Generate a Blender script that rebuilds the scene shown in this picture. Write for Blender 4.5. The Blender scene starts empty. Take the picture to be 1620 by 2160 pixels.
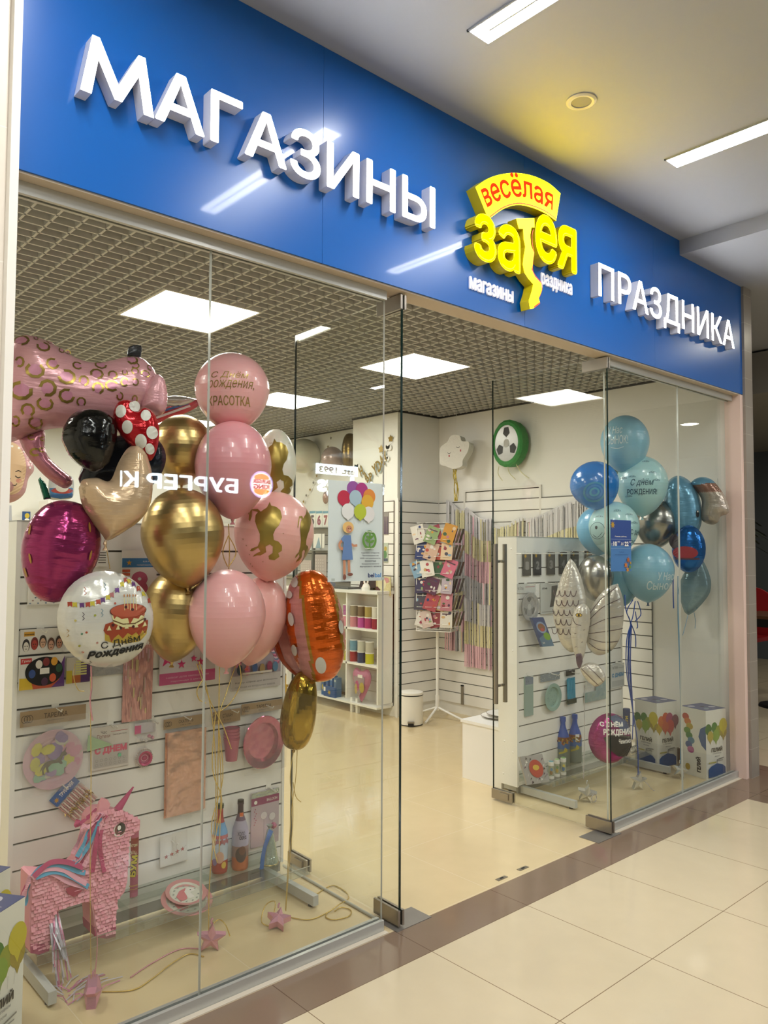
import bpy, bmesh, math, random
from mathutils import Vector, Matrix
from mathutils.geometry import delaunay_2d_cdt
random.seed(7)
S = bpy.context.scene
COL = S.collection
PI = math.pi
# ------------------------------------------------------------------ camera, world, exposure
FPX = 1642.6
CAM = Vector((-2.23227, -2.1998, 1.56897))
RR = ((0.7448355, -0.6672306, 0.00483095), (0.03602922, 0.03298809, -0.99880613), (0.66627464, 0.74412037, 0.04861051))
cam = bpy.data.cameras.new('camera'); cam_o = bpy.data.objects.new('camera', cam); COL.objects.link(cam_o)
cam.sensor_fit = 'VERTICAL'; cam.sensor_height = 36.0; cam.lens = FPX * 36.0 / 2160.0
cam.clip_start = 0.02; cam.clip_end = 100
cam_o.matrix_world = Matrix(((RR[0][0], -RR[1][0], -RR[2][0], CAM.x), (RR[0][1], -RR[1][1], -RR[2][1], CAM.y), (RR[0][2], -RR[1][2], -RR[2][2], CAM.z), (0, 0, 0, 1)))
S.camera = cam_o
S.view_settings.view_transform = 'Standard'; S.view_settings.look = 'None'
S.view_settings.gamma = 1.0; S.view_settings.use_curve_mapping = False
S.view_settings.exposure = 0.5
SHOP_E, MALL_E, SIGN_E = 16.5, 42.0, 3.6      # lamp strengths
world = bpy.data.worlds.new('world'); S.world = world; world.use_nodes = True
world.node_tree.nodes['Background'].inputs[0].default_value = (0.97, 0.98, 1, 1)
world.node_tree.nodes['Background'].inputs[1].default_value = 0.28
S.cycles.max_bounces = 10; S.cycles.transparent_max_bounces = 24; S.cycles.glossy_bounces = 5; S.cycles.diffuse_bounces = 4
S.cycles.caustics_reflective = False; S.cycles.caustics_refractive = False; S.cycles.sample_clamp_indirect = 6

def ray(px, py):
    a, b = (px - 810) / FPX, (py - 1080) / FPX
    return Vector([RR[0][k] * a + RR[1][k] * b + RR[2][k] for k in range(3)])
def at(px, py, Y):
    d = ray(px, py); return CAM + d * ((Y - CAM.y) / d.y)
def atx(px, py, X):
    d = ray(px, py); return CAM + d * ((X - CAM.x) / d.x)
def atz(px, py, Z=0.0):
    d = ray(px, py); return CAM + d * ((Z - CAM.z) / d.z)
# ------------------------------------------------------------------ materials
def lin(h):
    if isinstance(h, str):
        c = [int(h[i:i + 2], 16) / 255 for i in (0, 2, 4)]
        return tuple((x / 12.92 if x <= 0.04045 else ((x + 0.055) / 1.055) ** 2.4) for x in c)
    return h
MC = {}
def mat(name, col, rough=0.5, metal=0.0, emit=0.0, coat=0.0, sss=0.0, bump=None, spec=0.5, alpha=None, vary=0.0, ecol=None):
    if name in MC: return MC[name]
    m = bpy.data.materials.new(name); m.use_nodes = True; nt = m.node_tree; b = nt.nodes['Principled BSDF']
    c = lin(col); b.inputs['Base Color'].default_value = (*c, 1)
    b.inputs['Roughness'].default_value = rough; b.inputs['Metallic'].default_value = metal
    b.inputs['Specular IOR Level'].default_value = spec
    if coat: b.inputs['Coat Weight'].default_value = coat; b.inputs['Coat Roughness'].default_value = 0.05
    if sss: b.inputs['Subsurface Weight'].default_value = sss; b.inputs['Subsurface Scale'].default_value = 0.05
    if alpha is not None: b.inputs['Alpha'].default_value = alpha
    if emit: b.inputs['Emission Color'].default_value = (*lin(ecol or col), 1); b.inputs['Emission Strength'].default_value = emit
    if vary or bump:
        tc = nt.nodes.new('ShaderNodeTexCoord')
    if vary:
        n = nt.nodes.new('ShaderNodeTexNoise'); n.inputs['Scale'].default_value = 9; n.inputs['Detail'].default_value = 5
        mx = nt.nodes.new('ShaderNodeMix'); mx.data_type = 'RGBA'
        mx.inputs[6].default_value = (*[x * (1 - vary) for x in c], 1); mx.inputs[7].default_value = (*[min(1, x * (1 + vary)) for x in c], 1)
        nt.links.new(tc.outputs['Object'], n.inputs['Vector']); nt.links.new(n.outputs['Fac'], mx.inputs[0]); nt.links.new(mx.outputs[2], b.inputs['Base Color'])
    if bump:
        kind, sc, st = bump
        bp = nt.nodes.new('ShaderNodeBump'); bp.inputs['Strength'].default_value = st; bp.inputs['Distance'].default_value = 0.01
        if kind == 'noise':
            n = nt.nodes.new('ShaderNodeTexNoise'); n.inputs['Scale'].default_value = sc; n.inputs['Detail'].default_value = 3
            nt.links.new(tc.outputs['Object'], n.inputs['Vector'])
        elif kind == 'crease':   # stretched wrinkles, longer across than up
            mp = nt.nodes.new('ShaderNodeMapping'); mp.inputs['Scale'].default_value = (0.22, 0.22, 1.0)
            n = nt.nodes.new('ShaderNodeTexNoise'); n.inputs['Scale'].default_value = sc; n.inputs['Detail'].default_value = 4
            nt.links.new(tc.outputs['Object'], mp.inputs['Vector']); nt.links.new(mp.outputs[0], n.inputs['Vector'])
        else:
            mp = nt.nodes.new('ShaderNodeMapping'); mp.inputs['Scale'].default_value = (1.0, 1.0, 0.12)
            n = nt.nodes.new('ShaderNodeTexNoise'); n.inputs['Scale'].default_value = sc; n.inputs['Detail'].default_value = 2
            nt.links.new(tc.outputs['Object'], mp.inputs['Vector']); nt.links.new(mp.outputs[0], n.inputs['Vector'])
        nt.links.new(n.outputs['Fac'], bp.inputs['Height']); nt.links.new(bp.outputs[0], b.inputs['Normal'])
    MC[name] = m; return m
def pm(col):                     # printed / paper colour
    return mat('print_' + col, col, 0.45)
def plast(col): return mat('plastic_' + col, col, 0.3)
def foil(col, rough=0.14, metal=0.75, bump=('crease', 34, 0.55)): return mat('foil_%s_%s' % (col, bump[0]), col, rough, metal, bump=bump)
def latex(col, rough=0.28): return mat('latex_' + col, col, rough, 0, coat=0.35, sss=0.12)
def chrome(col, rough=0.22): return mat('chrome_' + col, col, rough, 0.92)
def emis(name, col, st): return mat(name, col, 0.5, emit=st)
def glassy(name, tint, refl=1.0, rough=0.0, op=0.0, opcol=(1, 1, 1)):
    if name in MC: return MC[name]
    m = bpy.data.materials.new(name); m.use_nodes = True; nt = m.node_tree; nt.nodes.clear(); N = nt.nodes.new; L = nt.links.new
    out = N('ShaderNodeOutputMaterial'); tr = N('ShaderNodeBsdfTransparent'); tr.inputs[0].default_value = (*tint, 1)
    gl = N('ShaderNodeBsdfGlossy'); gl.inputs['Roughness'].default_value = rough; gl.inputs[0].default_value = (refl, refl, refl, 1)
    ge = N('ShaderNodeNewGeometry'); dp = N('ShaderNodeVectorMath'); dp.operation = 'DOT_PRODUCT'
    L(ge.outputs['Incoming'], dp.inputs[0]); L(ge.outputs['Normal'], dp.inputs[1])
    def mth(op, a, b=None):
        n = N('ShaderNodeMath'); n.operation = op
        for i, x in enumerate((a, b)):
            if x is None: continue
            if isinstance(x, (int, float)): n.inputs[i].default_value = x
            else: L(x, n.inputs[i])
        return n.outputs[0]
    ab = mth('ABSOLUTE', dp.outputs['Value']); om = mth('SUBTRACT', 1.0, ab); p5 = mth('POWER', om, 5.0)
    f = mth('ADD', mth('MULTIPLY', p5, 0.95), 0.034)
    mx = N('ShaderNodeMixShader'); L(f, mx.inputs[0]); L(tr.outputs[0], mx.inputs[1]); L(gl.outputs[0], mx.inputs[2])
    last = mx.outputs[0]
    if op:
        df = N('ShaderNodeBsdfPrincipled'); df.inputs['Base Color'].default_value = (*opcol, 1); df.inputs['Roughness'].default_value = 0.2
        m2 = N('ShaderNodeMixShader'); m2.inputs[0].default_value = op; L(last, m2.inputs[1]); L(df.outputs[0], m2.inputs[2]); last = m2.outputs[0]
    L(last, out.inputs[0]); MC[name] = m; return m
GLASS = glassy('shop_glass', (0.975, 0.985, 0.968))
CELLO = glassy('cellophane', (0.95, 0.95, 0.95), op=0.10)
ACRYL = glassy('acrylic', (0.93, 0.95, 0.94), op=0.015)
EDGE = mat('glass_edge', '05201c', 0.1); EDGE2 = mat('pane_edge', 'd0d3ca', 0.15)
WHITE = mat('white_paint', 'f0eee6', 0.55, vary=0.02)
WPLAST = mat('white_laminate', 'f3f1ea', 0.35)
ALU = mat('aluminium', 'b4b5ad', 0.35, 0.75)
STEEL = mat('brushed_steel', 'a39c90', 0.3, 0.9)
GREY = mat('grey_powder_coat', 'b9bab4', 0.45)
PAPER = pm('eeebe2'); BLACK = pm('141414')
# ------------------------------------------------------------------ mesh building
WORLD = {}
class MB:
    def __init__(s): s.v = []; s.f = []; s.m = []; s.sm = []; s.mats = []
    def mi(s, m):
        if m not in s.mats: s.mats.append(m)
        return s.mats.index(m)
    def add(s, vs, fs, m, smooth=False):
        b = len(s.v); i = s.mi(m); s.v += [Vector(p) for p in vs]
        for f in fs: s.f.append([b + k for k in f]); s.m.append(i); s.sm.append(smooth)
    def box(s, a, b, m, ms=None):
        x0, y0, z0 = a; x1, y1, z1 = b
        vs = [(x0, y0, z0), (x1, y0, z0), (x1, y1, z0), (x0, y1, z0), (x0, y0, z1), (x1, y0, z1), (x1, y1, z1), (x0, y1, z1)]
        fs = [(0, 3, 2, 1), (4, 5, 6, 7), (0, 1, 5, 4), (2, 3, 7, 6), (1, 2, 6, 5), (0, 4, 7, 3)]   # -z +z -y +y +x -x
        for i, f in enumerate(fs): s.add(vs, [f], (ms or {}).get(i, m))
        return s
    def obox(s, c, u, v, w, m, front=None):     # centre and three half vectors; front = +w face
        c, u, v, w = map(Vector, (c, u, v, w))
        vs = [c + u * a + v * b + w * d for d in (-1, 1) for a, b in ((-1, -1), (1, -1), (1, 1), (-1, 1))]
        fs = [(0, 3, 2, 1), (4, 5, 6, 7), (0, 1, 5, 4), (1, 2, 6, 5), (2, 3, 7, 6), (3, 0, 4, 7)]
        s.add(vs, fs[:1] + fs[2:], m); s.add(vs, fs[1:2], front or m); return s
    def tube(s, pts, r, m, n=8, caps=True, smooth=True, closed=False):
        pts = [Vector(p) for p in pts]; k = len(pts); rs = r if isinstance(r, (list, tuple)) else [r] * k
        vs = []; prev = None
        for i, p in enumerate(pts):
            if closed: t = pts[(i + 1) % k] - pts[i - 1]
            else: t = (pts[min(i + 1, k - 1)] - pts[max(i - 1, 0)])
            if t.length < 1e-9: t = Vector((0, 0, 1))
            t.normalize()
            if prev is None:
                a = Vector((0, 0, 1)) if abs(t.z) < 0.9 else Vector((1, 0, 0))
                nn = t.cross(a).normalized()
            else:
                nn = prev - t * prev.dot(t)
                nn = nn.normalized() if nn.length > 1e-6 else t.orthogonal().normalized()
            prev = nn; bb = t.cross(nn)
            vs += [p + (nn * math.cos(2 * PI * j / n) + bb * math.sin(2 * PI * j / n)) * rs[i] for j in range(n)]
        fs = [(i * n + j, i * n + (j + 1) % n, ((i + 1) % k) * n + (j + 1) % n, ((i + 1) % k) * n + j) for i in range(k if closed else k - 1) for j in range(n)]
        s.add(vs, fs, m, smooth)
        if caps and not closed: s.add(vs, [tuple(range(n))[::-1], tuple((k - 1) * n + j for j in range(n))], m)
        return s
    def lathe(s, prof, c, m, n=24, axis=None, smooth=True, mfun=None, rfun=None, cap=True):
        c = Vector(c); M = axis or Matrix.Identity(3); k = len(prof); vs = []
        for i, (r, z) in enumerate(prof):
            for j in range(n):
                a = 2 * PI * j / n; q = r * (rfun(a, z) if rfun else 1)
                vs.append(c + M @ Vector((q * math.cos(a), q * math.sin(a), z)))
        for i in range(k - 1):
            mm = mfun(i) if mfun else m
            s.add(vs, [(i * n + j, i * n + (j + 1) % n, (i + 1) * n + (j + 1) % n, (i + 1) * n + j) for j in range(n)], mm, smooth)
        for i in (0, k - 1):
            if cap and prof[i][0] > 1e-5: s.add(vs[i * n:(i + 1) * n], [tuple(range(n))], mfun(min(i, k - 2)) if mfun else m)
        return s
    def ribbon(s, pts, w, m, up=None):       # flat strip; up = width direction (vector or list)
        pts = [Vector(p) for p in pts]; vs = []
        for i, p in enumerate(pts):
            t = (pts[min(i + 1, len(pts) - 1)] - pts[max(i - 1, 0)]).normalized()
            if up is None: a = math.sin(i * 0.9) * 0.8; d = Vector((math.cos(a), math.sin(a), 0)); d = (d - t * d.dot(t))
            else: d = Vector(up[i] if isinstance(up, list) else up); d = d - t * d.dot(t)
            d = d.normalized() if d.length > 1e-6 else t.orthogonal().normalized()
            vs += [p - d * w / 2, p + d * w / 2]
        s.add(vs, [(2 * i, 2 * i + 1, 2 * i + 3, 2 * i + 2) for i in range(len(pts) - 1)], m); return s
    def prism(s, poly, mf, h0, h1, mfront, mside=None):   # polygon in (u,v); mf(u,v,h) -> point
        poly = clean(poly); tri, vv = fill(poly)
        s.add([mf(u, v, h1) for u, v in vv], tri, mfront); s.add([mf(u, v, h0) for u, v in vv], [t[::-1] for t in tri], mside or mfront)
        k = len(poly); a = [mf(u, v, h0) for u, v in poly] + [mf(u, v, h1) for u, v in poly]
        s.add(a, [(i, (i + 1) % k, k + (i + 1) % k, k + i) for i in range(k)], mside or mfront); return s
    def build(s, name, parent=None, bevel=0, origin=None):
        o_ = Vector(origin) if origin is not None else None
        if parent is not None: base = WORLD[parent.name]
        elif o_ is not None: base = o_
        else:
            lo = [min(p[i] for p in s.v) for i in range(3)]; hi = [max(p[i] for p in s.v) for i in range(3)]
            base = Vector(((lo[0] + hi[0]) / 2, (lo[1] + hi[1]) / 2, lo[2]))
        me = bpy.data.meshes.new(name); me.from_pydata([p - base for p in s.v], [], s.f)
        for m in s.mats: me.materials.append(m)
        me.polygons.foreach_set('material_index', s.m); me.polygons.foreach_set('use_smooth', s.sm); me.update()
        ob = bpy.data.objects.new(name, me); COL.objects.link(ob)
        if parent is None: ob.location = base
        else: ob.parent = parent
        WORLD[ob.name] = base.copy()
        if bevel:
            b = ob.modifiers.new('bevel', 'BEVEL'); b.width = bevel; b.segments = 2; b.limit_method = 'ANGLE'; b.angle_limit = 0.7
        return ob
def clean(poly):
    out = []
    for p in poly:
        if not out or (abs(p[0] - out[-1][0]) + abs(p[1] - out[-1][1])) > 1e-6: out.append(tuple(p))
    if len(out) > 2 and abs(out[0][0] - out[-1][0]) + abs(out[0][1] - out[-1][1]) < 1e-6: out.pop()
    a = sum(out[i - 1][0] * out[i][1] - out[i][0] * out[i - 1][1] for i in range(len(out)))
    return out if a > 0 else out[::-1]
def inside(p, poly):
    x, y = p; r = False; j = len(poly) - 1
    for i in range(len(poly)):
        xi, yi = poly[i]; xj, yj = poly[j]
        if (yi > y) != (yj > y) and x < (xj - xi) * (y - yi) / (yj - yi) + xi: r = not r
        j = i
    return r
def fill(poly, extra=()):
    vs = [Vector(p) for p in poly] + [Vector(p) for p in extra]; k = len(poly)
    v2, e2, f2, *_ = delaunay_2d_cdt(vs, [(i, (i + 1) % k) for i in range(k)], [], 0, 1e-7)
    vv = [tuple(p) for p in v2]; tri = []
    for f in f2:
        f = list(f); c = (sum(vv[i][0] for i in f) / len(f), sum(vv[i][1] for i in f) / len(f))
        if inside(c, poly):
            a = sum(vv[f[i - 1]][0] * vv[f[i]][1] - vv[f[i]][0] * vv[f[i - 1]][1] for i in range(len(f)))
            tri.append(tuple(f if a > 0 else f[::-1]))
    return tri, vv
_tc = {}
def text2d(s, bold=0.0, shear=0.0):
    key = (s, bold, shear)
    if key in _tc: return _tc[key]
    cu = bpy.data.curves.new('t', 'FONT'); cu.body = s; cu.size = 1; cu.shear = shear; cu.resolution_u = 3; cu.fill_mode = 'NONE'
    ob = bpy.data.objects.new('t', cu); COL.objects.link(ob)
    me = bpy.data.meshes.new_from_object(ob.evaluated_get(bpy.context.evaluated_depsgraph_get()))
    pv = [(v.co.x, v.co.y) for v in me.vertices]; es = [tuple(e.vertices) for e in me.edges]
    bpy.data.objects.remove(ob); bpy.data.curves.remove(cu); bpy.data.meshes.remove(me)
    nb = {}
    for i, j in es: nb.setdefault(i, []).append(j); nb.setdefault(j, []).append(i)
    loops, seen = [], set()
    for i in sorted(nb):
        if i in seen: continue
        lp, c, prev = [i], i, None; seen.add(i)
        while True:
            n = [k for k in nb[c] if k != prev and k not in seen]
            if not n: break
            k = c + 1 if c + 1 in n else n[0]; lp.append(k); seen.add(k); prev, c = c, k
        loops.append([pv[k] for k in lp])
    def wind(x, y):
        w = 0
        for L in loops:
            for k in range(len(L)):
                (x0, y0), (x1, y1) = L[k - 1], L[k]
                if (y0 > y) != (y1 > y) and x < (x1 - x0) * (y - y0) / (y1 - y0) + x0: w += 1 if y1 > y0 else -1
        return w
    pts, ce = [], []
    for L in loops:
        b0 = len(pts); pts += [Vector(q) for q in L]; ce += [(b0 + k, b0 + (k + 1) % len(L)) for k in range(len(L))]
    vs, out = [], []
    if pts:
        v2, _e, f2, *_ = delaunay_2d_cdt(pts, ce, [], 0, 1e-6); vs = [tuple(q) for q in v2]
        for f in f2:
            f = list(f); cx, cy = sum(vs[i][0] for i in f) / len(f), sum(vs[i][1] for i in f) / len(f)
            if wind(cx, cy) != 0:
                ar = sum(vs[f[i - 1]][0] * vs[f[i]][1] - vs[f[i]][0] * vs[f[i - 1]][1] for i in range(len(f))); out.append(tuple(f if ar > 0 else f[::-1]))
    use = sorted({i for f in out for i in f}); rm = {q: i for i, q in enumerate(use)}; vs = [vs[q] for q in use]; out = [tuple(rm[i] for i in f) for f in out]
    if bold:      # heavier weight: the outline laid over itself, shifted a little each way
        n = len(vs); bv, bf = list(vs), list(out)
        for i, (dx, dy) in enumerate(((1, 0), (0.7, 0.7), (0, 1), (-0.7, 0.7), (-1, 0), (-0.7, -0.7), (0, -1), (0.7, -0.7))):
            bv += [(x + dx * bold, y + dy * bold) for x, y in vs]; bf += [tuple(k + n * (i + 1) for k in f) for f in out]
        vs, out = bv, bf
    _tc[key] = (vs, out); return vs, out
class Dec:          # flat shapes printed on a surface: mf(u,v,h) -> point, in layers
    def __init__(s, mb, mf, step=None, lay=0.0002): s.mb, s.mf, s.step, s.lay, s.n = mb, mf, step, lay, 0
    def tris(s, vv, tri, m, layer=None):
        if layer is None: s.n += 1; layer = s.n
        tri = [t for f in tri for t in ([f] if len(f) == 3 else [(f[0], f[i], f[i + 1]) for i in range(1, len(f) - 1)])]
        if s.step:
            vv = list(vv)
            for _ in range(5):
                new = []; again = False; mid = {}
                def md(a, b):
                    k = (min(a, b), max(a, b))
                    if k not in mid: vv.append(((vv[a][0] + vv[b][0]) / 2, (vv[a][1] + vv[b][1]) / 2)); mid[k] = len(vv) - 1
                    return mid[k]
                for a, b, c in tri:
                    L = max(math.dist(vv[a], vv[b]), math.dist(vv[b], vv[c]), math.dist(vv[a], vv[c]))
                    if L > s.step:
                        x, y, z = md(a, b), md(b, c), md(c, a); new += [(a, x, z), (x, b, y), (z, y, c), (x, y, z)]; again = True
                    else: new.append((a, b, c))
                tri = new
                if not again: break
        s.mb.add([s.mf(u, v, layer * s.lay) for u, v in vv], tri, m, bool(s.step)); return s
    def poly(s, p, m, layer=None):
        tri, vv = fill(clean(p)); return s.tris(vv, tri, m, layer)
    def rect(s, u0, v0, u1, v1, m, layer=None): return s.tris([(u0, v0), (u1, v0), (u1, v1), (u0, v1)], [(0, 1, 2), (0, 2, 3)], m, layer)
    def ell(s, cu, cv, ru, rv, m, layer=None, n=20, rot=0.0):
        c, q = math.cos(rot), math.sin(rot)
        P = [(cu + ru * math.cos(a) * c - rv * math.sin(a) * q, cv + ru * math.cos(a) * q + rv * math.sin(a) * c) for a in [2 * PI * i / n for i in range(n)]]
        return s.tris([(cu, cv)] + P, [(0, i + 1, (i + 1) % n + 1) for i in range(n)], m, layer)
    def ring(s, cu, cv, ru, rv, w, m, layer=None, n=24, a0=0, a1=2 * PI):
        A = [a0 + (a1 - a0) * i / n for i in range(n + 1)]
        P = [(cu + ru * math.cos(a), cv + rv * math.sin(a)) for a in A] + [(cu + (ru - w) * math.cos(a), cv + (rv - w) * math.sin(a)) for a in A]
        return s.tris(P, [(i, i + 1, n + 2 + i, n + 1 + i) for i in range(n)], m, layer)
    def line(s, pts, w, m, layer=None):
        P = []; k = len(pts)
        for i in range(k):
            a, b = pts[max(i - 1, 0)], pts[min(i + 1, k - 1)]; dx, dy = b[0] - a[0], b[1] - a[1]; L = math.hypot(dx, dy) or 1
            P.append((pts[i][0] - dy / L * w / 2, pts[i][1] + dx / L * w / 2)); P.append((pts[i][0] + dy / L * w / 2, pts[i][1] - dx / L * w / 2))
        return s.tris(P, [(2 * i + 1, 2 * i + 3, 2 * i + 2, 2 * i) for i in range(k - 1)], m, layer)
    def star(s, cu, cv, r, m, layer=None, n=5, q=0.42, rot=PI / 2):
        return s.poly([(cu + (r if i % 2 == 0 else r * q) * math.cos(rot + i * PI / n), cv + (r if i % 2 == 0 else r * q) * math.sin(rot + i * PI / n)) for i in range(2 * n)], m, layer)
    def text(s, t, u0, v0, w, h, m, layer=None, bold=0.0, shear=0.0, rot=0.0, bend=None):   # fit into a box whose lower left is u0,v0
        vs, fs = text2d(t, bold, shear)
        if not vs: return s
        x0 = min(p[0] for p in vs); x1 = max(p[0] for p in vs); y0 = min(p[1] for p in vs); y1 = max(p[1] for p in vs)
        kx = w / (x1 - x0); ky = (h / (y1 - y0)) if h else kx
        P = [((x - x0) * kx, (y - y0) * ky) for x, y in vs]
        if bend: P = [bend(x, y) for x, y in P]
        c, q = math.cos(rot), math.sin(rot)
        V = [(u0 + x * c - y * q, v0 + x * q + y * c) for x, y in P]
        if not bold: return s.tris(V, fs, m, layer)
        if layer is None: s.n += 1; layer = s.n
        n, k = len(V) // 9, len(fs) // 9       # each shifted copy a hair above the last
        for i in range(9): s.tris(V[i * n:(i + 1) * n], [tuple(j - i * n for j in f) for f in fs[i * k:(i + 1) * k]], m, layer + 0.09 * i)
        return s
def planar(o, U, V, N=None):
    o, U, V = Vector(o), Vector(U), Vector(V); N = Vector(N) if N is not None else U.cross(V).normalized()
    return lambda u, v, h: o + U * u + V * v + N * h
def facing_y(o): return planar(o, (1, 0, 0), (0, 0, 1), (0, -1, 0))      # looks towards -y
def facing_x(o): return planar(o, (0, -1, 0), (0, 0, 1), (-1, 0, 0))     # looks towards -x
# ------------------------------------------------------------------ objects and tags
def tag(o, label, cat, group=None, kind=None):
    if label: o['label'] = label
    if cat: o['category'] = cat
    if group: o['group'] = group
    if kind: o['kind'] = kind
    return o
def thing(name, label, cat, loc=(0, 0, 0), group=None):
    o = bpy.data.objects.new(name, None); COL.objects.link(o); o.empty_display_size = 0.05
    o.location = loc; WORLD[o.name] = Vector(loc); return tag(o, label, cat, group)
def struct(name, mb, label=None, cat=None, **k):
    o = mb.build(name, origin=(0, 0, 0), **k); o['kind'] = 'structure'
    if label: o['label'] = label
    if cat: o['category'] = cat
    return o
def copy_tree(o, loc, rz, label=None, group=None):
    def rec(a, par):
        c = a.copy(); COL.objects.link(c); c.parent = par
        for ch in list(a.children): rec(ch, c)
        return c
    c = rec(o, None); c.location = loc; c.rotation_euler = (0, 0, rz)
    if label: c['label'] = label
    if group: c['group'] = group
    return c
# ================================================================== THE SETTING
GY = 0.265                      # plane of the glass front
def tile_mat(name, col, grout, ox=0.0, oy=0.0, size=0.6, rough=0.09, gw=0.0035, vary=0.05):
    m = mat(name, col, rough, vary=vary); nt = m.node_tree; b = nt.nodes['Principled BSDF']
    base = b.inputs['Base Color'].links[0].from_socket
    tc = nt.nodes.new('ShaderNodeTexCoord'); mp = nt.nodes.new('ShaderNodeMapping'); mp.inputs['Location'].default_value = (ox, oy, 0)
    br = nt.nodes.new('ShaderNodeTexBrick'); br.offset = 0; br.inputs['Scale'].default_value = 1
    br.inputs['Brick Width'].default_value = size; br.inputs['Row Height'].default_value = size; br.inputs['Mortar Size'].default_value = gw / 2; br.inputs['Mortar Smooth'].default_value = 0
    nt.links.new(tc.outputs['Object'], mp.inputs[0]); nt.links.new(mp.outputs[0], br.inputs['Vector'])
    mx = nt.nodes.new('ShaderNodeMix'); mx.data_type = 'RGBA'; mx.inputs[7].default_value = (*lin(grout), 1)
    nt.links.new(br.outputs['Fac'], mx.inputs[0]); nt.links.new(base, mx.inputs[6]); nt.links.new(mx.outputs[2], b.inputs['Base Color'])
    return m
MALL_T = tile_mat('mall_tile', 'd2c3a4', '857056', 0, 0.6)
SHOP_T = tile_mat('shop_tile', 'd6c298', 'dfd0ae', 0, 0.375, rough=0.16, gw=0.003)
BROWN_T = tile_mat('brown_tile', '84705e', '5f4b3b', 0, 0.0, rough=0.1)
mb = MB(); mb.box((-7, -9, -0.05), (2.85, 0, 0), MALL_T); mb.box((3.72, -9, -0.05), (10, 3.6, 0), MALL_T); struct('floor', mb)
mb = MB(); mb.box((-7, 0, -0.05), (2.85, 0.217, 0.0), BROWN_T); mb.box((2.85, -9, -0.05), (3.72, 0.217, 0.0), BROWN_T); mb.box((3.42, 0.217, -0.05), (3.72, 3.6, 0.0), BROWN_T); struct('floor_border', mb)
mb = MB(); mb.box((-3.2, 0.217, -0.05), (3.42, 6.6, 0.0), SHOP_T); struct('floor_shop', mb)
# shop walls
mb = MB(); mb.box((3.37, 0.235, 0), (3.42, 3.28, 3.4), WHITE); struct('wall_right', mb)
mb = MB(); mb.box((2.8, 3.23, 0), (3.42, 3.9, 3.4), WHITE); struct('wall_column', mb)
mb = MB(); mb.box((3.15, 3.9, 0), (3.2, 6.6, 3.4), WHITE); struct('wall_right_rear', mb)
mb = MB(); mb.box((-3.2, 6.5, 0), (3.2, 6.6, 3.4), WHITE); struct('wall_back', mb)
mb = MB(); mb.box((-3.3, 0.235, 0), (-3.2, 6.6, 3.4), WHITE); struct('wall_left', mb)
mb = MB(); mb.box((3.353, 0.32, 0), (3.369, 0.93, 0.10), BROWN_T); struct('baseboard_right', mb)
mb = MB(); mb.box((3.17 - 0.035, 3.905, 0), (3.149, 6.49, 0.09), BROWN_T); struct('baseboard_rear', mb)
mb = MB(); mb.box((3.345, 0.33, 0), (3.369, 0.395, 2.63), WPLAST); mb.box((3.34, 0.39, 2.02), (3.369, 0.93, 2.10), WHITE); struct('trim_1', mb, bevel=0.004)
# slatwall cladding: boards with dark grooves between them
SLAT = mat('slatwall_board', 'f0eee7', 0.4); GROOVE = mat('slatwall_groove', '5d5a50', 0.6)
def slats(mb, a, b, z0, z1, n, th=0.016, pitch=0.102, gap=0.008):   # from a to b (x,y); n = outward normal (x,y)
    a, b, n = Vector((*a, 0)), Vector((*b, 0)), Vector((*n, 0)); u = (b - a) / 2; c = (a + b) / 2
    mb.obox(c + n * th * 0.25 + Vector((0, 0, (z0 + z1) / 2)), u, (0, 0, (z1 - z0) / 2), n * th * 0.25, GROOVE)
    z = z0
    while z < z1 - 0.01:
        zt = min(z + pitch - gap, z1); mb.obox(c + n * th * 0.5 + Vector((0, 0, (z + zt) / 2)), u, (0, 0, (zt - z) / 2), n * th * 0.5, SLAT); z += pitch
mb = MB(); slats(mb, (3.369, 3.22), (3.369, 0.93), 0.10, 2.04, (-1, 0)); struct('wall_right_slats', mb)
mb = MB(); slats(mb, (2.81, 3.229), (3.35, 3.229), 0.10, 2.04, (0, -1)); struct('wall_column_slats', mb)
mb = MB(); mb.box((2.785, 3.205, 0), (2.80, 3.235, 2.06), WPLAST); struct('trim_2', mb)
mb = MB(); slats(mb, (2.799, 3.9), (2.799, 3.27), 0.10, 2.04, (-1, 0)); struct('wall_column_side_slats', mb)
mb = MB(); slats(mb, (3.149, 6.4), (3.149, 3.95), 0.10, 1.96, (-1, 0)); struct('wall_rear_slats', mb)
mb = MB(); slats(mb, (-3.1, 6.499), (3.0, 6.499), 0.10, 1.9, (0, -1)); struct('wall_back_slats', mb)
# grille ceiling of the shop: open cells, dark void over it
GRL = mat('grille_blade', 'c6c4bc', 0.45); VOID = mat('ceiling_void', '2a2927', 0.9)
LIGHTS = [(-0.16, 1.77), (1.67, 1.83), (1.73, 3.55), (-1.99, 1.77), (-0.16, 5.3), (1.67, 5.3), (-1.99, 5.3)]
mb = MB(); mb.box((-3.2, 0.3, 3.18), (3.4, 6.6, 3.2), VOID); struct('ceiling_shop_slab', mb)
mb = MB(); cx = -3.172
def blade(x0, y0, x1, y1): mb.box((x0, y0, 2.90), (x1, y1, 2.948), GRL)
k = 0
while cx < 3.36:
    segs = [(0.31, 6.49 if cx < 3.14 else 3.22)] if cx < 2.79 else [(0.31, 3.22)] + ([(3.91, 6.49)] if cx < 3.14 else [])
    for lx, ly in LIGHTS:
        if abs(cx - lx) < 0.297:
            new = []
            for a, b in segs:
                if a < ly - 0.297 and b > ly + 0.297: new += [(a, ly - 0.297), (ly + 0.297, b)]
                else: new.append((a, b))
            segs = new
    for a, b in segs: blade(cx - 0.005, a, cx + 0.005, b)
    cx += 0.1; k += 1
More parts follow.
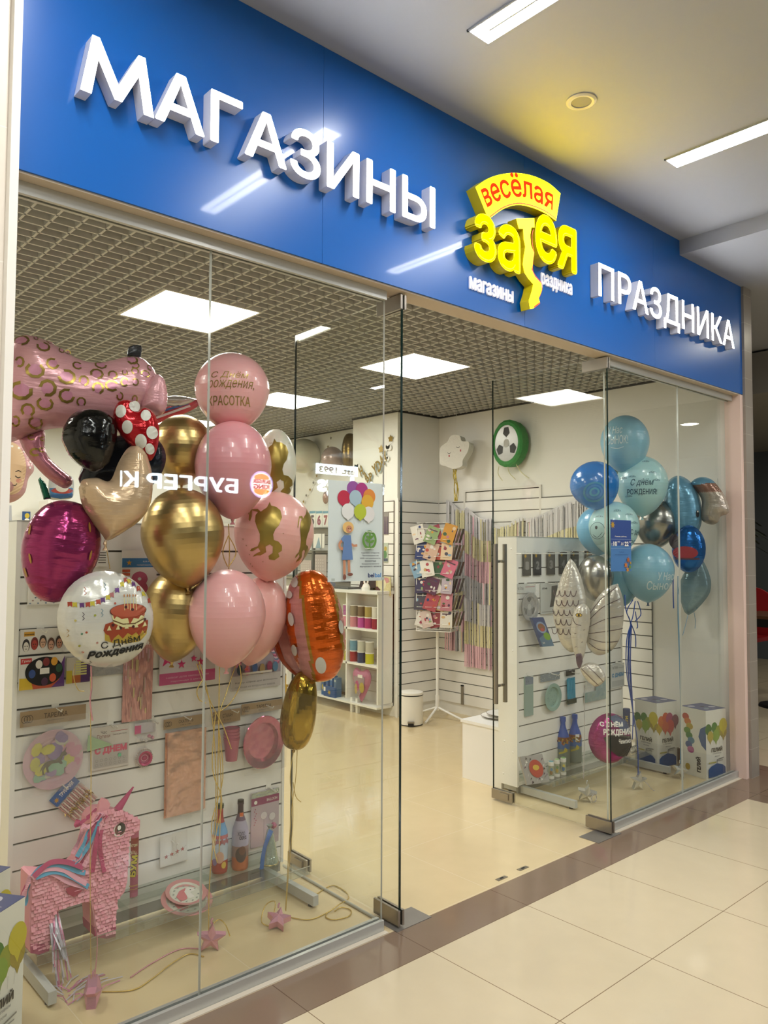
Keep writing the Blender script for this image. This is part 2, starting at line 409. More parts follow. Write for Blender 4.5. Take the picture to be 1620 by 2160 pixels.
cy = 0.35
while cy < 6.48:
    segs = [(-3.19, 3.36 if cy < 3.22 else (2.79 if cy < 3.92 else 3.14))]
    for lx, ly in sorted(LIGHTS):
        if abs(cy - ly) < 0.297:
            new = []
            for a, b in segs:
                if a < lx - 0.297 and b > lx + 0.297: new += [(a, lx - 0.297), (lx + 0.297, b)]
                else: new.append((a, b))
            segs = new
    for a, b in segs: blade(a, cy - 0.005, b, cy + 0.005)
    cy += 0.0755
struct('ceiling_grille', mb)
mb = MB(); EDG = mat('ceiling_edge_strip', '2c2a26', 0.6)
mb.box((3.352, 0.31, 2.888), (3.369, 3.22, 2.905), EDG); mb.box((2.8, 3.212, 2.888), (3.36, 3.229, 2.905), EDG); mb.box((2.782, 3.23, 2.888), (2.799, 3.9, 2.905), EDG); mb.box((3.132, 3.9, 2.888), (3.149, 6.49, 2.905), EDG)
struct('trim_3', mb)
PANEL = emis('led_panel', 'fffdf4', SHOP_E); FRAME = mat('panel_frame', 'e6e3da', 0.4)
for i, (lx, ly) in enumerate(LIGHTS):
    lab = ['square lit ceiling panel nearest the glass, over the pink balloons', 'square lit ceiling panel over the open doorway', 'square lit ceiling panel right of the top pink balloon', 'square lit ceiling panel at the far left of the front row', 'square lit ceiling panel in the rear row at the left edge, behind the leopard balloon', 'square lit ceiling panel in the rear row behind the upper gold balloon', 'square lit ceiling panel in the rear row on the far left'][i]
    t = thing('ceiling_light', lab, 'ceiling light', (lx, ly, 2.9), 'square ceiling lights in the shop')
    f = MB(); w = 0.295
    for x0, y0, x1, y1 in ((-w, -w, w, -w + 0.014), (-w, w - 0.014, w, w), (-w, -w + 0.014, -w + 0.014, w - 0.014), (w - 0.014, -w + 0.014, w, w - 0.014)): f.box((lx + x0, ly + y0, 2.896), (lx + x1, ly + y1, 2.93), FRAME)
    f.build('frame', t); d = MB(); d.box((lx - w + 0.014, ly - w + 0.014, 2.905), (lx + w - 0.014, ly + w - 0.014, 2.915), FRAME, {0: PANEL}); d.build('diffuser', t)
# mall ceiling, with a lower bay on the right
CEIL = mat('mall_ceiling_paint', 'a3a6ad', 0.6); ZC = 3.555
LAMPS = [(-0.02, -0.258, ZC), (1.455, -0.268, ZC), (-1.5, -0.258, ZC), (-2.97, -0.258, ZC), (-1.5, -1.95, ZC), (-2.97, -1.95, ZC), (-1.5, -3.65, ZC), (-2.97, -3.65, ZC), (2.95, -1.5, 3.46), (4.4, -2.3, 3.46), (3.7, -2.9, 3.46), (5.15, -3.3, 3.46)]  # lamps after the first row are unseen, added to light the window displays
mb = MB(); mb.box((-7, -9, ZC), (2.43, 0.19, ZC + 0.06), CEIL); struct('ceiling', mb)
mb = MB(); mb.box((2.43, -9, 3.46), (10, 0.19, 3.62), CEIL); mb.box((3.42, 0.19, 3.46), (10, 3.6, 3.62), CEIL); struct('ceiling_lower_bay', mb)
TUBE = emis('slot_lamp_tube', 'ffffff', MALL_E)
for i, (lx, ly, ZL) in enumerate(LAMPS):
    lab = ['long lit slot lamp in the ceiling over the middle of the fascia', 'long lit slot lamp in the ceiling at the right, past the round speaker', 'long lit slot lamp in the ceiling over the left end of the fascia', 'long lit slot lamp left of the fascia, nearest the wall', 'unseen slot lamp added out in the hall, second row, over the left frame', 'unseen slot lamp added out in the hall, second row, farther left', 'unseen slot lamp added out in the hall, third row, over the left frame', 'unseen slot lamp added out in the hall, third row, farther left', 'unseen slot lamp added in the lower bay, nearer the glass', 'unseen slot lamp added in the lower bay, farther right', 'unseen slot lamp added in the lower bay, out in the hall', 'unseen slot lamp added in the lower bay, farthest from the glass'][i]
    t = thing('slot_lamp', lab, 'ceiling lamp', (lx, ly, ZL), 'slot lamps in the mall ceiling')
    f = MB(); w = 0.062; L = 1.22; y1 = ly; y0 = ly - L
    for a in ((lx - w, y0, lx - w + 0.008, y1), (lx + w - 0.008, y0, lx + w, y1), (lx - w, y0, lx + w, y0 + 0.008), (lx - w, y1 - 0.008, lx + w, y1)): f.box((a[0], a[1], ZL - 0.008), (a[2], a[3], ZL - 0.0005), CEIL)
    f.box((lx - 0.004, y0 + 0.05, ZL - 0.006), (lx + 0.004, y1 - 0.06, ZL - 0.003), CEIL); f.build('trim_ring', t)
    d = MB(); d.box((lx - w + 0.008, y0 + 0.008, ZL - 0.003), (lx + w - 0.008, y1 - 0.008, ZL - 0.001), CEIL, {0: TUBE}); d.build('tube_diffuser', t)
t = thing('ceiling_speaker', 'small round grey speaker set in the mall ceiling between two slot lamps', 'speaker', (0.644, -0.281, ZC))
mb = MB(); mb.lathe([(0.045, -0.001), (0.045, -0.008), (0.056, -0.010), (0.066, -0.005), (0.066, -0.0005)], (0.644, -0.281, ZC), mat('speaker_ring', 'c9c6bd', 0.4), 32); mb.build('rim', t)
mb = MB(); mb.lathe([(0.0, -0.005), (0.045, -0.004), (0.045, -0.001)], (0.644, -0.281, ZC), mat('speaker_mesh', '8b8a84', 0.6), 32); mb.build('mesh_cover', t)
# left end of the facade: tiled wall and its light trim
WT = tile_mat('wall_tile', 'e6dfd0', 'c9bda8', 0.2, 0.05, 0.4, 0.25)
def yz_tile(name, col, grout, h=0.2, w=0.4, rough=0.3):
    m = mat(name, col, rough, vary=0.04); nt = m.node_tree; b = nt.nodes['Principled BSDF']; base = b.inputs['Base Color'].links[0].from_socket
    tc = nt.nodes.new('ShaderNodeTexCoord'); sp = nt.nodes.new('ShaderNodeSeparateXYZ'); cb = nt.nodes.new('ShaderNodeCombineXYZ')
    nt.links.new(tc.outputs['Object'], sp.inputs[0]); nt.links.new(sp.outputs[0], cb.inputs[0]); nt.links.new(sp.outputs[2], cb.inputs[1])
    br = nt.nodes.new('ShaderNodeTexBrick'); br.offset = 0; br.inputs['Scale'].default_value = 1; br.inputs['Brick Width'].default_value = w; br.inputs['Row Height'].default_value = h; br.inputs['Mortar Size'].default_value = 0.0015; br.inputs['Mortar Smooth'].default_value = 0
    nt.links.new(cb.outputs[0], br.inputs['Vector']); mx = nt.nodes.new('ShaderNodeMix'); mx.data_type = 'RGBA'; mx.inputs[7].default_value = (*lin(grout), 1)
    nt.links.new(br.outputs['Fac'], mx.inputs[0]); nt.links.new(base, mx.inputs[6]); nt.links.new(mx.outputs[2], b.inputs['Base Color']); return m
LT = yz_tile('facade_tile_left', 'e3dacb', 'efe9dc', 0.4, 4.0); GT = yz_tile('facade_tile_right', '938b80', 'b3aaa0', 0.2, 4.0)
mb = MB(); mb.box((-7, 0.2, 0), (-1.572, 0.26, ZC), LT); struct('wall_front_left', mb)
mb = MB(); mb.box((-1.573, 0.165, 0), (-1.549, 0.30, ZC), mat('left_trim', 'efeadf', 0.35)); struct('trim_4', mb, bevel=0.003)
mb = MB(); mb.box((3.318, 0.17, 0), (3.419, 0.234, 3.459), GT); mb.box((3.42, 0.17, 0), (3.44, 3.4, 3.459), GT); struct('wall_front_right', mb)
mb = MB(); mb.box((3.275, 0.188, 0), (3.317, 0.30, 2.677), mat('pink_jamb', 'e9cdbf', 0.5)); struct('trim_5', mb)
mb = MB(); mb.box((-3.2, 0.205, 2.70), (3.317, 0.30, 3.5), WHITE); mb.box((-1.549, 0.196, 2.677), (3.317, 0.30, 2.699), mat('soffit', 'd2c3ae', 0.6)); struct('wall_front_bulkhead', mb)
mb = MB(); mb.box((-3.2, 0.262, 0), (-1.575, 0.30, 2.7), WHITE); struct('wall_front_inner_left', mb)
# glass front: panes, aluminium rails
def pane(name, x0, x1, z0, z1, y=GY, th=0.01):
    m = MB(); y0, y1 = y - th / 2, y + th / 2
    m.box((x0, y0, z0), (x1, y1, z1), GLASS, {4: EDGE2, 5: EDGE2}); struct(name, m)
pane('window_1', -1.545, -0.868, 0.03, 2.645); pane('window_2', -0.864, -0.030, 0.03, 2.645)
pane('window_3', 1.668, 2.520, 0.03, 2.645); pane('window_4', 2.524, 3.335, 0.03, 2.645)
ALUM = mat('front_aluminium', 'c0c1bb', 0.3, 0.4)
def rails(name, x0, x1):
    m = MB()
    for z0, z1 in ((0.0, 0.045), (2.638, 2.676)):
        m.box((x0, GY - 0.022, z0), (x1, GY - 0.007, z1), ALUM); m.box((x0, GY + 0.007, z0), (x1, GY + 0.022, z1), ALUM)
    m.box((x0, GY - 0.007, 0.0), (x1, GY + 0.007, 0.028), BLACK); m.box((x0, GY - 0.007, 2.648), (x1, GY + 0.007, 2.676), BLACK)
    struct(name, m, bevel=0.002)
rails('trim_6', -1.548, -0.034); rails('trim_7', 1.665, 3.34)
mb = MB(); mb.box((3.322, GY - 0.012, 0.045), (3.336, GY + 0.012, 2.638), mat('dark_gasket', '33302d', 0.5)); mb.box((3.3385, GY - 0.022, 0.045), (3.352, GY + 0.022, 2.638), ALUM); struct('trim_8', mb)
SIL = mat('silicone', 'd9cdb8', 0.5)
mb = MB(); mb.box((-1.55, 0.218, 0), (-0.03, 0.242, 0.004), SIL); mb.box((1.68, 0.218, 0), (3.27, 0.242, 0.004), SIL); struct('trim_9', mb)
mb = MB(); mb.tube([(0.005, 0.34, 0.006), (0.03, 1.06, 0.006)], 0.007, mat('floor_gasket', 'aaa899', 0.4), 8); struct('trim_10', mb)
# open glass doors, swung inwards at right angles
def door(name, hinge, far, side):
    h, f = Vector((*hinge, 0)), Vector((*far, 0)); u = (f - h).normalized(); n = Vector((u.y, -u.x, 0))   # n points to +x
    L = (f - h).length; t = bpy.data.objects.new(name, None); COL.objects.link(t); t.location = h; WORLD[name] = h.copy(); t['kind'] = 'structure'
    g = MB(); p = lambda s, w, z: h + u * s + n * w + Vector((0, 0, z))
    g.obox(p(L / 2, 0, 1.34), u * (L / 2), (0, 0, 1.328), n * 0.005, GLASS); 
    e = MB(); e.obox(p(0.0015, 0, 1.34), u * 0.0015, (0, 0, 1.328), n * 0.0051, EDGE); e.obox(p(L - 0.0015, 0, 1.34), u * 0.0015, (0, 0, 1.328), n * 0.0051, EDGE)
    g.build('glass_leaf', t); e.build('glass_edge', t)
    for nm, s0, s1, z0, z1 in (('patch_hinge', -0.01, 0.155, 0.012, 0.075), ('patch_hinge', -0.01, 0.155, 2.605, 2.67), ('floor_lock', L - 0.16, L + 0.002, 0.012, 0.072)):
        b = MB(); b.obox(p((s0 + s1) / 2, 0.011, (z0 + z1) / 2), u * ((s1 - s0) / 2), (0, 0, (z1 - z0) / 2), n * 0.0055, STEEL); b.obox(p((s0 + s1) / 2, -0.011, (z0 + z1) / 2), u * ((s1 - s0) / 2), (0, 0, (z1 - z0) / 2), n * 0.0055, STEEL)
        if nm == 'floor_lock': b.obox(p((s0 + s1) / 2 - 0.02, -0.019, 0.044), u * 0.035, (0, 0, 0.018), n * 0.004, STEEL)
        b.build(nm, t, bevel=0.0015)
    if side:
        for w in (-0.045, 0.045):
            b = MB(); b.tube([p(L - 0.06, w, 0.61), p(L - 0.06, w, 1.61)], 0.0145, STEEL, 16)
            for z in (0.72, 1.5): b.tube([p(L - 0.06, 0.007 * (1 if w > 0 else -1), z), p(L - 0.06, w, z)], 0.009, STEEL, 12)
            b.build('pull_handle', t)
    return t
door('door_1', (0.035, 0.222), (0.068, 1.055), False)
door('door_2', (1.634, 0.222), (1.626, 1.06), True)
for x0, x1 in ((0.0, 0.20), (1.475, 1.70)):
    t = MB(); t.box((x0, 0.20, 0.0), (x1, 0.325, 0.003), mat('floor_spring_plate', '8f8b84', 0.35, 0.5, vary=0.15)); t = t.build('floor_spring_plate', bevel=0.001)
    tag(t, 'grey steel floor plate under the hinge of the %s glass door' % ('left' if x0 < 1 else 'right'), 'floor plate', 'floor plates of the door hinges')
for px, py in ((1058, 1853), (1103, 1832)):
    c = atz(px, py); t = MB(); t.box((c.x - 0.035, c.y - 0.011, 0), (c.x + 0.035, c.y + 0.011, 0.002), STEEL); t.box((c.x - 0.012, c.y - 0.005, 0.002), (c.x + 0.012, c.y + 0.005, 0.0025), BLACK)
    t = t.build('strike_plate'); tag(t, 'small steel lock strike in the threshold, %s of the two' % ('left' if px < 1080 else 'right'), 'lock plate', 'lock strikes in the threshold')
# ================================================================== THE FASCIA SIGN
BLUE = mat('fascia_blue', '035cae', 0.28, 0.0, coat=0.2)
LETTER = emis('letter_face', 'ffffff', SIGN_E); LSIDE = mat('letter_side', 'e2e2ea', 0.35)
YF = emis('emblem_face', 'fff000', 3.6); YSIDE = mat('emblem_side', 'd8c40c', 0.35); RED = mat('emblem_red', 'e8481c', 0.5, emit=0.6)
sign = thing('shop_sign', 'long blue fascia board with white lit letters and a yellow emblem over the glass front', 'shop sign', (0.9, 0.19, 2.69))
for x0, x1 in ((-1.549, -0.425), (-0.4235, 0.84), (0.8415, 2.103), (2.1045, 3.318)):
    top = ZC - 0.001 if x1 < 2.2 else 3.459
    b = MB(); b.box((x0, 0.188, 2.684), (min(x1, 2.43) if x1 > 2.43 else x1, 0.203, ZC - 0.001), BLUE)
    if x1 > 2.43: b.box((2.43, 0.188, 2.684), (x1, 0.203, 3.459), BLUE)
    b.build('board', sign)
def letters3d(t, x0, z0, w, h, yf, yb, face, side, parent, bold=0.03, name='letter', custom=None, spans=None):
    vsf = text2d(t, bold); X0 = min(p[0] for p in vsf[0]); X1 = max(p[0] for p in vsf[0]); Y0 = min(p[1] for p in text2d(t.replace('Д', 'А').replace('ё', 'а'), bold)[0]); Y1 = max(p[1] for p in text2d(t.replace('ё', 'а').replace('Й', 'И'), bold)[0])
    pen = 0.0
    for i, ch in enumerate(t):
        # position of each glyph: measure the string up to it
        full = text2d(t[:i + 1], bold)[0]; vs, fs = text2d(ch, bold)
        right = max(p[0] for p in full); gx1 = max(p[0] for p in vs); off = right - gx1
        if custom and ch in custom:
            g = custom[ch]; gx0 = min(p[0] for p in vs); gw = gx1 - gx0; vs = [(gx0 - 0.09 * gw + u * gw * 1.18, v * (Y1 - Y0) + Y0) for u, v in g]; fs, vs = fill(clean(vs))
        P = [(x0 + (x + off - X0) / (X1 - X0) * w, z0 + (y - Y0) / (Y1 - Y0) * h) for x, y in vs]
        b = MB(); b.add([(x, yf, z) for x, z in P], fs, face); b.add([(x, yb, z) for x, z in P], [f[::-1] for f in fs], side)
        ed = {}
        for f in fs:
            for k in range(len(f)):
                e = (f[k], f[(k + 1) % len(f)])
                if (e[1], e[0]) in ed: del ed[(e[1], e[0])]
                else: ed[e] = 1
        n = len(P)
        b.add([(x, yf, z) for x, z in P] + [(x, yb, z) for x, z in P], [(e[1], e[0], e[0] + n, e[1] + n) for e in ed], side)
        b.build(name, parent)
M_GLYPH = [(0, 0), (0.14, 1), (0.235, 1), (0.5, 0.33), (0.765, 1), (0.86, 1), (1, 0), (0.855, 0), (0.775, 0.62), (0.55, 0.06), (0.45, 0.06), (0.225, 0.62), (0.145, 0)]
LY = 0.135
a = at(182, 185, LY); b_ = at(918, 483, LY); c_ = at(214, 66, LY)
letters3d('МАГАЗИНЫ', a.x, 2.963, at(918, 400, LY).x - a.x, 0.187, LY, 0.187, LETTER, LSIDE, sign, 0.014, custom={'М': M_GLYPH})
a = at(1263, 620, LY); b_ = at(1549, 720, LY)
letters3d('ПРАЗДНИКА', a.x, 2.956, b_.x - a.x, 0.187, LY, 0.187, LETTER, LSIDE, sign, 0.005)
# emblem: arched plate, block letters with a wavy-stemmed T, small white words
emb = bpy.data.objects.new('emblem', None); COL.objects.link(emb); emb.parent = sign; WORLD['emblem'] = WORLD['shop_sign']
def epx(x, y, Y=LY - 0.005): p = at(940 + x / 2.382, 340 + y / 2.382, Y); return (p.x, p.z)
def curve(pts, n=6):       # smooth open curve through points
    out = []
    for i in range(len(pts) - 1):
        p0, p1, p2, p3 = pts[max(i - 1, 0)], pts[i], pts[i + 1], pts[min(i + 2, len(pts) - 1)]
        for k in range(n):
            t = k / n; out.append(tuple(0.5 * (2 * p1[d] + (p2[d] - p0[d]) * t + (2 * p0[d] - 5 * p1[d] + 4 * p2[d] - p3[d]) * t * t + (3 * p1[d] - p0[d] - 3 * p2[d] + p3[d]) * t ** 3) for d in range(len(p1))))
    return out + [tuple(pts[-1])]
EY = LY - 0.005
fy = lambda u, v, h: Vector((u, EY - h, v))
top = curve([epx(*p) for p in ((150, 130), (212, 88), (285, 65), (365, 60), (445, 76), (520, 112), (577, 162))])
low = curve([epx(*p) for p in ((555, 300), (500, 262), (430, 232), (360, 220), (290, 240), (215, 293))])
b = MB(); b.prism(top + low, fy, -0.06, 0, YF, YSIDE)
d = Dec(b, fy)
u0, v0 = epx(212, 215); u1, v1 = epx(545, 240)
mid = curve([epx(*p) for p in ((205, 222), (250, 195), (300, 175), (360, 168), (420, 178), (480, 205), (538, 238))], 8)
def along(x, y, mid=mid):
    s = max(0, min(1, x)) * (len(mid) - 1); i = min(int(s), len(mid) - 2); q = s - i
    px_, pz = mid[i][0] * (1 - q) + mid[i + 1][0] * q, mid[i][1] * (1 - q) + mid[i + 1][1] * q
    dx, dz = mid[i + 1][0] - mid[i][0], mid[i + 1][1] - mid[i][1]; L = math.hypot(dx, dz); return (px_ - dz / L * y, pz + dx / L * y)
vs, fs = text2d('весёлая', 0.022); X0 = min(p[0] for p in vs); X1 = max(p[0] for p in vs)
d.tris([along((x - X0) / (X1 - X0), (y) * 0.145 - 0.008) for x, y in vs], fs, RED)
d.line(curve([epx(*p) for p in ((222, 280), (290, 232), (360, 212), (430, 222), (500, 250), (556, 292))]), 0.006, RED)
b.build('arched_plate', emb)
YT = EY - 0.004
def zat(t, x0p, y0p, x1p, y1p, bold):
    u0, v0 = epx(x0p, y0p); u1, v1 = epx(x1p, y1p)
    vs, fs = text2d(t, bold); X0 = min(p[0] for p in vs); X1 = max(p[0] for p in vs); Y0 = min(p[1] for p in vs); Y1 = max(p[1] for p in vs)
    P = [(u0 + (x - X0) / (X1 - X0) * (u1 - u0), v0 + (y - Y0) / (Y1 - Y0) * (v1 - v0)) for x, y in vs]
    b = MB(); b.add([(x, YT, z) for x, z in P], fs, YF); ed = {}
    for f in fs:
        for k in range(len(f)):
            e = (f[k], f[(k + 1) % len(f)])
            if (e[1], e[0]) in ed: del ed[(e[1], e[0])]
            else: ed[e] = 1
    n = len(P); b.add([(x, YT, z) for x, z in P] + [(x, 0.187, z) for x, z in P], [(e[1], e[0], e[0] + n, e[1] + n) for e in ed], YSIDE)
    # thin red line inside the lower edges of each glyph
    for e in ed:
        if max(e) >= len(P) // 9: continue
        p, q = P[e[0]], P[e[1]]; dx, dz = q[0] - p[0], q[1] - p[1]; L = math.hypot(dx, dz)
        if L < 1e-6: continue
        nx, nz = -dz / L, dx / L       # inward normal for counter-clockwise outline
        if nx * -0.7 + nz * 0.7 > 0.2:
            w0, w1 = -0.002, 0.002
            b.add([(p[0] + nx * w0, YT - 0.001, p[1] + nz * w0), (q[0] + nx * w0, YT - 0.001, q[1] + nz * w0), (q[0] + nx * w1, YT - 0.001, q[1] + nz * w1), (p[0] + nx * w1, YT - 0.001, p[1] + nz * w1)], [(0, 1, 2, 3)], RED)
    b.build('block_letters', emb)
zat('за', 140, 488, 372, 345, 0.03); zat('ея', 448, 492, 655, 345, 0.03)
T = [(355, 288), (445, 286), (447, 333), (432, 333), (425, 370), (428, 420), (444, 460), (440, 500), (432, 545), (448, 580), (480, 615), (484, 650), (468, 690), (474, 712), (440, 740), (424, 742), (418, 700), (432, 655), (440, 618), (415, 590), (396, 560), (388, 520), (392, 480), (400, 430), (392, 390), (390, 340), (368, 340)]
b = MB(); b.prism([epx(*p, YT - 0.004) for p in T], lambda u, v, h: Vector((u, YT - 0.004 - h, v)), -0.055, 0, YF, YSIDE)
d = Dec(b, lambda u, v, h: Vector((u, YT - 0.004 - h, v))); d.line(curve([epx(*p, YT) for p in ((437, 345), (431, 375), (433, 420), (441, 460), (436, 500), (434, 548), (450, 580), (478, 615), (480, 650), (464, 690))], 4), 0.004, RED, 1); d.line([epx(440, 735, YT), epx(470, 712, YT)], 0.008, RED, 1)
b.build('wavy_letter', emb)
SM = mat('small_letter', 'f0eef4', 0.4, emit=0.12)  # unlit letters, with a faint glow put into their material
for t, xa, ya, xb, yb_, h in (('магазины', 122, 636, 342, 575, 62), ('раздника', 482, 612, 637, 560, 58)):
    y2 = 0.180; p0 = at(940 + xa / 2.382, 340 + ya / 2.382, y2); p1 = at(940 + xb / 2.382, 340 + (yb_ + h * 0.75) / 2.382, y2)
    b = MB(); letters = text2d(t, 0.03); X0 = min(p[0] for p in letters[0]); X1 = max(p[0] for p in letters[0])
    P = [(p0.x + (x - X0) / (X1 - X0) * (p1.x - p0.x), p0.z + y * 0.098) for x, y in letters[0]]
    b.add([(x, y2 - 6e-5 * (i // (len(P) // 9)), z) for i, (x, z) in enumerate(P)], letters[1], SM); b.add([(x, 0.1875, z) for x, z in P], [f[::-1] for f in letters[1]], SM); ed = {}
    for f in letters[1]:
        for k in range(len(f)):
            e = (f[k], f[(k + 1) % len(f)])
            if (e[1], e[0]) in ed: del ed[(e[1], e[0])]
            else: ed[e] = 1
    n = len(P); b.add([(x, y2, z) for x, z in P] + [(x, 0.1875, z) for x, z in P], [(e[1], e[0], e[0] + n, e[1] + n) for e in ed], SM)
    b.build('small_word', emb)
# ================================================================== ACROSS THE MALL (seen only as reflections in the glass)
mb = MB(); mb.box((-7, -7.4, 0), (10, -7.1, 2.2), mat('far_front', '33302d', 0.4)); mb.box((-7, -7.4, 2.2), (10, -7.1, 3.5), mat('far_fascia', '1e2c3c', 0.4)); struct('wall_opposite', mb)
OL = emis('opposite_letter', 'dff2ff', 16)
mb = MB(); mb.box((0.2, -7.06, 0), (1.74, -6.6, 3.5), mat('far_column', '2a2826', 0.5)); struct('column_opposite', mb)
t = thing('opposite_sign', 'lit white letters and round burger logo across the hall, mirrored in the glass', 'shop sign', (4.0, -7.08, 2.3))
ofy = lambda u, v, h: Vector((-u, -7.07 + h, v))        # faces +y
b = MB(); d = Dec(b, ofy); d.text('БУРГЕР', -3.70, 2.375, 1.40, 0.21, OL, bold=0.03); b.build('lettering', t)
b = MB(); d = Dec(b, ofy); d.text('КИНГ', -2.19, 2.375, 0.9, 0.21, OL, bold=0.03); b.build('lettering', t)
b = MB(); d = Dec(b, ofy); d.ell(-4.1, 2.53, 0.20, 0.20, emis('logo_rim', 'bfb8ff', 9), n=40); d.ell(-4.1, 2.53, 0.18, 0.18, emis('logo_white', 'ffffff', 9), n=40)
d.ell(-4.1, 2.63, 0.13, 0.055, emis('logo_orange', 'f0a030', 9)); d.ell(-4.1, 2.43, 0.13, 0.055, emis('logo_orange', 'f0a030', 9)); LR = emis('logo_red', 'd02828', 6)
d.rect(-4.24, 2.46, -3.96, 2.605, emis('logo_white', 'ffffff', 9)); d.text('BURGER', -4.25, 2.545, 0.3, 0.06, LR, bold=0.05); d.text('KING', -4.24, 2.46, 0.28, 0.07, LR, bold=0.05); b.build('round_logo', t)
b = MB(); d = Dec(b, ofy); d.text('hot dogs', -6.05 - 0.78, 2.40, 1.7, 0.36, OL, bold=0.04); d.rect(-5.95, 2.765, -5.1, 2.93, OL, 1); d.text('est. 1993', -5.9, 2.79, 0.74, 0.1, emis('dark_letter', '3a4660', 0.4), 3, bold=0.03); b.build('second_lettering', t)
# ================================================================== BEYOND THE RIGHT END
DK = mat('far_wall', '5c6266', 0.4)
mb = MB(); mb.box((9.6, -9, 0), (9.8, 3.6, 3.46), DK); mb.box((3.45, 3.45, 0), (9.6, 3.6, 3.46), yz_tile('far_side_tile', '6d6a66', '5a5854', 0.4, 0.6)); struct('wall_far', mb)
mb = MB(); mb.box((5.2, -9, 3.05), (9.6, 3.4, 3.44), mat('far_ceiling', '8a8883', 0.6)); struct('ceiling_far', mb)
# ================================================================== SHARED BUILDERS FOR GOODS
def span(l, t, r, b, Y):
    cx, cy = (l + r) / 2, (t + b) / 2
    return at(l, cy, Y).x, at(cx, b, Y).z, at(r, cy, Y).x, at(cx, t, Y).z
def pack(name, label, cat, box, Y, m, draw=None, th=0.006, group=None, parent=None, rot=0.0, back=None):
    """a flat pack facing -y; box = pixels l,t,r,b; draw(d,w,h) prints in its own metres"""
    x0, z0, x1, z1 = span(*box, Y) if len(box) == 4 else box[1:]
    w, h = x1 - x0, z1 - z0; c = Vector(((x0 + x1) / 2, Y, (z0 + z1) / 2)); cr, sr = math.cos(rot), math.sin(rot)
    U, V = Vector((cr, 0, sr)), Vector((-sr, 0, cr)); N = Vector((0, -1, 0))
    b = MB(); b.obox(c + Vector((0, th / 2, 0)), U * (w / 2), V * (h / 2), N * (th / 2), back or m, m)
    if draw: draw(Dec(b, planar(c - U * (w / 2) - V * (h / 2), U, V, N)), w, h)
    o = b.build(name, parent)
    return tag(o, label, cat, group) if parent is None else o
def disc(b, c, rx, rz, m, m2=None, depth=0.012, n=36, N=(0, -1, 0)):     # paper plate facing -y
    pr = [(0, 0), (0.66, 0.0), (0.74, -depth), (0.97, -depth * 1.25), (1.0, -depth * 1.1), (0.97, -depth * 0.9), (0.74, -depth * 0.5), (0.66, depth * 0.5), (0, depth * 0.5)]
    vs = [(c[0] + rx * r * math.cos(2 * PI * j / n), c[1] + y, c[2] + rz * r * math.sin(2 * PI * j / n)) for r, y in pr for j in range(n)]
    for i in range(len(pr) - 1): b.add(vs, [(i * n + j, (i + 1) * n + j, (i + 1) * n + (j + 1) % n, i * n + (j + 1) % n) for j in range(n)], m2 if (m2 and i in (1, 2, 3)) else m, True)
KRAFT = pm('a58a66'); PINKF = mat('pink_foil_card', 'c8657f', 0.15, 0.75)
def cello_bag(t, x0, z0, x1, z1, y0, y1, name='clear_bag'):
    b = MB(); n = 8; f = []
    vs = [(x0 + (x1 - x0) * i / n, y0 - 0.004 * math.sin(i * 2.1 + j * 1.3), z0 + (z1 - z0) * j / n) for j in range(n + 1) for i in range(n + 1)]
    b.add(vs, [(j * (n + 1) + i, j * (n + 1) + i + 1, (j + 1) * (n + 1) + i + 1, (j + 1) * (n + 1) + i) for i in range(n) for j in range(n)], CELLO, False)
    return b.build(name, t)
def bottle_mb(b, c, h, r, mats, neck=0.36, capm=None):        # mats(z fraction)->material
    prof = [(0.0, 0.0), (r * 0.92, 0.0), (r, 0.01), (r, h * 0.52), (r * 0.93, h * 0.60), (r * 0.62, h * 0.72), (r * neck * 1.15, h * 0.80), (r * neck, h * 0.86), (r * neck, h * 0.95), (r * neck * 1.15, h * 0.955), (r * neck * 1.15, h * 0.985), (r * neck * 0.9, h), (0, h)]
    full = []
    for i in range(len(prof) - 1):
        k = 3
        for j in range(k): full.append(tuple(prof[i][d] + (prof[i + 1][d] - prof[i][d]) * j / k for d in (0, 1)))
    full.append(prof[-1]); b.lathe(full, c, None, 24, mfun=lambda i: mats(full[i][1] / h))
def cylmap(c, r):          # print on an upright cylinder facing the camera
    c = Vector(c); a0 = math.atan2(CAM.y - c.y, CAM.x - c.x)
    return lambda u, v, h: c + Vector(((r + h) * math.cos(a0 + u / r), (r + h) * math.sin(a0 + u / r), v))
def ribbon_string(parent, pts, m, name='ribbon', r=0.0014, n=6):
    b = MB(); b.tube(curve([tuple(p) for p in pts], n), r, m, 5, smooth=True); return b.build(name, parent)
GOLDR = mat('gold_ribbon', 'd6b868', 0.25, 0.5); PINKR = mat('pink_ribbon', 'd79aa6', 0.25, 0.4); BLUER = mat('blue_ribbon', '2c4fa0', 0.3, 0.2); LBLUER = mat('light_blue_ribbon', '6f9fc0', 0.3, 0.2); SILR = mat('silver_ribbon', 'c9c4c4', 0.2, 0.7)
HOOKM = mat('hook_white', 'f0eee6', 0.3)
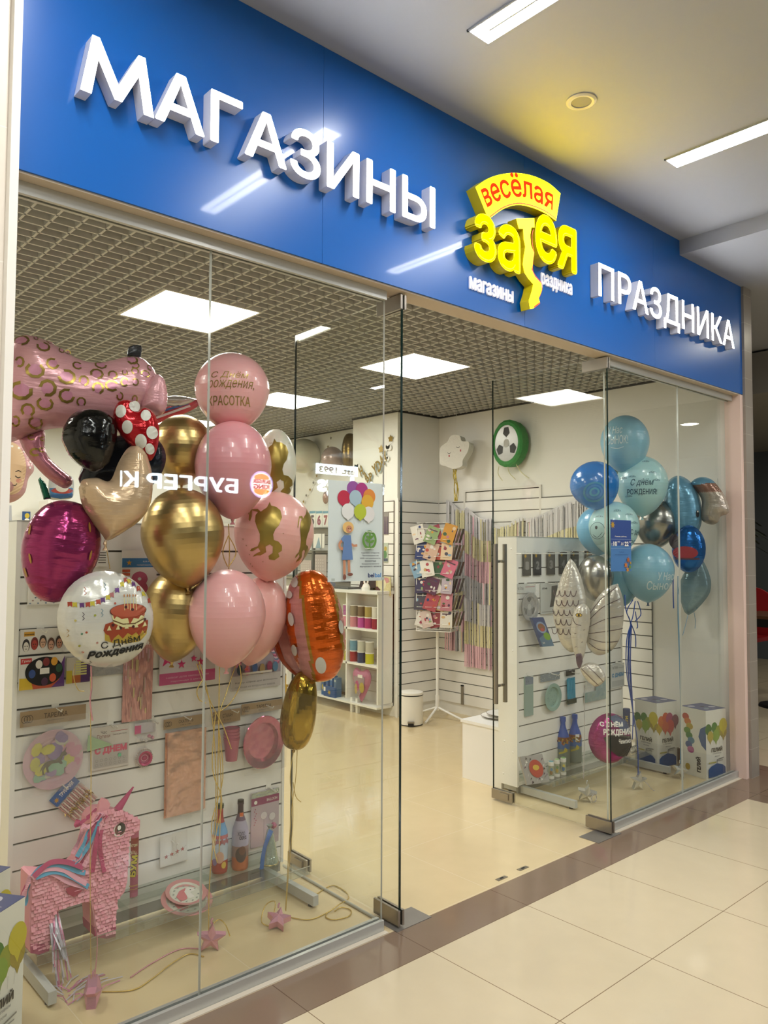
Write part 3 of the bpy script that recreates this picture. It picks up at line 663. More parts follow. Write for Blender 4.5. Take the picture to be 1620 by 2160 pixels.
# ================================================================== LEFT DISPLAY STAND
GYP = 1.0
def gondola(label, x0, x1, ztop, feet, hooks, zt, tray):
    t = thing('display_stand', label, 'display stand', ((x0 + x1) / 2, GYP + 0.05, 0), 'slatted display stands in the windows')
    b = MB(); b.box((x0, GYP + 0.008, 0.06), (x1, GYP + 0.02, ztop), GROOVE); b.box((x0, GYP, 0.06), (x1, GYP + 0.0095, 0.128), SLAT); b.box((x0, GYP + 0.004, 0.012), (x1, GYP + 0.018, 0.06), mat('gap_shade_strip', '77756c', 0.5)); z = 0.134  # lowest grey strip stands in for the shade in the gap underneath
    while z < ztop - 0.02:
        b.box((x0, GYP, z), (x1, GYP + 0.0095, min(z + 0.094, ztop) if z + 0.2 < ztop else ztop), SLAT)
        if z + 0.2 >= ztop: break
        z += 0.102
    b.build('slat_panel', t)
    for xa, xb in ((x0 - 0.018, x0), (x1, x1 + 0.012)):
        b = MB(); b.box((xa, GYP - 0.005, 0.055), (xb, GYP + 0.15, ztop), WPLAST)
        if xa < x0 and x0 > 0:
            for z, y in ((1.58, 0.04), (0.92, 0.03), (0.33, 0.1), (0.27, 0.03), (0.12, 0.11)): b.lathe([(0, 0.0035), (0.005, 0.002), (0.007, 0)], (xa, GYP + y, z), WPLAST, 10, axis=Matrix(((0, 0, -1), (0, 1, 0), (1, 0, 0))))
        b.build('end_panel', t, bevel=0.0015)
    b = MB(); b.box((x0 - 0.018, GYP - 0.003, ztop), (x1 + 0.012, GYP + 0.15, ztop + 0.006), GREY); b.build('top_cap', t)
    for fx in feet:
        b = MB(); b.box((fx - 0.014, 0.592, 0.012), (fx + 0.014, 1.14, 0.055), GREY); b.lathe([(0, 0), (0.012, 0), (0.012, 0.012)], (fx, 0.63, 0), BLACK, 12); b.lathe([(0, 0), (0.012, 0), (0.012, 0.012)], (fx, 1.1, 0), BLACK, 12); b.build('foot', t, bevel=0.0015)
    ty, xa, xb = tray
    b = MB()
    k = 3
    for i in range(k):
        a0, a1 = xa + (xb - xa) * i / k + 0.001, xa + (xb - xa) * (i + 1) / k - 0.001
        b.box((a0, ty, zt - 0.004), (a1, GYP - 0.001, zt), ACRYL); b.box((a0, ty, zt), (a1, ty + 0.004, zt + 0.03), ACRYL)
        b.box((a0, ty - 0.0008, zt - 0.005), (a1, ty + 0.0008, zt - 0.0035), ALU); b.box((a0, ty - 0.0008, zt + 0.029), (a1, ty + 0.0035, zt + 0.031), ALU)
        b.box((a0, ty, zt), (a0 + 0.002, GYP - 0.001, zt + 0.028), ACRYL)
    b.box((xa, GYP - 0.001, zt - 0.03), (xb, GYP - 0.0002, zt + 0.04), ACRYL); b.build('acrylic_tray', t)
    for px, py in hooks:
        p = at(px, py, GYP); b = MB(); b.box((p.x - 0.014, GYP - 0.003, p.z - 0.006), (p.x + 0.014, GYP, p.z + 0.014), HOOKM)
        b.tube([(p.x, GYP, p.z), (p.x, GYP - 0.07, p.z - 0.006), (p.x, GYP - 0.078, p.z + 0.003)], 0.0025, HOOKM, 8); b.build('hook', t)
    return t
gondola('white slatted display stand behind the pink and gold balloons at the left', -1.262, -0.029, 1.672, (-0.122, -1.243), [(116, 1492), (318, 1518), (386, 1510), (485, 1496), (558, 1486), (128, 1652), (358, 1770), (566, 1660), (85, 1328), (232, 1528)], 0.105, (0.705, -1.26, -0.07))
LY0 = GYP - 0.012
# --- packs hanging on the left stand
def dr_number(col, ch, head):
    def f(d, w, h):
        if head: d.rect(0, h * 0.86, w, h * 0.98, PAPER); d.rect(0.0, h * 0.66, w, h * 0.84, pm('3d7bb0')); d.star(w * 0.2, h * 0.75, h * 0.06, pm('d7a13c')); d.text('ШАР', w * 0.6, h * 0.76, w * 0.3, 0.006, PAPER); d.text('ПОЛИРОВАННЫЙ', w * 0.42, h * 0.69, w * 0.5, 0.007, PAPER)
        d.text(ch, w * 0.25, h * 0.1, w * 0.5, h * 0.48 if head else h * 0.5, pm(col), bold=0.05)
        for i in range(14): d.ell(w * (0.06 + 0.068 * i), h * (0.03 + 0.05 * ((i * 7) % 3)), 0.004, 0.003, pm(['7d93a8', 'b79a90', '5f6f86'][i % 3]), n=8)
        if head:
            for i in range(2): d.rect(0, h * (0.5 + 0.07 * i), w * 0.22, h * (0.55 + 0.07 * i), pm('d2603f'))
    return f
pack('number_balloon_pack', 'white pack with a pink number 2 half hidden behind the plum balloon', 'balloon pack', (60, 1160, 140, 1275), LY0, PAPER, dr_number('c889b5', '2', False))
pack('number_balloon_pack', 'white pack with blue band and big pink figure left of the gold balloons', 'balloon pack', (257, 1160, 330, 1268), LY0, PAPER, dr_number('c25a78', '8', True))
pack('sticker_pack', 'small white pack with dark stripes above the white cake balloon', 'pack', (205, 1158, 228, 1195), LY0, PAPER, lambda d, w, h: [d.rect(w * 0.1, h * (0.2 + 0.14 * i), w * 0.8, h * (0.25 + 0.14 * i), pm('565049')) for i in range(5)])
def dr_masks(d, w, h):
    d.rect(w * 0.08, h * 0.72, w * 0.32, h * 0.9, pm('c9952f')); d.text('ФОТОБУТАФОРИЯ', w * 0.09, h * 0.77, w * 0.22, 0.005, BLACK, bold=0.04)
    for i, (sk, hr) in enumerate((('d9d2c6', '2c2826'), ('a63a2c', '6e211a'), ('caa083', '3b2f26'), ('c99a80', '5a3b2c'), ('b98066', '3d2a22'))):
        u = w * (0.13 + 0.19 * i); v = h * (0.3 + 0.06 * (i % 3)); d.ell(u, v + h * 0.06, w * 0.085, h * 0.26, pm(hr)); d.ell(u, v, w * 0.062, h * 0.2, pm(sk))
        for q in (-1, 1): d.ell(u + q * w * 0.025, v + h * 0.03, w * 0.012, h * 0.025, BLACK)
        d.rect(u - w * 0.02, v - h * 0.09, u + w * 0.02, v - h * 0.07, BLACK)
pack('paper_mask_pack', 'wide white pack printed with a row of party face masks', 'mask pack', (43, 1326, 134, 1378), LY0, pm('d9d4cc'), dr_masks)
def dr_pal(d, w, h):
    d.poly([(0, 0), (w, 0), (w, h * 0.95), (w * 0.85, h * 0.5)], pm('5a2d78')); d.poly([(0, 0), (w * 0.7, 0), (w * 0.9, h * 0.25), (0, h * 0.3)], pm('c0502a')); d.poly([(0, 0), (w * 0.3, 0), (w * 0.24, h * 0.34), (0, h * 0.36)], pm('d8b62f'))
    d.rect(w * 0.02, h * 0.78, w * 0.26, h * 0.95, pm('b82b2f')); d.text('Грим', w * 0.05, h * 0.82, w * 0.18, h * 0.09, PAPER)
    d.ell(w * 0.54, h * 0.52, w * 0.42, h * 0.44, mat('palette_black', '1c1b1c', 0.25), n=40)
    for u, v, c in ((0.42, 0.74, 'e6e0d4'), (0.58, 0.8, '7e2a2a'), (0.76, 0.8, 'dca032'), (0.87, 0.58, '1f4a33'), (0.73, 0.3, 'd65a30'), (0.55, 0.2, '4d2a44'), (0.27, 0.47, '35508f')): d.ell(w * u, h * v, w * 0.075, h * 0.13, pm(c))
    d.rect(w * 0.44, h * 0.44, w * 0.65, h * 0.62, PAPER)
pack('face_paint_palette', 'face paint set with a black oval palette of coloured paints', 'face paint', (41, 1383, 136, 1452), LY0 - 0.01, pm('d6d3cd'), dr_pal, th=0.012)
def dr_cray(d, w, h):
    d.rect(0, 0, w * 0.25, h * 0.5, pm('c9b52f')); d.rect(w * 0.25, 0, w * 0.6, h * 0.3, pm('b5622c')); d.rect(w * 0.6, 0, w, h * 0.9, pm('4e2a66'))
    for i in range(6): d.rect(w * 0.38, h * (0.3 + 0.1 * i), w * 0.85, h * (0.365 + 0.1 * i), pm('d9d58a'))
pack('crayon_pack', 'small pack of face crayons right of the black paint palette', 'crayons', (140, 1386, 190, 1440), LY0, pm('c9c2b4'), dr_cray)
pack('glitter_pack', 'grey glossy pack half hidden under the white cake balloon', 'pack', (190, 1380, 260, 1424), LY0, mat('grey_pack', 'a5a3a3', 0.2, 0.3, bump=('noise', 60, 0.5)))
IRID = mat('iridescent_film', 'd9a3a0', 0.15, 0.55, bump=('long', 90, 0.7))
def dr_irid(d, w, h):
    random.seed(3)
    for i in range(26):
        u, v = random.random() * w * 0.85, random.random() * h * 0.85; d.rect(u, v, u + w * 0.05, v + h * (0.05 + 0.12 * random.random()), mat(['irid_a', 'irid_b', 'irid_c'][i % 3], ['e0cf9e', 'e8b9c6', 'cdb2a6'][i % 3], 0.15, 0.5), 1 + i)
    d.rect(0, h * 0.94, w, h, PAPER)
    for i in range(5): d.poly([(w * i / 5, h * 0.94), (w * (i + 0.5) / 5, h * 0.985), (w * (i + 1) / 5, h * 0.94), (w * (i + 0.5) / 5, h * 0.96)], pm('b53a34'))
pack('foil_curtain_pack', 'tall narrow pack of shimmering pink foil curtain below the cake balloon', 'foil curtain pack', (260, 1352, 322, 1520), LY0 - 0.006, IRID, dr_irid, rot=-0.01)
def dr_garl(d, w, h):
    d.rect(0, 0, w, h * 0.24, pm('c0457f')); d.text('НАБОР ДЛЯ УКРАШЕНИЯ', w * 0.12, h * 0.12, w * 0.76, 0.008, pm('e8bcd0')); d.text('гирлянда 2 метра', w * 0.2, h * 0.04, w * 0.6, 0.008, pm('e8bcd0'))
    for u, v, r in ((0.14, 0.55, 0.2), (0.38, 0.85, 0.2), (0.38, 0.4, 0.1), (0.6, 0.5, 0.08), (0.72, 0.42, 0.1), (0.84, 0.55, 0.09), (0.92, 0.75, 0.14), (0.55, 0.8, 0.12)):
        d.line([(w * u, h * v), (w * u, h)], 0.001, pm('8a6070')); d.star(w * u, h * v, h * r, pm('c32a6a'))
pack('star_garland_pack', 'pack of magenta hanging stars above a rose gold pack', 'garland pack', (337, 1340, 454, 1440), LY0, pm('cbc3c5'), dr_garl)
def dr_arch(d, w, h):
    d.rect(0, h * 0.28, w, h, pm('a79ca6'))
    for i in range(34):
        a = PI * i / 33; d.ell(w * 0.52 + w * 0.4 * math.cos(a), h * 0.5 + h * 0.4 * math.sin(a), w * 0.06, w * 0.06, pm(['b0476e', 'd98aa6', '6f87a8', 'e3c4ce'][i % 4]), n=10)
    for u, v, c in ((0.15, 0.4, '39495c'), (0.3, 0.38, 'c46a8e'), (0.45, 0.42, '455f8f'), (0.6, 0.38, 'a58a58'), (0.75, 0.42, '9a3c5c'), (0.87, 0.4, '5a86a8')): d.ell(w * u, h * v, w * 0.055, h * 0.1, pm(c))
    d.rect(w * 0.2, h * 0.3, w * 0.8, h * 0.34, pm('e5dccc')); d.text('Набор шаров для фотозоны', w * 0.06, h * 0.13, w * 0.85, 0.010, pm('55504f')); d.text('гирлянда из воздушных шаров', w * 0.06, h * 0.04, w * 0.8, 0.009, pm('6b6563'))
pack('balloon_arch_kit', 'pack with a picture of a balloon arch behind the lowest pink balloons', 'balloon kit', (488, 1345, 592, 1452), LY0, pm('cfc9c4'), dr_arch)
# plates in a clear bag under a kraft header
def hung(name, label, cat, box, group=None):
    x0, z0, x1, z1 = span(*box, LY0); return thing(name, label, cat, ((x0 + x1) / 2, LY0, z0), group), x0, z0, x1, z1
def kraft(t, box, txt, sub):
    def f(d, w, h):
        d.text(txt, w * 0.35, h * 0.42, w * 0.36, h * 0.32, pm('4a3826'), bold=0.02); d.text(sub, w * 0.4, h * 0.18, w * 0.25, h * 0.12, pm('4a3826'))
        for i in range(3): d.ring(w * (0.06 + 0.04 * i), h * 0.5, h * 0.2, h * 0.25, 0.002, pm('4a3826'))
    return pack('header_card', None, None, box, LY0 - 0.004, KRAFT, f, th=0.003, parent=t)
t, x0, z0, x1, z1 = hung('paper_plate_pack', 'clear bag of pastel patchwork plates with a unicorn under a kraft header', 'plate pack', (44, 1492, 180, 1668))
kraft(t, (43, 1494, 181, 1526), 'ТАРЕЛКА', 'бумажная')
b = MB(); c = at(112, 1601, LY0); r = (at(175, 1601, LY0).x - at(48, 1601, LY0).x) / 2; disc(b, (c.x, LY0 - 0.003, c.z), r, r, pm('d9b4c0'), depth=0.003)
d = Dec(b, facing_y((c.x, LY0 - 0.0075, c.z)), lay=0.00008); random.seed(11); PAL = ['d79ab0', 'a68fb8', 'cfcc62', '98c4a6', 'dcb4c0', 'c9c6b6', '9681b0', 'd9d255']
for i in range(44):
    a, q = random.random() * 2 * PI, math.sqrt(random.random()) * 0.76 * r; d.ell(q * math.cos(a), q * math.sin(a), r * 0.24, r * 0.17, pm(PAL[i % 8]), n=8, rot=random.random() * 3)
HORSE = [(-0.55, -0.15), (-0.42, 0.02), (-0.2, 0.1), (0.05, 0.08), (0.25, 0.22), (0.33, 0.38), (0.42, 0.42), (0.55, 0.62), (0.5, 0.4), (0.58, 0.3), (0.52, 0.22), (0.4, 0.22), (0.33, 0.02), (0.4, -0.12), (0.3, -0.15), (0.2, -0.05), (-0.1, -0.06), (-0.25, -0.2), (-0.2, -0.42), (-0.3, -0.42), (-0.36, -0.15), (-0.45, -0.3), (-0.4, -0.5), (-0.5, -0.48), (-0.52, -0.25), (-0.62, -0.35)]
d.poly([(r * 0.75 * u, r * 0.75 * v - 0.01) for u, v in HORSE], pm('6a6450')); b.build('plate', t); cello_bag(t, x0, z0, x1, z1 - 0.035, LY0 - 0.024, LY0)
def dr_candle(d, w, h):
    d.text('Час', w * 0.24, h * 0.83, w * 0.16, h * 0.08, pm('4a4040')); d.text('Потехи', w * 0.14, h * 0.73, w * 0.34, h * 0.09, pm('8a4a44')); d.line([(w * 0.5, h * 0.86), (w * 0.95, h * 0.86)], 0.002, pm('b54a4a')); d.text('Свечи для торта', w * 0.56, h * 0.76, w * 0.36, h * 0.04, pm('6a6260'))
    d.rect(w * 0.06, h * 0.05, w * 0.97, h * 0.55, mat('blister', 'bdb8b2', 0.15)); d.text('С ДНЕМ', w * 0.08, h * 0.34, w * 0.86, h * 0.2, pm('d5657c'), bold=0.07)
    for i in range(7):
        for j in range(2): d.ring(w * (0.14 + 0.12 * i), h * (0.12 + 0.1 * j), w * 0.035, h * 0.035, 0.001, pm('8f8a84'), n=10)
    d.rect(w * 0.7, h * 0.24, w * 0.78, h * 0.32, pm('76c79a'))
pack('letter_candle_pack', 'white card of pink letter candles between two round plates packs', 'candle pack', (193, 1531, 272, 1620), LY0, pm('d3cdc4'), dr_candle)
b = MB(); c = at(196, 1573, LY0 - 0.008); d = Dec(b, facing_y(c)); d.poly([(-0.02, 0.045), (0.085, -0.01), (-0.025, -0.02)], pm('a9c49c')); o = b.build('price_flag'); tag(o, 'pale green pointed paper flag between plate pack and letter candles', 'paper flag')
t, x0, z0, x1, z1 = hung('hair_clip_pack', 'tiny clear bag with pink and white trinkets on a hook above the rosette', 'trinket pack', (284, 1524, 328, 1568))
b = MB(); d = Dec(b, facing_y((x0, LY0, z0))); w, h = x1 - x0, z1 - z0; d.rect(0, h * 0.5, w, h, pm('c9c4c8')); d.rect(0, h * 0.5, w * 0.3, h * 0.9, pm('d0618c')); b.build('header_card', t)
b = MB()
for u, v, cc in ((0.3, 0.25, 'd9d6d4'), (0.5, 0.18, 'e3dfda'), (0.65, 0.35, 'cf7f9d'), (0.8, 0.25, 'd08fa8')): b.lathe([(0, -0.009), (0.008, -0.004), (0.009, 0.003), (0, 0.009)], (x0 + w * u, LY0 - 0.01, z0 + h * v), plast(cc), 10)
b.build('trinket', t); cello_bag(t, x0, z0, x1, z0 + h * 0.6, LY0 - 0.02, LY0)
t = thing('rosette_badge', 'round pink rosette with silver bead rim beside the rose gold pack', 'rosette', at(303, 1598, LY0)); c = at(303, 1598, LY0)
b = MB(); R_ = 0.036
for i in range(26): a = 2 * PI * i / 26; b.lathe([(0, -0.004), (0.004, -0.001), (0.004, 0.002), (0, 0.004)], (c.x + R_ * math.cos(a), LY0 - 0.006, c.z + R_ * math.sin(a)), plast('c3b7ac'), 8)
b.build('bead_rim', t); b = MB(); disc(b, (c.x, LY0 - 0.006, c.z), 0.031, 0.031, mat('rosette_pink', 'c4517a', 0.3, 0.3)); d = Dec(b, facing_y((c.x, LY0 - 0.007, c.z)))
for i in range(3): d.ring(0, 0, 0.022 - 0.006 * i, 0.02 - 0.006 * i, 0.0025, pm(['d889a6', 'e6b7c6', 'a93561'][i]))
b.build('badge', t)
t, x0, z0, x1, z1 = hung('tablecloth_pack', 'rose gold foil tablecloth folded in a clear bag under a kraft header', 'tablecloth pack', (346, 1510, 432, 1717))
kraft(t, (346, 1512, 432, 1533), 'СКАТЕРТЬ', '130 x 180'); ROSE = mat('rose_gold_foil', 'd6a084', 0.16, 0.7, bump=('noise', 11, 1.0))
b = MB(); bx = span(347, 1540, 431, 1716, LY0)
for i in range(3): b.box((bx[0] + 0.004 * i, LY0 - 0.004 * i - 0.004, bx[1] + 0.003 * i), (bx[2] - 0.002 * (2 - i), LY0 - 0.004 * i, bx[3]), ROSE)
b.build('folded_tablecloth', t, bevel=0.002); cello_bag(t, x0, z0, x1, bx[3] + 0.004, LY0 - 0.022, LY0)
t, x0, z0, x1, z1 = hung('paper_cup_pack', 'hanging stack of pink paper cups behind the gold ribbons', 'cup pack', (449, 1498, 507, 1602))
kraft(t, (449, 1498, 507, 1524), 'СТАКАН', '6 шт')
cx = at(479, 1565, LY0).x; zb, zt_ = at(479, 1600, LY0).z, at(479, 1528, LY0).z; hh = zt_ - zb; CUP = mat('cup_pink', 'b56a80', 0.3, 0.3)
for i in range(5):
    b = MB(); z = zb + hh * (0.0 if i == 0 else 0.44 + 0.0 * i) + (0.014 * i if i else 0); r1 = 0.036; h1 = 0.095 if i == 0 else 0.02
    b.lathe([(0.026 if i == 0 else 0.034, 0), (r1, h1), (r1 + 0.002, h1 + 0.001), (r1, h1 + 0.003), (r1 - 0.002, h1)] if i else [(0, 0), (0.026, 0), (r1, h1), (r1 + 0.002, h1 + 0.001), (r1, h1 + 0.003), (r1 - 0.002, h1)], (cx, LY0 - 0.04, z), CUP if i else CUP, 24); b.build('paper_cup', t)
t, x0, z0, x1, z1 = hung('foil_plate_pack', 'large shiny pink plate in a clear bag at the right edge of the stand', 'plate pack', (508, 1480, 596, 1624))
kraft(t, (510, 1480, 596, 1502), 'ТАРЕЛКА', 'фольга')
b = MB(); c = at(550, 1563, LY0); rx = (at(592, 1563, LY0).x - at(507, 1563, LY0).x) / 2; rz = (at(550, 1507, LY0).z - at(550, 1618, LY0).z) / 2; disc(b, (c.x, LY0 - 0.006, c.z), rx, rz, PINKF, depth=0.02); b.build('plate', t); cello_bag(t, x0, z0, x1, z1 - 0.02, LY0 - 0.036, LY0)
# straws: tilted bag with a blue header
p0, p1 = at(112, 1696, LY0), at(160, 1641, LY0); U = (p1 - p0).normalized(); V = Vector((U.z, 0, -U.x)); L = (p1 - p0).length
t = thing('drinking_straw_pack', 'tilted bag of pink straws with gold tinsel and blue header beside the piñata ear', 'straw pack', p0)
b = MB(); b.obox((p0 + p1) / 2 + V * 0.0, U * (L / 2), V * 0.022, Vector((0, -0.002, 0)), pm('2d62a5')); d = Dec(b, planar(p0 - Vector((0, 0.0022, 0)), U, -V, (0, -1, 0))); d.text('ТРУБОЧКИ', L * 0.3, -0.008, L * 0.55, 0.017, PAPER, bold=0.03); d.star(L * 0.14, 0, 0.012, pm('cf9f3c'), n=8); b.build('header_card', t)
b = MB(); random.seed(2)
for i in range(16):
    q = p0 + U * (L * (i + 0.5) / 16); b.tube([q + V * 0.025 + Vector((0, -0.006 - 0.004 * (i % 2), 0)), q + V * 0.125 + Vector((0, -0.006 - 0.004 * (i % 2), 0))], 0.0035, plast(['d8a39f', 'e6d2c6'][i % 2]), 6)
b.build('straws', t); b = MB(); TINS = mat('gold_tinsel', 'a98a3a', 0.25, 0.6)
for i in range(120):
    q = p0 + U * (L * random.random()) + V * (0.075 + random.gauss(0, 0.008)); e = Vector((random.gauss(0, 1), -abs(random.gauss(0, 1)), random.gauss(0, 1))).normalized() * 0.012; b.ribbon([q + Vector((0, -0.012, 0)), q + Vector((0, -0.012, 0)) + e], 0.002, TINS, up=(0.3, 0.4, 0.8))
b.build('tinsel_band', t)
t = pack('earring_card', 'small white card with a thread of four red stars over the pink plates', 'garland card', (338, 1758, 395, 1822), LY0 - 0.004, pm('dcd9d0'), lambda d, w, h: ([d.star(w * (0.22 + 0.2 * i), h * (0.3 + 0.035 * i), 0.011, pm('b04a42')) for i in range(4)], d.line([(w * 0.1, h * 0.32), (w * 0.5, h * 0.3), (w * 0.95, h * 0.5)], 0.001, pm('9a8a80')), d.line([(w * 0.45, h * 0.9), (w * 0.4, h * 0.2)], 0.0012, pm('c3bdb3')), d.line([(w * 0.55, h * 0.9), (w * 0.62, h * 0.2)], 0.0012, pm('c3bdb3'))), th=0.003, rot=0.02)
HOLO = mat('holographic_foil', 'b9c4bd', 0.15, 0.8, bump=('noise', 120, 0.6))
def dr_bub(d, w, h):
    d.rect(0, h * 0.9, w, h, HOLO); d.rect(0, h * 0.76, w, h * 0.9, pm('8e3a63')); d.text('BALLOON', w * 0.55, h * 0.8, w * 0.38, h * 0.05, PAPER); d.ell(w * 0.15, h * 0.82, h * 0.035, h * 0.035, PAPER)
    for u, v, r in ((0.45, 0.55, 0.12), (0.75, 0.5, 0.12)): d.ell(w * u, h * v, w * r, w * r, pm('d5cfce')); d.ring(w * u, h * v, w * r, w * r, 0.001, pm('8d8586')); d.line([(w * u, h * v - w * r), (w * u, h * 0.1)], 0.001, BLACK)
    for i in range(8): d.ell(w * (0.1 + 0.03 * (i % 3)), h * (0.42 + 0.04 * i), 0.003, 0.003, pm('a0405a'), n=6)
pack('bubble_balloon_pack', 'tall mauve pack with pictures of clear bubble balloons behind the bottles', 'balloon pack', (530, 1668, 588, 1782), LY0, pm('b9a9b0'), dr_bub)
# --- things standing on the left tray
TZ = 0.105
def on_tray(px, py): p = atz(px, py, TZ); return p
p = on_tray(463, 1838); h = at(469, 1697, p.y).z - TZ; t = thing('drink_bottle', 'left of the two party drink bottles, red neck and light blue label', 'bottle', p, 'party drink bottles on the left tray')
b = MB(); bottle_mb(b, p, h, 0.036, lambda f: pm('a8402e') if f < 0.06 else pm('b9c3cc') if f < 0.42 else pm('a83a30') if f < 0.56 else pm('5a93c0') if f < 0.74 else pm('a93429') if f < 0.93 else pm('2c3a22'))
d = Dec(b, cylmap(p, 0.0365), 0.015); d.ell(0.0, h * 0.25, 0.02, 0.026, pm('cfa38a')); d.ell(-0.024, h * 0.18, 0.012, 0.016, pm('8d76a0')); d.ell(0.02, h * 0.13, 0.012, 0.015, pm('d8b44a'))
for i in range(9): d.ell(-0.04 + 0.01 * i, h * 0.47 + 0.006 * (i % 2), 0.006, 0.012, pm('8e2a24'), n=8)
b.build('glass_body', t); b = MB(); b.lathe([(0.0155, 0), (0.016, 0.004), (0.0155, 0.012), (0.0, 0.012)], p + Vector((0, 0, h - 0.006)), mat('green_cap', '35432a', 0.3, 0.5), 16); b.build('cap', t)
p = on_tray(506, 1831); h = at(513, 1688, p.y).z - TZ; t = thing('drink_bottle', 'right of the two party drink bottles, tall with dark purple neck and orange tag', 'bottle', p, 'party drink bottles on the left tray')
b = MB(); bottle_mb(b, p, h, 0.038, lambda f: pm('b56438') if f < 0.1 else pm('8f6f63') if f < 0.3 else pm('a8a2b4') if f < 0.68 else pm('6a5468') if f < 0.82 else pm('3a2530'), neck=0.34)
d = Dec(b, cylmap(p, 0.0385), 0.015); d.text('ХОЛО', -0.012, h * 0.52, 0.034, 0.018, pm('4a4658'), bold=0.02); d.text('СЕРД', -0.004, h * 0.455, 0.034, 0.018, pm('302c3e'), bold=0.05); d.ell(0.004, h * 0.24, 0.026, 0.034, pm('4b3a36')); d.ell(0.01, h * 0.3, 0.016, 0.02, pm('6b4638'))
b.build('glass_body', t); b = MB(); d = Dec(b, cylmap(p, 0.017), 0.01); d.poly([(-0.004, h * 0.84), (0.014, h * 0.84), (0.014, h * 0.7), (0.005, h * 0.67), (-0.004, h * 0.7)], pm('d8703a')); d.text('М', 0.0, h * 0.75, 0.008, 0.012, PAPER); b.build('neck_tag', t)
b = MB(); b.lathe([(0.0145, 0), (0.015, 0.004), (0.0145, 0.012), (0.0, 0.012)], p + Vector((0, 0, h - 0.006)), mat('dark_cap', '2a2420', 0.3, 0.5), 16); b.build('cap', t)
p = on_tray(568, 1822); h = at(568, 1740, p.y).z - TZ; t = thing('gift_cone', 'clear iridescent gift cone with a blue ribbon strip beside the bottles', 'gift cone', p)
b = MB(); b.lathe([(0.0, 0.0), (0.040, 0.0), (0.044, 0.008), (0.030, h * 0.45), (0.014, h * 0.86), (0.006, h * 0.92), (0.016, h)], p, mat('holo_cone', 'aebdb0', 0.12, 0.55, bump=('noise', 50, 0.8)), 20, smooth=True); b.build('cone', t)
b = MB(); b.lathe([(0.041, 0.004), (0.045, 0.007), (0.041, 0.014)], p, mat('gold_base', 'b39a5a', 0.25, 0.7), 20, cap=False); b.build('gold_rim', t)
b = MB(); b.ribbon(curve([tuple(p + Vector(q)) for q in ((-0.005, -0.02, h * 0.9), (-0.028, -0.03, h * 0.75), (-0.05, -0.03, h * 0.45), (-0.062, -0.03, 0.0))]), 0.022, pm('2f62a3'), up=(1, 0, 0.3)); b.build('blue_strip', t)
b = MB(); b.lathe([(0, -0.015), (0.012, -0.008), (0.016, 0.003), (0.008, 0.014), (0, 0.016)], p + Vector((0.022, 0.0, h * 0.95)), mat('pink_bow', 'b8708a', 0.25, 0.4), 9, smooth=False); b.build('pink_bow', t)
p = on_tray(394, 1885); p.y = 0.80; p.x = at(394, 1880, 0.8).x
for k, (rr, dz, dx, dy, lab) in enumerate(((0.105, 0.006, 0, 0, 'larger pink rimmed plate underneath on the tray'), (0.085, 0.022, 0.012, 0.03, 'smaller pink rimmed plate with unicorn lying on top of the larger one'))):
    t = thing('party_plate', lab, 'plate', p + Vector((dx, dy, dz)), 'pink unicorn plates on the tray'); c = p + Vector((dx, dy, dz))
    b = MB(); ax = Matrix.Rotation(math.radians(14), 3, 'X'); b.lathe([(0, 0.0), (rr * 0.7, 0.0), (rr * 0.8, 0.008), (rr, 0.012), (rr * 1.01, 0.010), (rr * 0.8, 0.004), (rr * 0.7, -0.002), (0, -0.002)], c, pm('c98f8c'), 40, axis=ax, mfun=lambda i: pm('c98f8c') if i in (2, 3, 4) else pm('d3d3c3'))
    d = Dec(b, lambda u, v, h_, c=c, ax=ax: c + ax @ Vector((u, v, 0.001 + h_)), None)
    s = rr / 0.105
    d.poly([(-0.05 * s, -0.045 * s), (-0.055 * s, 0.0), (-0.02 * s, 0.035 * s), (0.02 * s, 0.045 * s), (0.005 * s, 0.02 * s), (0.0, -0.01 * s), (-0.012 * s, -0.04 * s)], pm('cf7c80')); d.poly([(-0.005 * s, -0.04 * s), (0.0, 0.02 * s), (0.03 * s, 0.045 * s), (0.06 * s, 0.02 * s), (0.05 * s, 0.005 * s), (0.025 * s, 0.0), (0.03 * s, -0.04 * s)], pm('e3e0d6'))
    d.ell(0.035 * s, 0.02 * s, 0.004 * s, 0.004 * s, BLACK)
    for i in range(12): a = PI * 0.1 + i * 0.5; d.ell(rr * 0.6 * math.cos(a), rr * 0.6 * math.sin(a), 0.006 * s, 0.003 * s, pm('8c9a92'), n=8)
    b.build('plate_body', t)
p = on_tray(280, 1888); p.y = max(p.y, 0.86); p.x = at(279, 1880, p.y).x; h = at(285, 1750, p.y).z - TZ
t = thing('confetti_cannon', 'red and pink confetti cannon tube standing behind the piñata nose', 'confetti cannon', p); b = MB(); r = 0.0235
b.lathe([(0, 0), (r, 0), (r, h * 0.07)], p, pm('c4708a'), 24); b.lathe([(r, h * 0.07), (r, h * 0.32), (r, h * 0.62), (r, h * 0.9), (r, h)], p, None, 24, mfun=lambda i: pm(['b9667c', 'c98a7c', '9a3a2c', 'c0627c'][i])); b.lathe([(r, h), (r * 0.9, h), (r * 0.88, h - 0.004), (0, h - 0.004)], p, pm('b3a6a0'), 24)
d = Dec(b, cylmap(p, r + 0.0003), 0.01)
d.text('БУМ', 0.013, h * 0.3, h * 0.34, 0.030, BLACK, bold=0.12, rot=PI / 2 - 0.12); d.text('БУМ', 0.011, h * 0.305, h * 0.33, 0.026, pm('d9c93a'), bold=0.05, rot=PI / 2 - 0.12)
d.text('БАТОН', -0.018, h * 0.77, 0.036, 0.012, pm('e6d9a8'), bold=0.05)
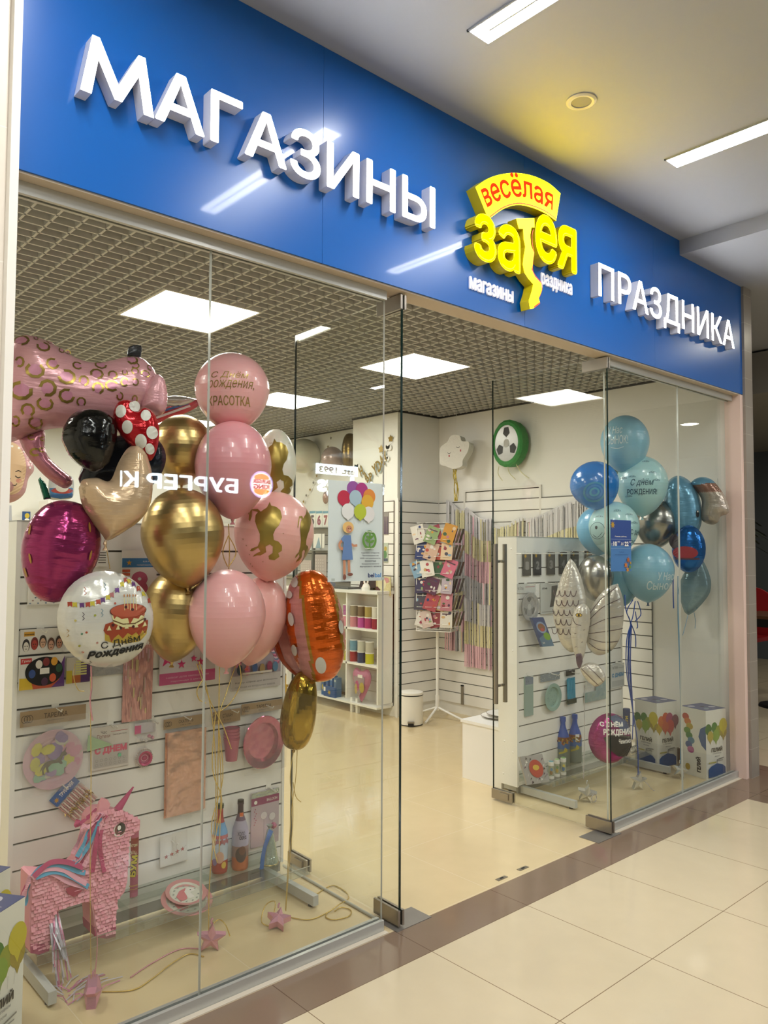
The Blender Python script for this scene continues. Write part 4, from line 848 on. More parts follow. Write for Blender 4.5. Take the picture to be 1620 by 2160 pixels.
for i in range(7): a = PI * (0.15 + 0.7 * i / 6); d.line([(0.012 * math.cos(a), h * 0.62 + 0.012 * math.sin(a)), (0.02 * math.cos(a), h * 0.62 + 0.026 * math.sin(a))], 0.003, pm('dcc8a0'))
d.rect(-0.022, h * 0.17, 0.022, h * 0.185, pm('d3a96a')); d.rect(-0.022, h * 0.12, 0.022, h * 0.13, pm('d3a96a')); b.build('tube', t)
# --- unicorn piñata
PY = 0.80
PIN = mat('pinata_paper', 'e9a0ad', 0.75, vary=0.06); PINS = [PIN, PIN, mat('pinata_paper_pale', 'ecaab5', .75), mat('pinata_paper_deep', 'e397a5', .75)]; HOT = mat('pinata_hot_pink', 'b84470', 0.6); SKY = mat('pinata_blue', '5aa6cc', 0.6); LPK = mat('pinata_light_pink', 'e6a6b8', 0.65)
def pp(x, y, Y=PY): q = at(x, y, Y); return (q.x, q.z)
PB = [(54, 1840), (60, 1836), (100, 1838), (140, 1832), (160, 1812), (172, 1790), (180, 1760), (184, 1725), (192, 1712), (206, 1704), (222, 1703), (240, 1707), (270, 1716), (283, 1722), (282, 1742), (272, 1750), (262, 1757), (259, 1775), (258, 1805), (256, 1850), (250, 1872), (236, 1888), (232, 1930), (230, 1962), (212, 1966), (188, 1962), (186, 1930), (182, 1895), (170, 1890), (140, 1900), (108, 1912), (100, 1930), (96, 1968), (92, 1990), (70, 1998), (53, 1995), (50, 1950), (53, 1900)]
poly = clean([pp(*q) for q in PB])
cz = min(q[1] for q in poly); t = thing('unicorn_pinata', 'pink paper unicorn piñata with blue and magenta mane standing at the left', 'piñata', (poly[0][0], PY, cz))
b = MB(); b.prism(poly, lambda u, v, h_: Vector((u, PY + 0.055 - h_, v)), 0, 0.11, PIN)
random.seed(5); xs = [q[0] for q in poly]; zs = [q[1] for q in poly]; z = min(zs); row = 0
while z < max(zs):
    x = min(xs) + (0.006 if row % 2 else 0)
    while x < max(xs):
        if inside((x, z), poly) and inside((x + 0.011, z), poly):
            l = 0.014 + random.random() * 0.004; o_ = 0.004 + random.random() * 0.009
            b.add([(x, PY - 0.056, z + l), (x + 0.0125, PY - 0.056, z + l), (x + 0.0125, PY - 0.056 - o_, z), (x, PY - 0.056 - o_, z)], [(3, 2, 1, 0)], random.choice(PINS))
        x += 0.0135
    z += 0.0125; row += 1
b.build('body', t)
b = MB(); q0, q1 = pp(243, 1706), pp(277, 1657); b.tube([(q0[0], PY - 0.02, q0[1]), ((q0[0] + q1[0]) / 2, PY - 0.02, (q0[1] + q1[1]) / 2), (q1[0], PY - 0.02, q1[1])], [0.016, 0.010, 0.003], HOT, 14); b.build('horn', t)
b = MB(); b.prism([pp(*q) for q in ((197, 1708), (200, 1688), (207, 1678), (216, 1680), (222, 1690), (216, 1706))], lambda u, v, h_: Vector((u, PY - 0.03 - h_, v)), 0, 0.02, PIN); b.build('ear', t)
b = MB(); c = pp(238, 1741); d = Dec(b, planar((c[0], PY - 0.064, c[1]), (1, 0, 0), (0, 0, 1), (0, -1, 0)))
d.ell(0, 0, 0.024, 0.026, PAPER, rot=-0.3); d.ell(0.002, 0.002, 0.022, 0.024, mat('eye_brown', '6d3f3a', 0.3)); d.ell(0.006, 0.006, 0.0165, 0.0185, mat('eye_black', '141012', 0.2)); d.ell(-0.002, 0.008, 0.007, 0.009, PAPER)
for i in range(4): d.line([(0.002 + 0.006 * i, 0.024), (0.0 + 0.008 * i, 0.034)], 0.0015, BLACK, 9)
b.build('eye', t)
b = MB(); d = Dec(b, planar((0, PY - 0.066, 0), (1, 0, 0), (0, 0, 1), (0, -1, 0))); d.poly([pp(*q) for q in ((125, 1862), (140, 1856), (160, 1862), (158, 1868), (143, 1880), (128, 1872))], mat('heart_red', 'a83a55', 0.6)); b.build('heart_patch', t)
for pts in (((53, 1978), (93, 1978), (92, 1992), (70, 2000), (53, 1997)), ((186, 1945), (232, 1940), (230, 1964), (212, 1968), (188, 1964))):
    b = MB(); b.prism([pp(*q) for q in pts], lambda u, v, h_: Vector((u, PY + 0.058 - h_, v)), 0, 0.118, mat('hoof_pink', 'b54f72', 0.65)); b.build('hoof', t)
b = MB(); random.seed(9)
mane = [((200, 1708), (184, 1735), (168, 1775), (150, 1800)), ((206, 1712), (192, 1740), (180, 1780), (160, 1815)), ((190, 1725), (172, 1745), (160, 1770), (146, 1795)), ((214, 1712), (200, 1730), (190, 1770), (184, 1830)), ((205, 1705), (180, 1728), (160, 1740), (166, 1728)), ((195, 1715), (176, 1760), (150, 1800), (138, 1808)), ((200, 1740), (195, 1770), (200, 1800), (205, 1828))]
for i, s_ in enumerate(mane * 2):
    Yo = PY - 0.066 + 0.012 * (i % 5) if i < 7 else PY - 0.07
    j = (random.random() - 0.5) * 8
    b.ribbon(curve([(pp(x + j, y + j * 0.4)[0], Yo - 0.004 * math.sin(k * 2 + i), pp(x + j, y + j * 0.4)[1]) for k, (x, y) in enumerate(s_)], 5), 0.016, [SKY, HOT, LPK][i % 3], up=[Vector((0.8, 0.3 * math.sin(k * 0.6 + i), 0.5)) for k in range(16)])
b.build('mane', t)
b = MB()
tail = [((56, 1838), (75, 1818), (110, 1812), (150, 1826), (166, 1830)), ((55, 1840), (80, 1822), (118, 1822), (150, 1842), (168, 1852)), ((57, 1836), (90, 1808), (125, 1806), (160, 1818)), ((60, 1840), (95, 1830), (130, 1848), (170, 1860)), ((62, 1838), (100, 1826), (135, 1836), (172, 1858)), ((55, 1838), (46, 1860), (40, 1880), (34, 1892)), ((58, 1842), (48, 1868), (46, 1890), (42, 1900)), ((54, 1842), (42, 1872), (36, 1892))]
for i, s_ in enumerate(tail):
    b.ribbon(curve([(pp(x, y)[0], PY - 0.066 + (0.02 if i > 4 else 0) - 0.003 * (i % 3), pp(x, y)[1]) for x, y in s_], 6), 0.018, [SKY, LPK, HOT, LPK, SKY, LPK, SKY, HOT][i], up=[Vector((0.25 * math.sin(k * 0.5 + i), 0.35, 1.0)) for k in range(40)][:6 * (len(s_) - 1) + 1])
b.build('tail', t)
SILT = mat('silver_tinsel', 'd5d2de', 0.25, 0.4); PKT = mat('pink_tinsel', 'd98fb0', 0.25, 0.4)
b = MB(); random.seed(4)
for i in range(22):
    x = 100 + random.random() * 24; x2 = 108 + random.random() * 44; y2 = 2000 + random.random() * 85
    b.ribbon(curve([tuple(at(x, 1918 + random.random() * 14, PY - 0.03)), tuple(at((x * 0.6 + x2 * 0.4), 1970, PY - 0.075)), tuple(at(x2, y2, PY - 0.10))], 5), 0.006, [SILT, PKT, SILT][i % 3], up=(1, 0.4, 0))
for i in range(20):
    p = atz(125 + random.random() * 70, 2085 + random.random() * 35, 0.002); a = random.random() * 2; b.ribbon([p, p + Vector((0.06 * math.cos(a), 0.03 * math.sin(a), 0.012)), p + Vector((0.13 * math.cos(a), 0.07 * math.sin(a), 0.001))], 0.004, [PKT, SILT][i % 2], up=(0, 1, 0.4))
t = b.build('tinsel_streamers'); tag(t, 'bunch of silver and pink tinsel strips hanging below the piñata belly', 'tinsel')
# ================================================================== BALLOONS: builders
FWD = Vector(RR[2]); RGT = Vector(RR[0])
def mpp(c): return (c - CAM).dot(FWD) / FPX           # metres per pixel at a point
def latex_balloon(px, py, w, h, Y, m, label, draw=None, roll=0.0, group=None, name='latex_balloon', knotm=None, squash=1.0, spin=0.0):
    c = at(px, py, Y); s = mpp(c); R = w * s / 2; H = h * s; Ht, Hb = 0.46 * H, 0.54 * H; c = c + Vector((0, 0, 0.04 * H))
    view = (CAM - c); view.z = 0; view.normalize(); A = Matrix.Rotation(math.radians(roll), 3, view); a0 = math.atan2(view.y, view.x) + math.radians(spin)
    t = thing(name, label, 'balloon', c + A @ Vector((0, 0, -Hb - 0.015)), group)
    def rad(z):
        if z >= 0: return R * math.sqrt(max(0, 1 - (z / Ht) ** 2))
        q = min(1, -z / Hb); return R * (max(0, 1 - q ** 2.1)) ** 0.62 * (1 - 0.10 * q)
    zs = [Ht * math.cos(i * PI / 2 / 14) for i in range(15)] + [-Hb * math.sin(i * PI / 2 / 16) for i in range(1, 17)]
    b = MB(); b.lathe([(rad(z), z) for z in zs[:-1]] + [(R * 0.05, -Hb)], c, m, 40, axis=A)
    def mf(u, v, h_):
        # v: height in metres from the middle, u: arc length around
        z = max(-Hb * 0.98, min(Ht * 0.98, v)); r = rad(z) + 0.0005 + h_; a = a0 + math.asin(max(-0.98, min(0.98, u / max(rad(z), R * 0.15))))
        return c + A @ Vector((r * math.cos(a), r * math.sin(a), z))
    if draw: draw(Dec(b, mf, 0.009, 0.0003), R, lambda x, y: ((x - px) * s, (py - y) * s - 0.04 * H))
    b.build('body', t)
    k = MB(); k.lathe([(R * 0.05, 0.0), (0.005, -0.008), (0.0045, -0.012), (0.011, -0.020), (0.010, -0.022), (0.0, -0.018)], c + A @ Vector((0, 0, -Hb + 0.001)), knotm or m, 12, axis=A); k.build('knot', t)
    t.location = t.location; return t, c, R
def seg_dist(p, poly):
    best = 9e9; n = len(poly)
    for i in range(n):
        ax, ay = poly[i - 1]; bx, by = poly[i]; dx, dy = bx - ax, by - ay; L = dx * dx + dy * dy
        q = 0 if L == 0 else max(0, min(1, ((p[0] - ax) * dx + (p[1] - ay) * dy) / L))
        best = min(best, math.hypot(p[0] - ax - q * dx, p[1] - ay - q * dy))
    return best
def pillow(b, poly, H, mf, m, mback=None, grid=None, D=None, mfun=None, pucker=0.006, rim=0.004):
    """sealed foil shape: flat outline blown up on both sides"""
    poly = clean(poly); xs = [p[0] for p in poly]; ys = [p[1] for p in poly]; g = grid or max(max(xs) - min(xs), max(ys) - min(ys)) / 30
    dense = []
    for i in range(len(poly)):
        a, c = poly[i - 1], poly[i]; k = max(1, int(math.dist(a, c) / g))
        dense += [(a[0] + (c[0] - a[0]) * j / k, a[1] + (c[1] - a[1]) * j / k) for j in range(k)]
    poly = clean(dense); ext = []; y = min(ys) + g / 2; row = 0
    while y < max(ys):
        x = min(xs) + (g / 2 if row % 2 else g / 4)
        while x < max(xs):
            if inside((x, y), poly) and seg_dist((x, y), poly) > g * 0.55: ext.append((x, y))
            x += g
        y += g * 0.87; row += 1
    dm = max([seg_dist(p, poly) for p in ext] or [g]); DD = D or dm
    def hf(u, v):
        if not inside((u, v), poly): return 0.0
        d = seg_dist((u, v), poly); q = min(1, d / DD); near = max(0, 1 - d / (DD * 0.55))
        return H * math.sqrt(max(0, 1 - (1 - q) ** 2)) + (pucker * near * (0.5 + 0.5 * math.sin((u * 0.83 - v * 1.31) * 260)) if d > g * 0.5 else 0)
    tri, vv = fill(poly, ext); hs = [hf(*p) if i >= len(poly) else 0 for i, p in enumerate(vv)]
    F = [mf(p[0], p[1], h) for p, h in zip(vv, hs)]; B = [mf(p[0], p[1], -h) for p, h in zip(vv, hs)]
    if mfun:
        gr = {}
        for t in tri: gr.setdefault(mfun(sum(vv[i][0] for i in t) / 3, sum(vv[i][1] for i in t) / 3), []).append(t)
        for mm, ts in gr.items(): b.add(F, ts, mm, True)
    else: b.add(F, tri, m, True)
    b.add(B, [t[::-1] for t in tri], mback or m, True)
    return hf
class FaceCam:       # a plane at a pixel's place, turned towards the camera (yaw degrees off), with pixel lookup
    def __init__(s, px, py, Y, yaw=0.0):
        s.c = at(px, py, Y); n = CAM - s.c; n.z = 0; n.normalize(); n = Matrix.Rotation(math.radians(yaw), 3, 'Z') @ n
        s.n = n; s.u = Vector((-n.y, n.x, 0)); s.v = Vector((0, 0, 1)); s.mf = lambda u, v, h: s.c + s.u * u + s.v * v + s.n * h
    def uv(s, px, py):
        d = ray(px, py); p = CAM + d * ((s.c - CAM).dot(s.n) / d.dot(s.n)) - s.c; return (p.dot(s.u), p.dot(s.v))
    def poly(s, pts): return [s.uv(*p) for p in pts]
    def thing(s, name, label, cat='balloon', group=None): return thing(name, label, cat, s.c, group)
def foil_shape(fc, t, part, pts, H, m, mback=None, draw=None, smooth_=5, mfun=None, grid=None, off=0.0, pucker=0.004, D=None):
    b = MB(); p = curve(fc.poly(pts) + [fc.uv(*pts[0])], smooth_)[:-1] if smooth_ > 1 else fc.poly(pts)
    mf = lambda u, v, h: fc.mf(u, v, h + off)
    hf = pillow(b, p, H, mf, m, mback, grid=grid, mfun=mfun, pucker=pucker, D=D)
    if draw: draw(Dec(b, lambda u, v, h_: mf(u, v, hf(u, v) + 0.0012 + h_), 0.009, 0.0003), fc.uv)
    b.build(part, t); return hf
# ================================================================== LEFT BALLOON BUNCH
GRP = 'latex balloons in the pink and gold bunch'
PK1 = latex('efb0b0'); PK2 = latex('e29aa2'); PK3 = latex('efb2ac'); CHG = chrome('c4a970', 0.3); WHT = latex('e6e2d2')
GTXT = mat('gold_print', '9c8038', 0.3, 0.5); GUNI = mat('gold_unicorn_print', '9e8740', 0.28, 0.6)
UNI = [(915, 1210), (930, 1238), (965, 1240), (1000, 1262), (1018, 1310), (1005, 1370), (985, 1400), (975, 1440), (985, 1478), (1020, 1485), (1048, 1510), (1052, 1545), (1030, 1565), (1042, 1590), (1010, 1620), (972, 1618), (965, 1595), (990, 1570), (985, 1525), (962, 1512), (935, 1532), (945, 1570), (910, 1600), (885, 1603), (855, 1618), (868, 1598), (905, 1570), (885, 1548), (850, 1578), (830, 1580), (838, 1562), (880, 1538), (890, 1500), (882, 1450), (858, 1410), (835, 1365), (832, 1320), (845, 1296), (802, 1290), (806, 1335), (800, 1372), (788, 1360), (785, 1320), (792, 1282), (840, 1274), (865, 1292), (880, 1275), (900, 1258), (908, 1238)]
UNIP = [(300 + x / 3.52, 720 + y / 3.52) for x, y in UNI]
def stars(d, P, seed, n, x0, y0, x1, y1, m, r=0.004):
    random.seed(seed)
    for i in range(n): u, v = P(x0 + random.random() * (x1 - x0), y0 + random.random() * (y1 - y0)); d.star(u, v, r, m, 1, n=4, q=0.3)
def dr_top(d, R, P):
    u0, v0 = P(448, 815); d.text('С Днём', u0, v0, R * 0.95, R * 0.2, GTXT, 1, shear=0.3)
    u0, v0 = P(440, 838); d.text('рождения,', u0, v0, R * 1.2, R * 0.26, GTXT, 1, shear=0.3)
    u0, v0 = P(442, 867); d.text('КРАСОТКА', u0, v0, R * 1.08, R * 0.24, GTXT, 1, bold=0.012)
latex_balloon(490, 829, 156, 168, 0.66, PK1, 'topmost pink latex balloon with gold birthday lettering', dr_top, group=GRP)
latex_balloon(492, 992, 160, 208, 0.60, PK2, 'darker pink latex balloon just below the topmost lettered one', group=GRP)
latex_balloon(384, 950, 128, 150, 0.78, CHG, 'upper gold chrome balloon behind the red dotted heart balloon', group=GRP)
latex_balloon(581, 990, 88, 170, 0.80, WHT, 'white latex balloon with gold unicorn print, right of the darker pink one', lambda d, R, P: (d.poly([P(x - 0 + 18, y - 135) for x, y in UNIP], GUNI, 1), stars(d, P, 4, 14, 560, 925, 615, 1060, GTXT)), group=GRP, spin=0)
latex_balloon(386, 1135, 172, 212, 0.62, CHG, 'largest gold chrome balloon, in the middle of the bunch', group=GRP, roll=6)
latex_balloon(578, 1132, 168, 190, 0.68, PK3, 'pink latex balloon printed with gold rearing unicorns', lambda d, R, P: (d.poly([P(*q) for q in UNIP], GUNI, 1), d.poly([P(608 + (x - 560) * 0.42 + 30, y - 0) for x, y in UNIP], GUNI, 1), stars(d, P, 8, 16, 510, 1060, 645, 1200, GTXT)), group=GRP, roll=-8)
latex_balloon(372, 1298, 142, 196, 0.74, CHG, 'lowest gold chrome balloon, behind the white cake balloon', group=GRP, roll=-4)
latex_balloon(545, 1310, 118, 190, 0.76, PK3, 'pink latex balloon tucked behind the lowest front pink one', group=GRP, roll=-12, knotm=latex('c85a52'))
latex_balloon(479, 1305, 162, 208, 0.56, PK1, 'lowest front pink latex balloon, plain and unprinted', group=GRP)
# gold ribbons of the bunch
t = thing('ribbon_bunch', 'gathered gold ribbons hanging from the pink and gold balloons', 'ribbon', at(455, 1700, 0.64))
for pts in (((482, 1105, .62), (484, 1160, .64), (482, 1210, .65)), ((420, 1395, .62), (440, 1470, .62), (452, 1560, .62), (455, 1700, .62), (442, 1860, .6), (440, 1962, .58)), ((463, 1405, .58), (462, 1480, .6), (460, 1600, .62), (458, 1720, .62), (452, 1790, .62)), ((500, 1395, .66), (478, 1460, .64), (462, 1520, .62), (466, 1650, .62), (462, 1800, .62)), ((415, 1400, .64), (444, 1480, .62), (470, 1530, .6), (488, 1580, .6)), ((505, 1400, .64), (508, 1440, .62), (488, 1480, .62), (465, 1500, .62)), ((455, 1500, .61), (448, 1620, .6), (468, 1690, .6), (450, 1780, .6)), ((460, 1520, .6), (470, 1640, .6), (446, 1740, .6), (458, 1820, .6)), ((430, 1430, .6), (416, 1455, .6), (420, 1475, .6), (434, 1483, .6)), ((482, 1130, .63), (470, 1165, .66), (480, 1195, .66)), ((482, 1130, .63), (498, 1165, .66), (483, 1195, .66))):
    ribbon_string(t, [at(x, y, Y) for x, y, Y in pts], GOLDR, 'ribbon', r=0.0022)
# --- pink leopard balloon
PINKL = foil('dca2aa', 0.22, 0.2); SPOTG = mat('gold_spot', 'a08640', 0.22, 0.7)
fc = FaceCam(180, 830, 0.72, 6); t = fc.thing('leopard_balloon', 'big pink leopard shaped foil balloon with gold spots, high at the left')
SPOT = [(165, 180, 45), (285, 160, 18), (400, 180, 24), (340, 240, 40), (270, 440, 55), (160, 600, 65), (370, 580, 60), (520, 490, 55), (410, 385, 42), (655, 520, 40), (760, 460, 42), (765, 580, 45), (875, 560, 42), (885, 470, 35), (975, 530, 35), (1060, 530, 28), (1060, 440, 26), (520, 640, 50), (350, 700, 45), (635, 685, 32), (1065, 390, 28), (1145, 460, 28), (1190, 400, 25), (1050, 335, 45), (120, 835, 36), (215, 750, 45), (610, 390, 32), (490, 255, 25), (940, 640, 30), (800, 375, 35), (150, 370, 40), (1060, 660, 28), (280, 840, 40), (550, 250, 26), (980, 450, 22)]
def dr_leo(d, P):
    random.seed(6)
    for x, y, r in SPOT:
        u, v = P(x / 3.857, 680 + y / 3.857); r = r / 3.857 * mpp(fc.c) * 1.15; a0 = random.random() * 6; e = 0.75 + random.random() * 0.5
        d.ring(u, v, r * e, r, r * 0.36, SPOTG, 2, n=7, a0=a0, a1=a0 + 5.0)
        d.ell(u, v, r * 0.75 * e, r * 0.75, mat('inner_spot', 'cd8aa2', 0.25, 0.2), 1, n=9)
foil_shape(fc, t, 'body', [(8, 740), (20, 722), (49, 707), (86, 714), (118, 729), (155, 752), (185, 763), (215, 764), (241, 759), (272, 752), (300, 756), (322, 776), (338, 806), (346, 838), (344, 862), (324, 880), (296, 884), (259, 890), (220, 900), (155, 901), (105, 905), (70, 915), (45, 925), (14, 936), (-12, 935), (-30, 900), (-32, 820), (-20, 760)], 0.115, PINKL, draw=dr_leo, D=0.13)
def dr_leg(d, P):
    for x, y, r in ((255, 940, 30), (285, 1060, 42), (340, 1040, 25), (345, 950, 22)):
        u, v = P(x / 3.857, 680 + y / 3.857); r = r / 3.857 * mpp(fc.c); d.ring(u, v, r, r * 0.8, r * 0.4, SPOTG, 1, n=10, a0=1, a1=5.5)
foil_shape(fc, t, 'leg', [(40, 922), (60, 912), (94, 905), (96, 940), (104, 962), (128, 986), (152, 1006), (154, 1020), (140, 1029), (122, 1022), (95, 1002), (66, 970), (50, 946)], 0.05, foil('b87484', 0.22, 0.4), draw=dr_leg, off=-0.03)
foil_shape(fc, t, 'muzzle', [(290, 868), (296, 832), (310, 806), (324, 800), (338, 815), (343, 850), (338, 875), (322, 884)], 0.05, PINKL, off=0.09)
foil_shape(fc, t, 'ear', [(266, 755), (268, 738), (276, 731), (296, 731), (296, 750), (292, 757)], 0.012, foil('23242a', 0.2, 0.3), off=0.02, smooth_=2)
# --- plain foil balloons below it
BLK = foil('050506', 0.1, 0.0); CRM = foil('d6b795', 0.2, 0.35); REDF = foil('b3121d', 0.16, 0.45)
fc = FaceCam(188, 925, 0.50, 20); t = fc.thing('foil_balloon', 'glossy black round foil balloon under the pink leopard belly', group='plain foil balloons at the left')
foil_shape(fc, t, 'body', [(132, 925), (138, 895), (155, 872), (185, 862), (215, 868), (238, 890), (243, 925), (236, 955), (222, 985), (200, 996), (175, 985), (150, 962)], 0.09, BLK)
fc = FaceCam(262, 990, 0.60, -10); t = fc.thing('foil_balloon', 'glossy black foil balloon mostly hidden behind the cream heart', group='plain foil balloons at the left')
foil_shape(fc, t, 'body', [(165, 1010), (185, 960), (230, 925), (285, 915), (330, 925), (350, 960), (340, 1000), (310, 1030), (240, 1040), (180, 1035)], 0.07, foil('10131f', 0.14, 0.3))
fc = FaceCam(240, 1060, 0.47, 8); t = fc.thing('foil_balloon', 'plain cream heart shaped foil balloon left of the largest gold balloon', group='plain foil balloons at the left')
foil_shape(fc, t, 'body', [(166, 1030), (175, 1012), (205, 1008), (232, 1014), (250, 975), (270, 945), (292, 940), (312, 965), (322, 1010), (318, 1060), (298, 1095), (262, 1122), (228, 1140), (215, 1128), (190, 1095), (172, 1062)], 0.10, CRM)
b = MB(); q = at(222, 1140, 0.47); b.lathe([(0.004, 0), (0.007, -0.012), (0.002, -0.02), (0.009, -0.035), (0, -0.035)], q, CRM, 10); b.build('neck', t); ribbon_string(t, [at(222, 1142, .47), at(226, 1165, .5), at(232, 1200, .52)], GOLDR, 'ribbon')
fc = FaceCam(285, 905, 0.46, -6); t = fc.thing('foil_balloon', 'red foil heart balloon with white dots beside the black round balloon', group='plain foil balloons at the left')
def dr_dots(d, P):
    for x, y, r in ((258, 872, 11), (285, 858, 10), (310, 880, 10), (323, 916, 11), (300, 935, 12), (272, 905, 11), (318, 950, 9)): u, v = P(x, y); s = mpp(fc.c); d.ell(u, v, r * s, r * s * 1.25, pm('d8d4cc'), 1, n=16)
foil_shape(fc, t, 'body', [(268, 935), (245, 905), (238, 875), (250, 848), (275, 845), (288, 868), (305, 860), (325, 872), (336, 905), (332, 945), (318, 972), (300, 960)], 0.055, REDF, draw=dr_dots)
# red and blue swooping foil behind
fc = FaceCam(350, 870, 1.25, 0); t = fc.thing('foil_balloon', 'long red and white winged foil balloon behind the leopard head', group='foil balloons at the back')
foil_shape(fc, t, 'wing', [(300, 862), (340, 850), (385, 840), (415, 842), (418, 856), (390, 872), (350, 886), (320, 900), (300, 905)], 0.03, foil('b03a40', 0.18, 0.4), draw=lambda d, P: [d.line([P(310 + 6 * i, 868 + 9 * i), P(395 + 3 * i, 848 + 5 * i)], 0.01, pm(['d9d4d0', '2f5590', 'd9d4d0'][i]), 1) for i in range(3)])
foil_shape(fc, t, 'head', [(338, 845), (352, 838), (385, 838), (410, 846), (385, 858), (350, 858)], 0.03, foil('b9b4ae', 0.18, 0.4), off=0.03)
# --- plum shaped balloon
c = at(128, 1163, 0.58); s = mpp(c); t = thing('fruit_balloon', 'plum coloured fruit shaped foil balloon with green stalk and gold seeds', 'balloon', c + Vector((0, 0, -0.2)))
PLUM = foil('9c2f66', 0.17, 0.65); view = (CAM - c); view.z = 0; view.normalize(); A = Matrix.Rotation(math.radians(-11), 3, view)
Rw, Rh = 78 * s, 108 * s; n = 48; pr = []
for i in range(41):
    q = PI * i / 40; z = Rh * math.cos(q); r = Rw * math.sin(q) ** 0.85 * (1 - 0.12 * max(0, -math.cos(q)) + 0.05 * math.cos(q)); pr.append((max(r, 0.0005), z))
b = MB(); b.lathe(pr, c, PLUM, n, axis=A, rfun=lambda a, z: 1 + 0.012 * math.sin(a * 2) - 0.035 * max(0, abs(math.cos(a - math.atan2(view.y, view.x) - 0.25)) - 0.985) / 0.015 - (0.02 if False else 0) + 0.006 * math.sin(z * 190))
a0 = math.atan2(view.y, view.x)
def plmf(u, v, h_):
    z = max(-Rh * .95, min(Rh * .95, v)); q = math.acos(z / Rh); r = Rw * math.sin(q) ** 0.85 * (1 - 0.12 * max(0, -math.cos(q)) + 0.05 * math.cos(q)) * 1.012 + 0.002 + h_; a = a0 + math.asin(max(-.97, min(.97, u / r))); return c + A @ Vector((r * math.cos(a), r * math.sin(a), z))
d = Dec(b, plmf, 0.015)
for x, y, rot in ((61, 1131, 0.1), (75, 1188, 0.4), (186, 1160, 0.0), (172, 1103, 0.3), (202, 1195, -0.1), (72, 1218, 0.5)): d.ell((x - 128) * s, (1163 - y) * s, 0.0035, 0.018, mat('gold_seed', 'b98a3e', 0.3, 0.5), 1, n=12, rot=rot)
b.build('body', t)
fc = FaceCam(93, 1032, 0.58, 0); foil_shape(fc, t, 'stalk', [(80, 1012), (85, 1006), (98, 1022), (108, 1052), (92, 1054)], 0.02, foil('0f5a45', 0.14, 0.6), smooth_=1)
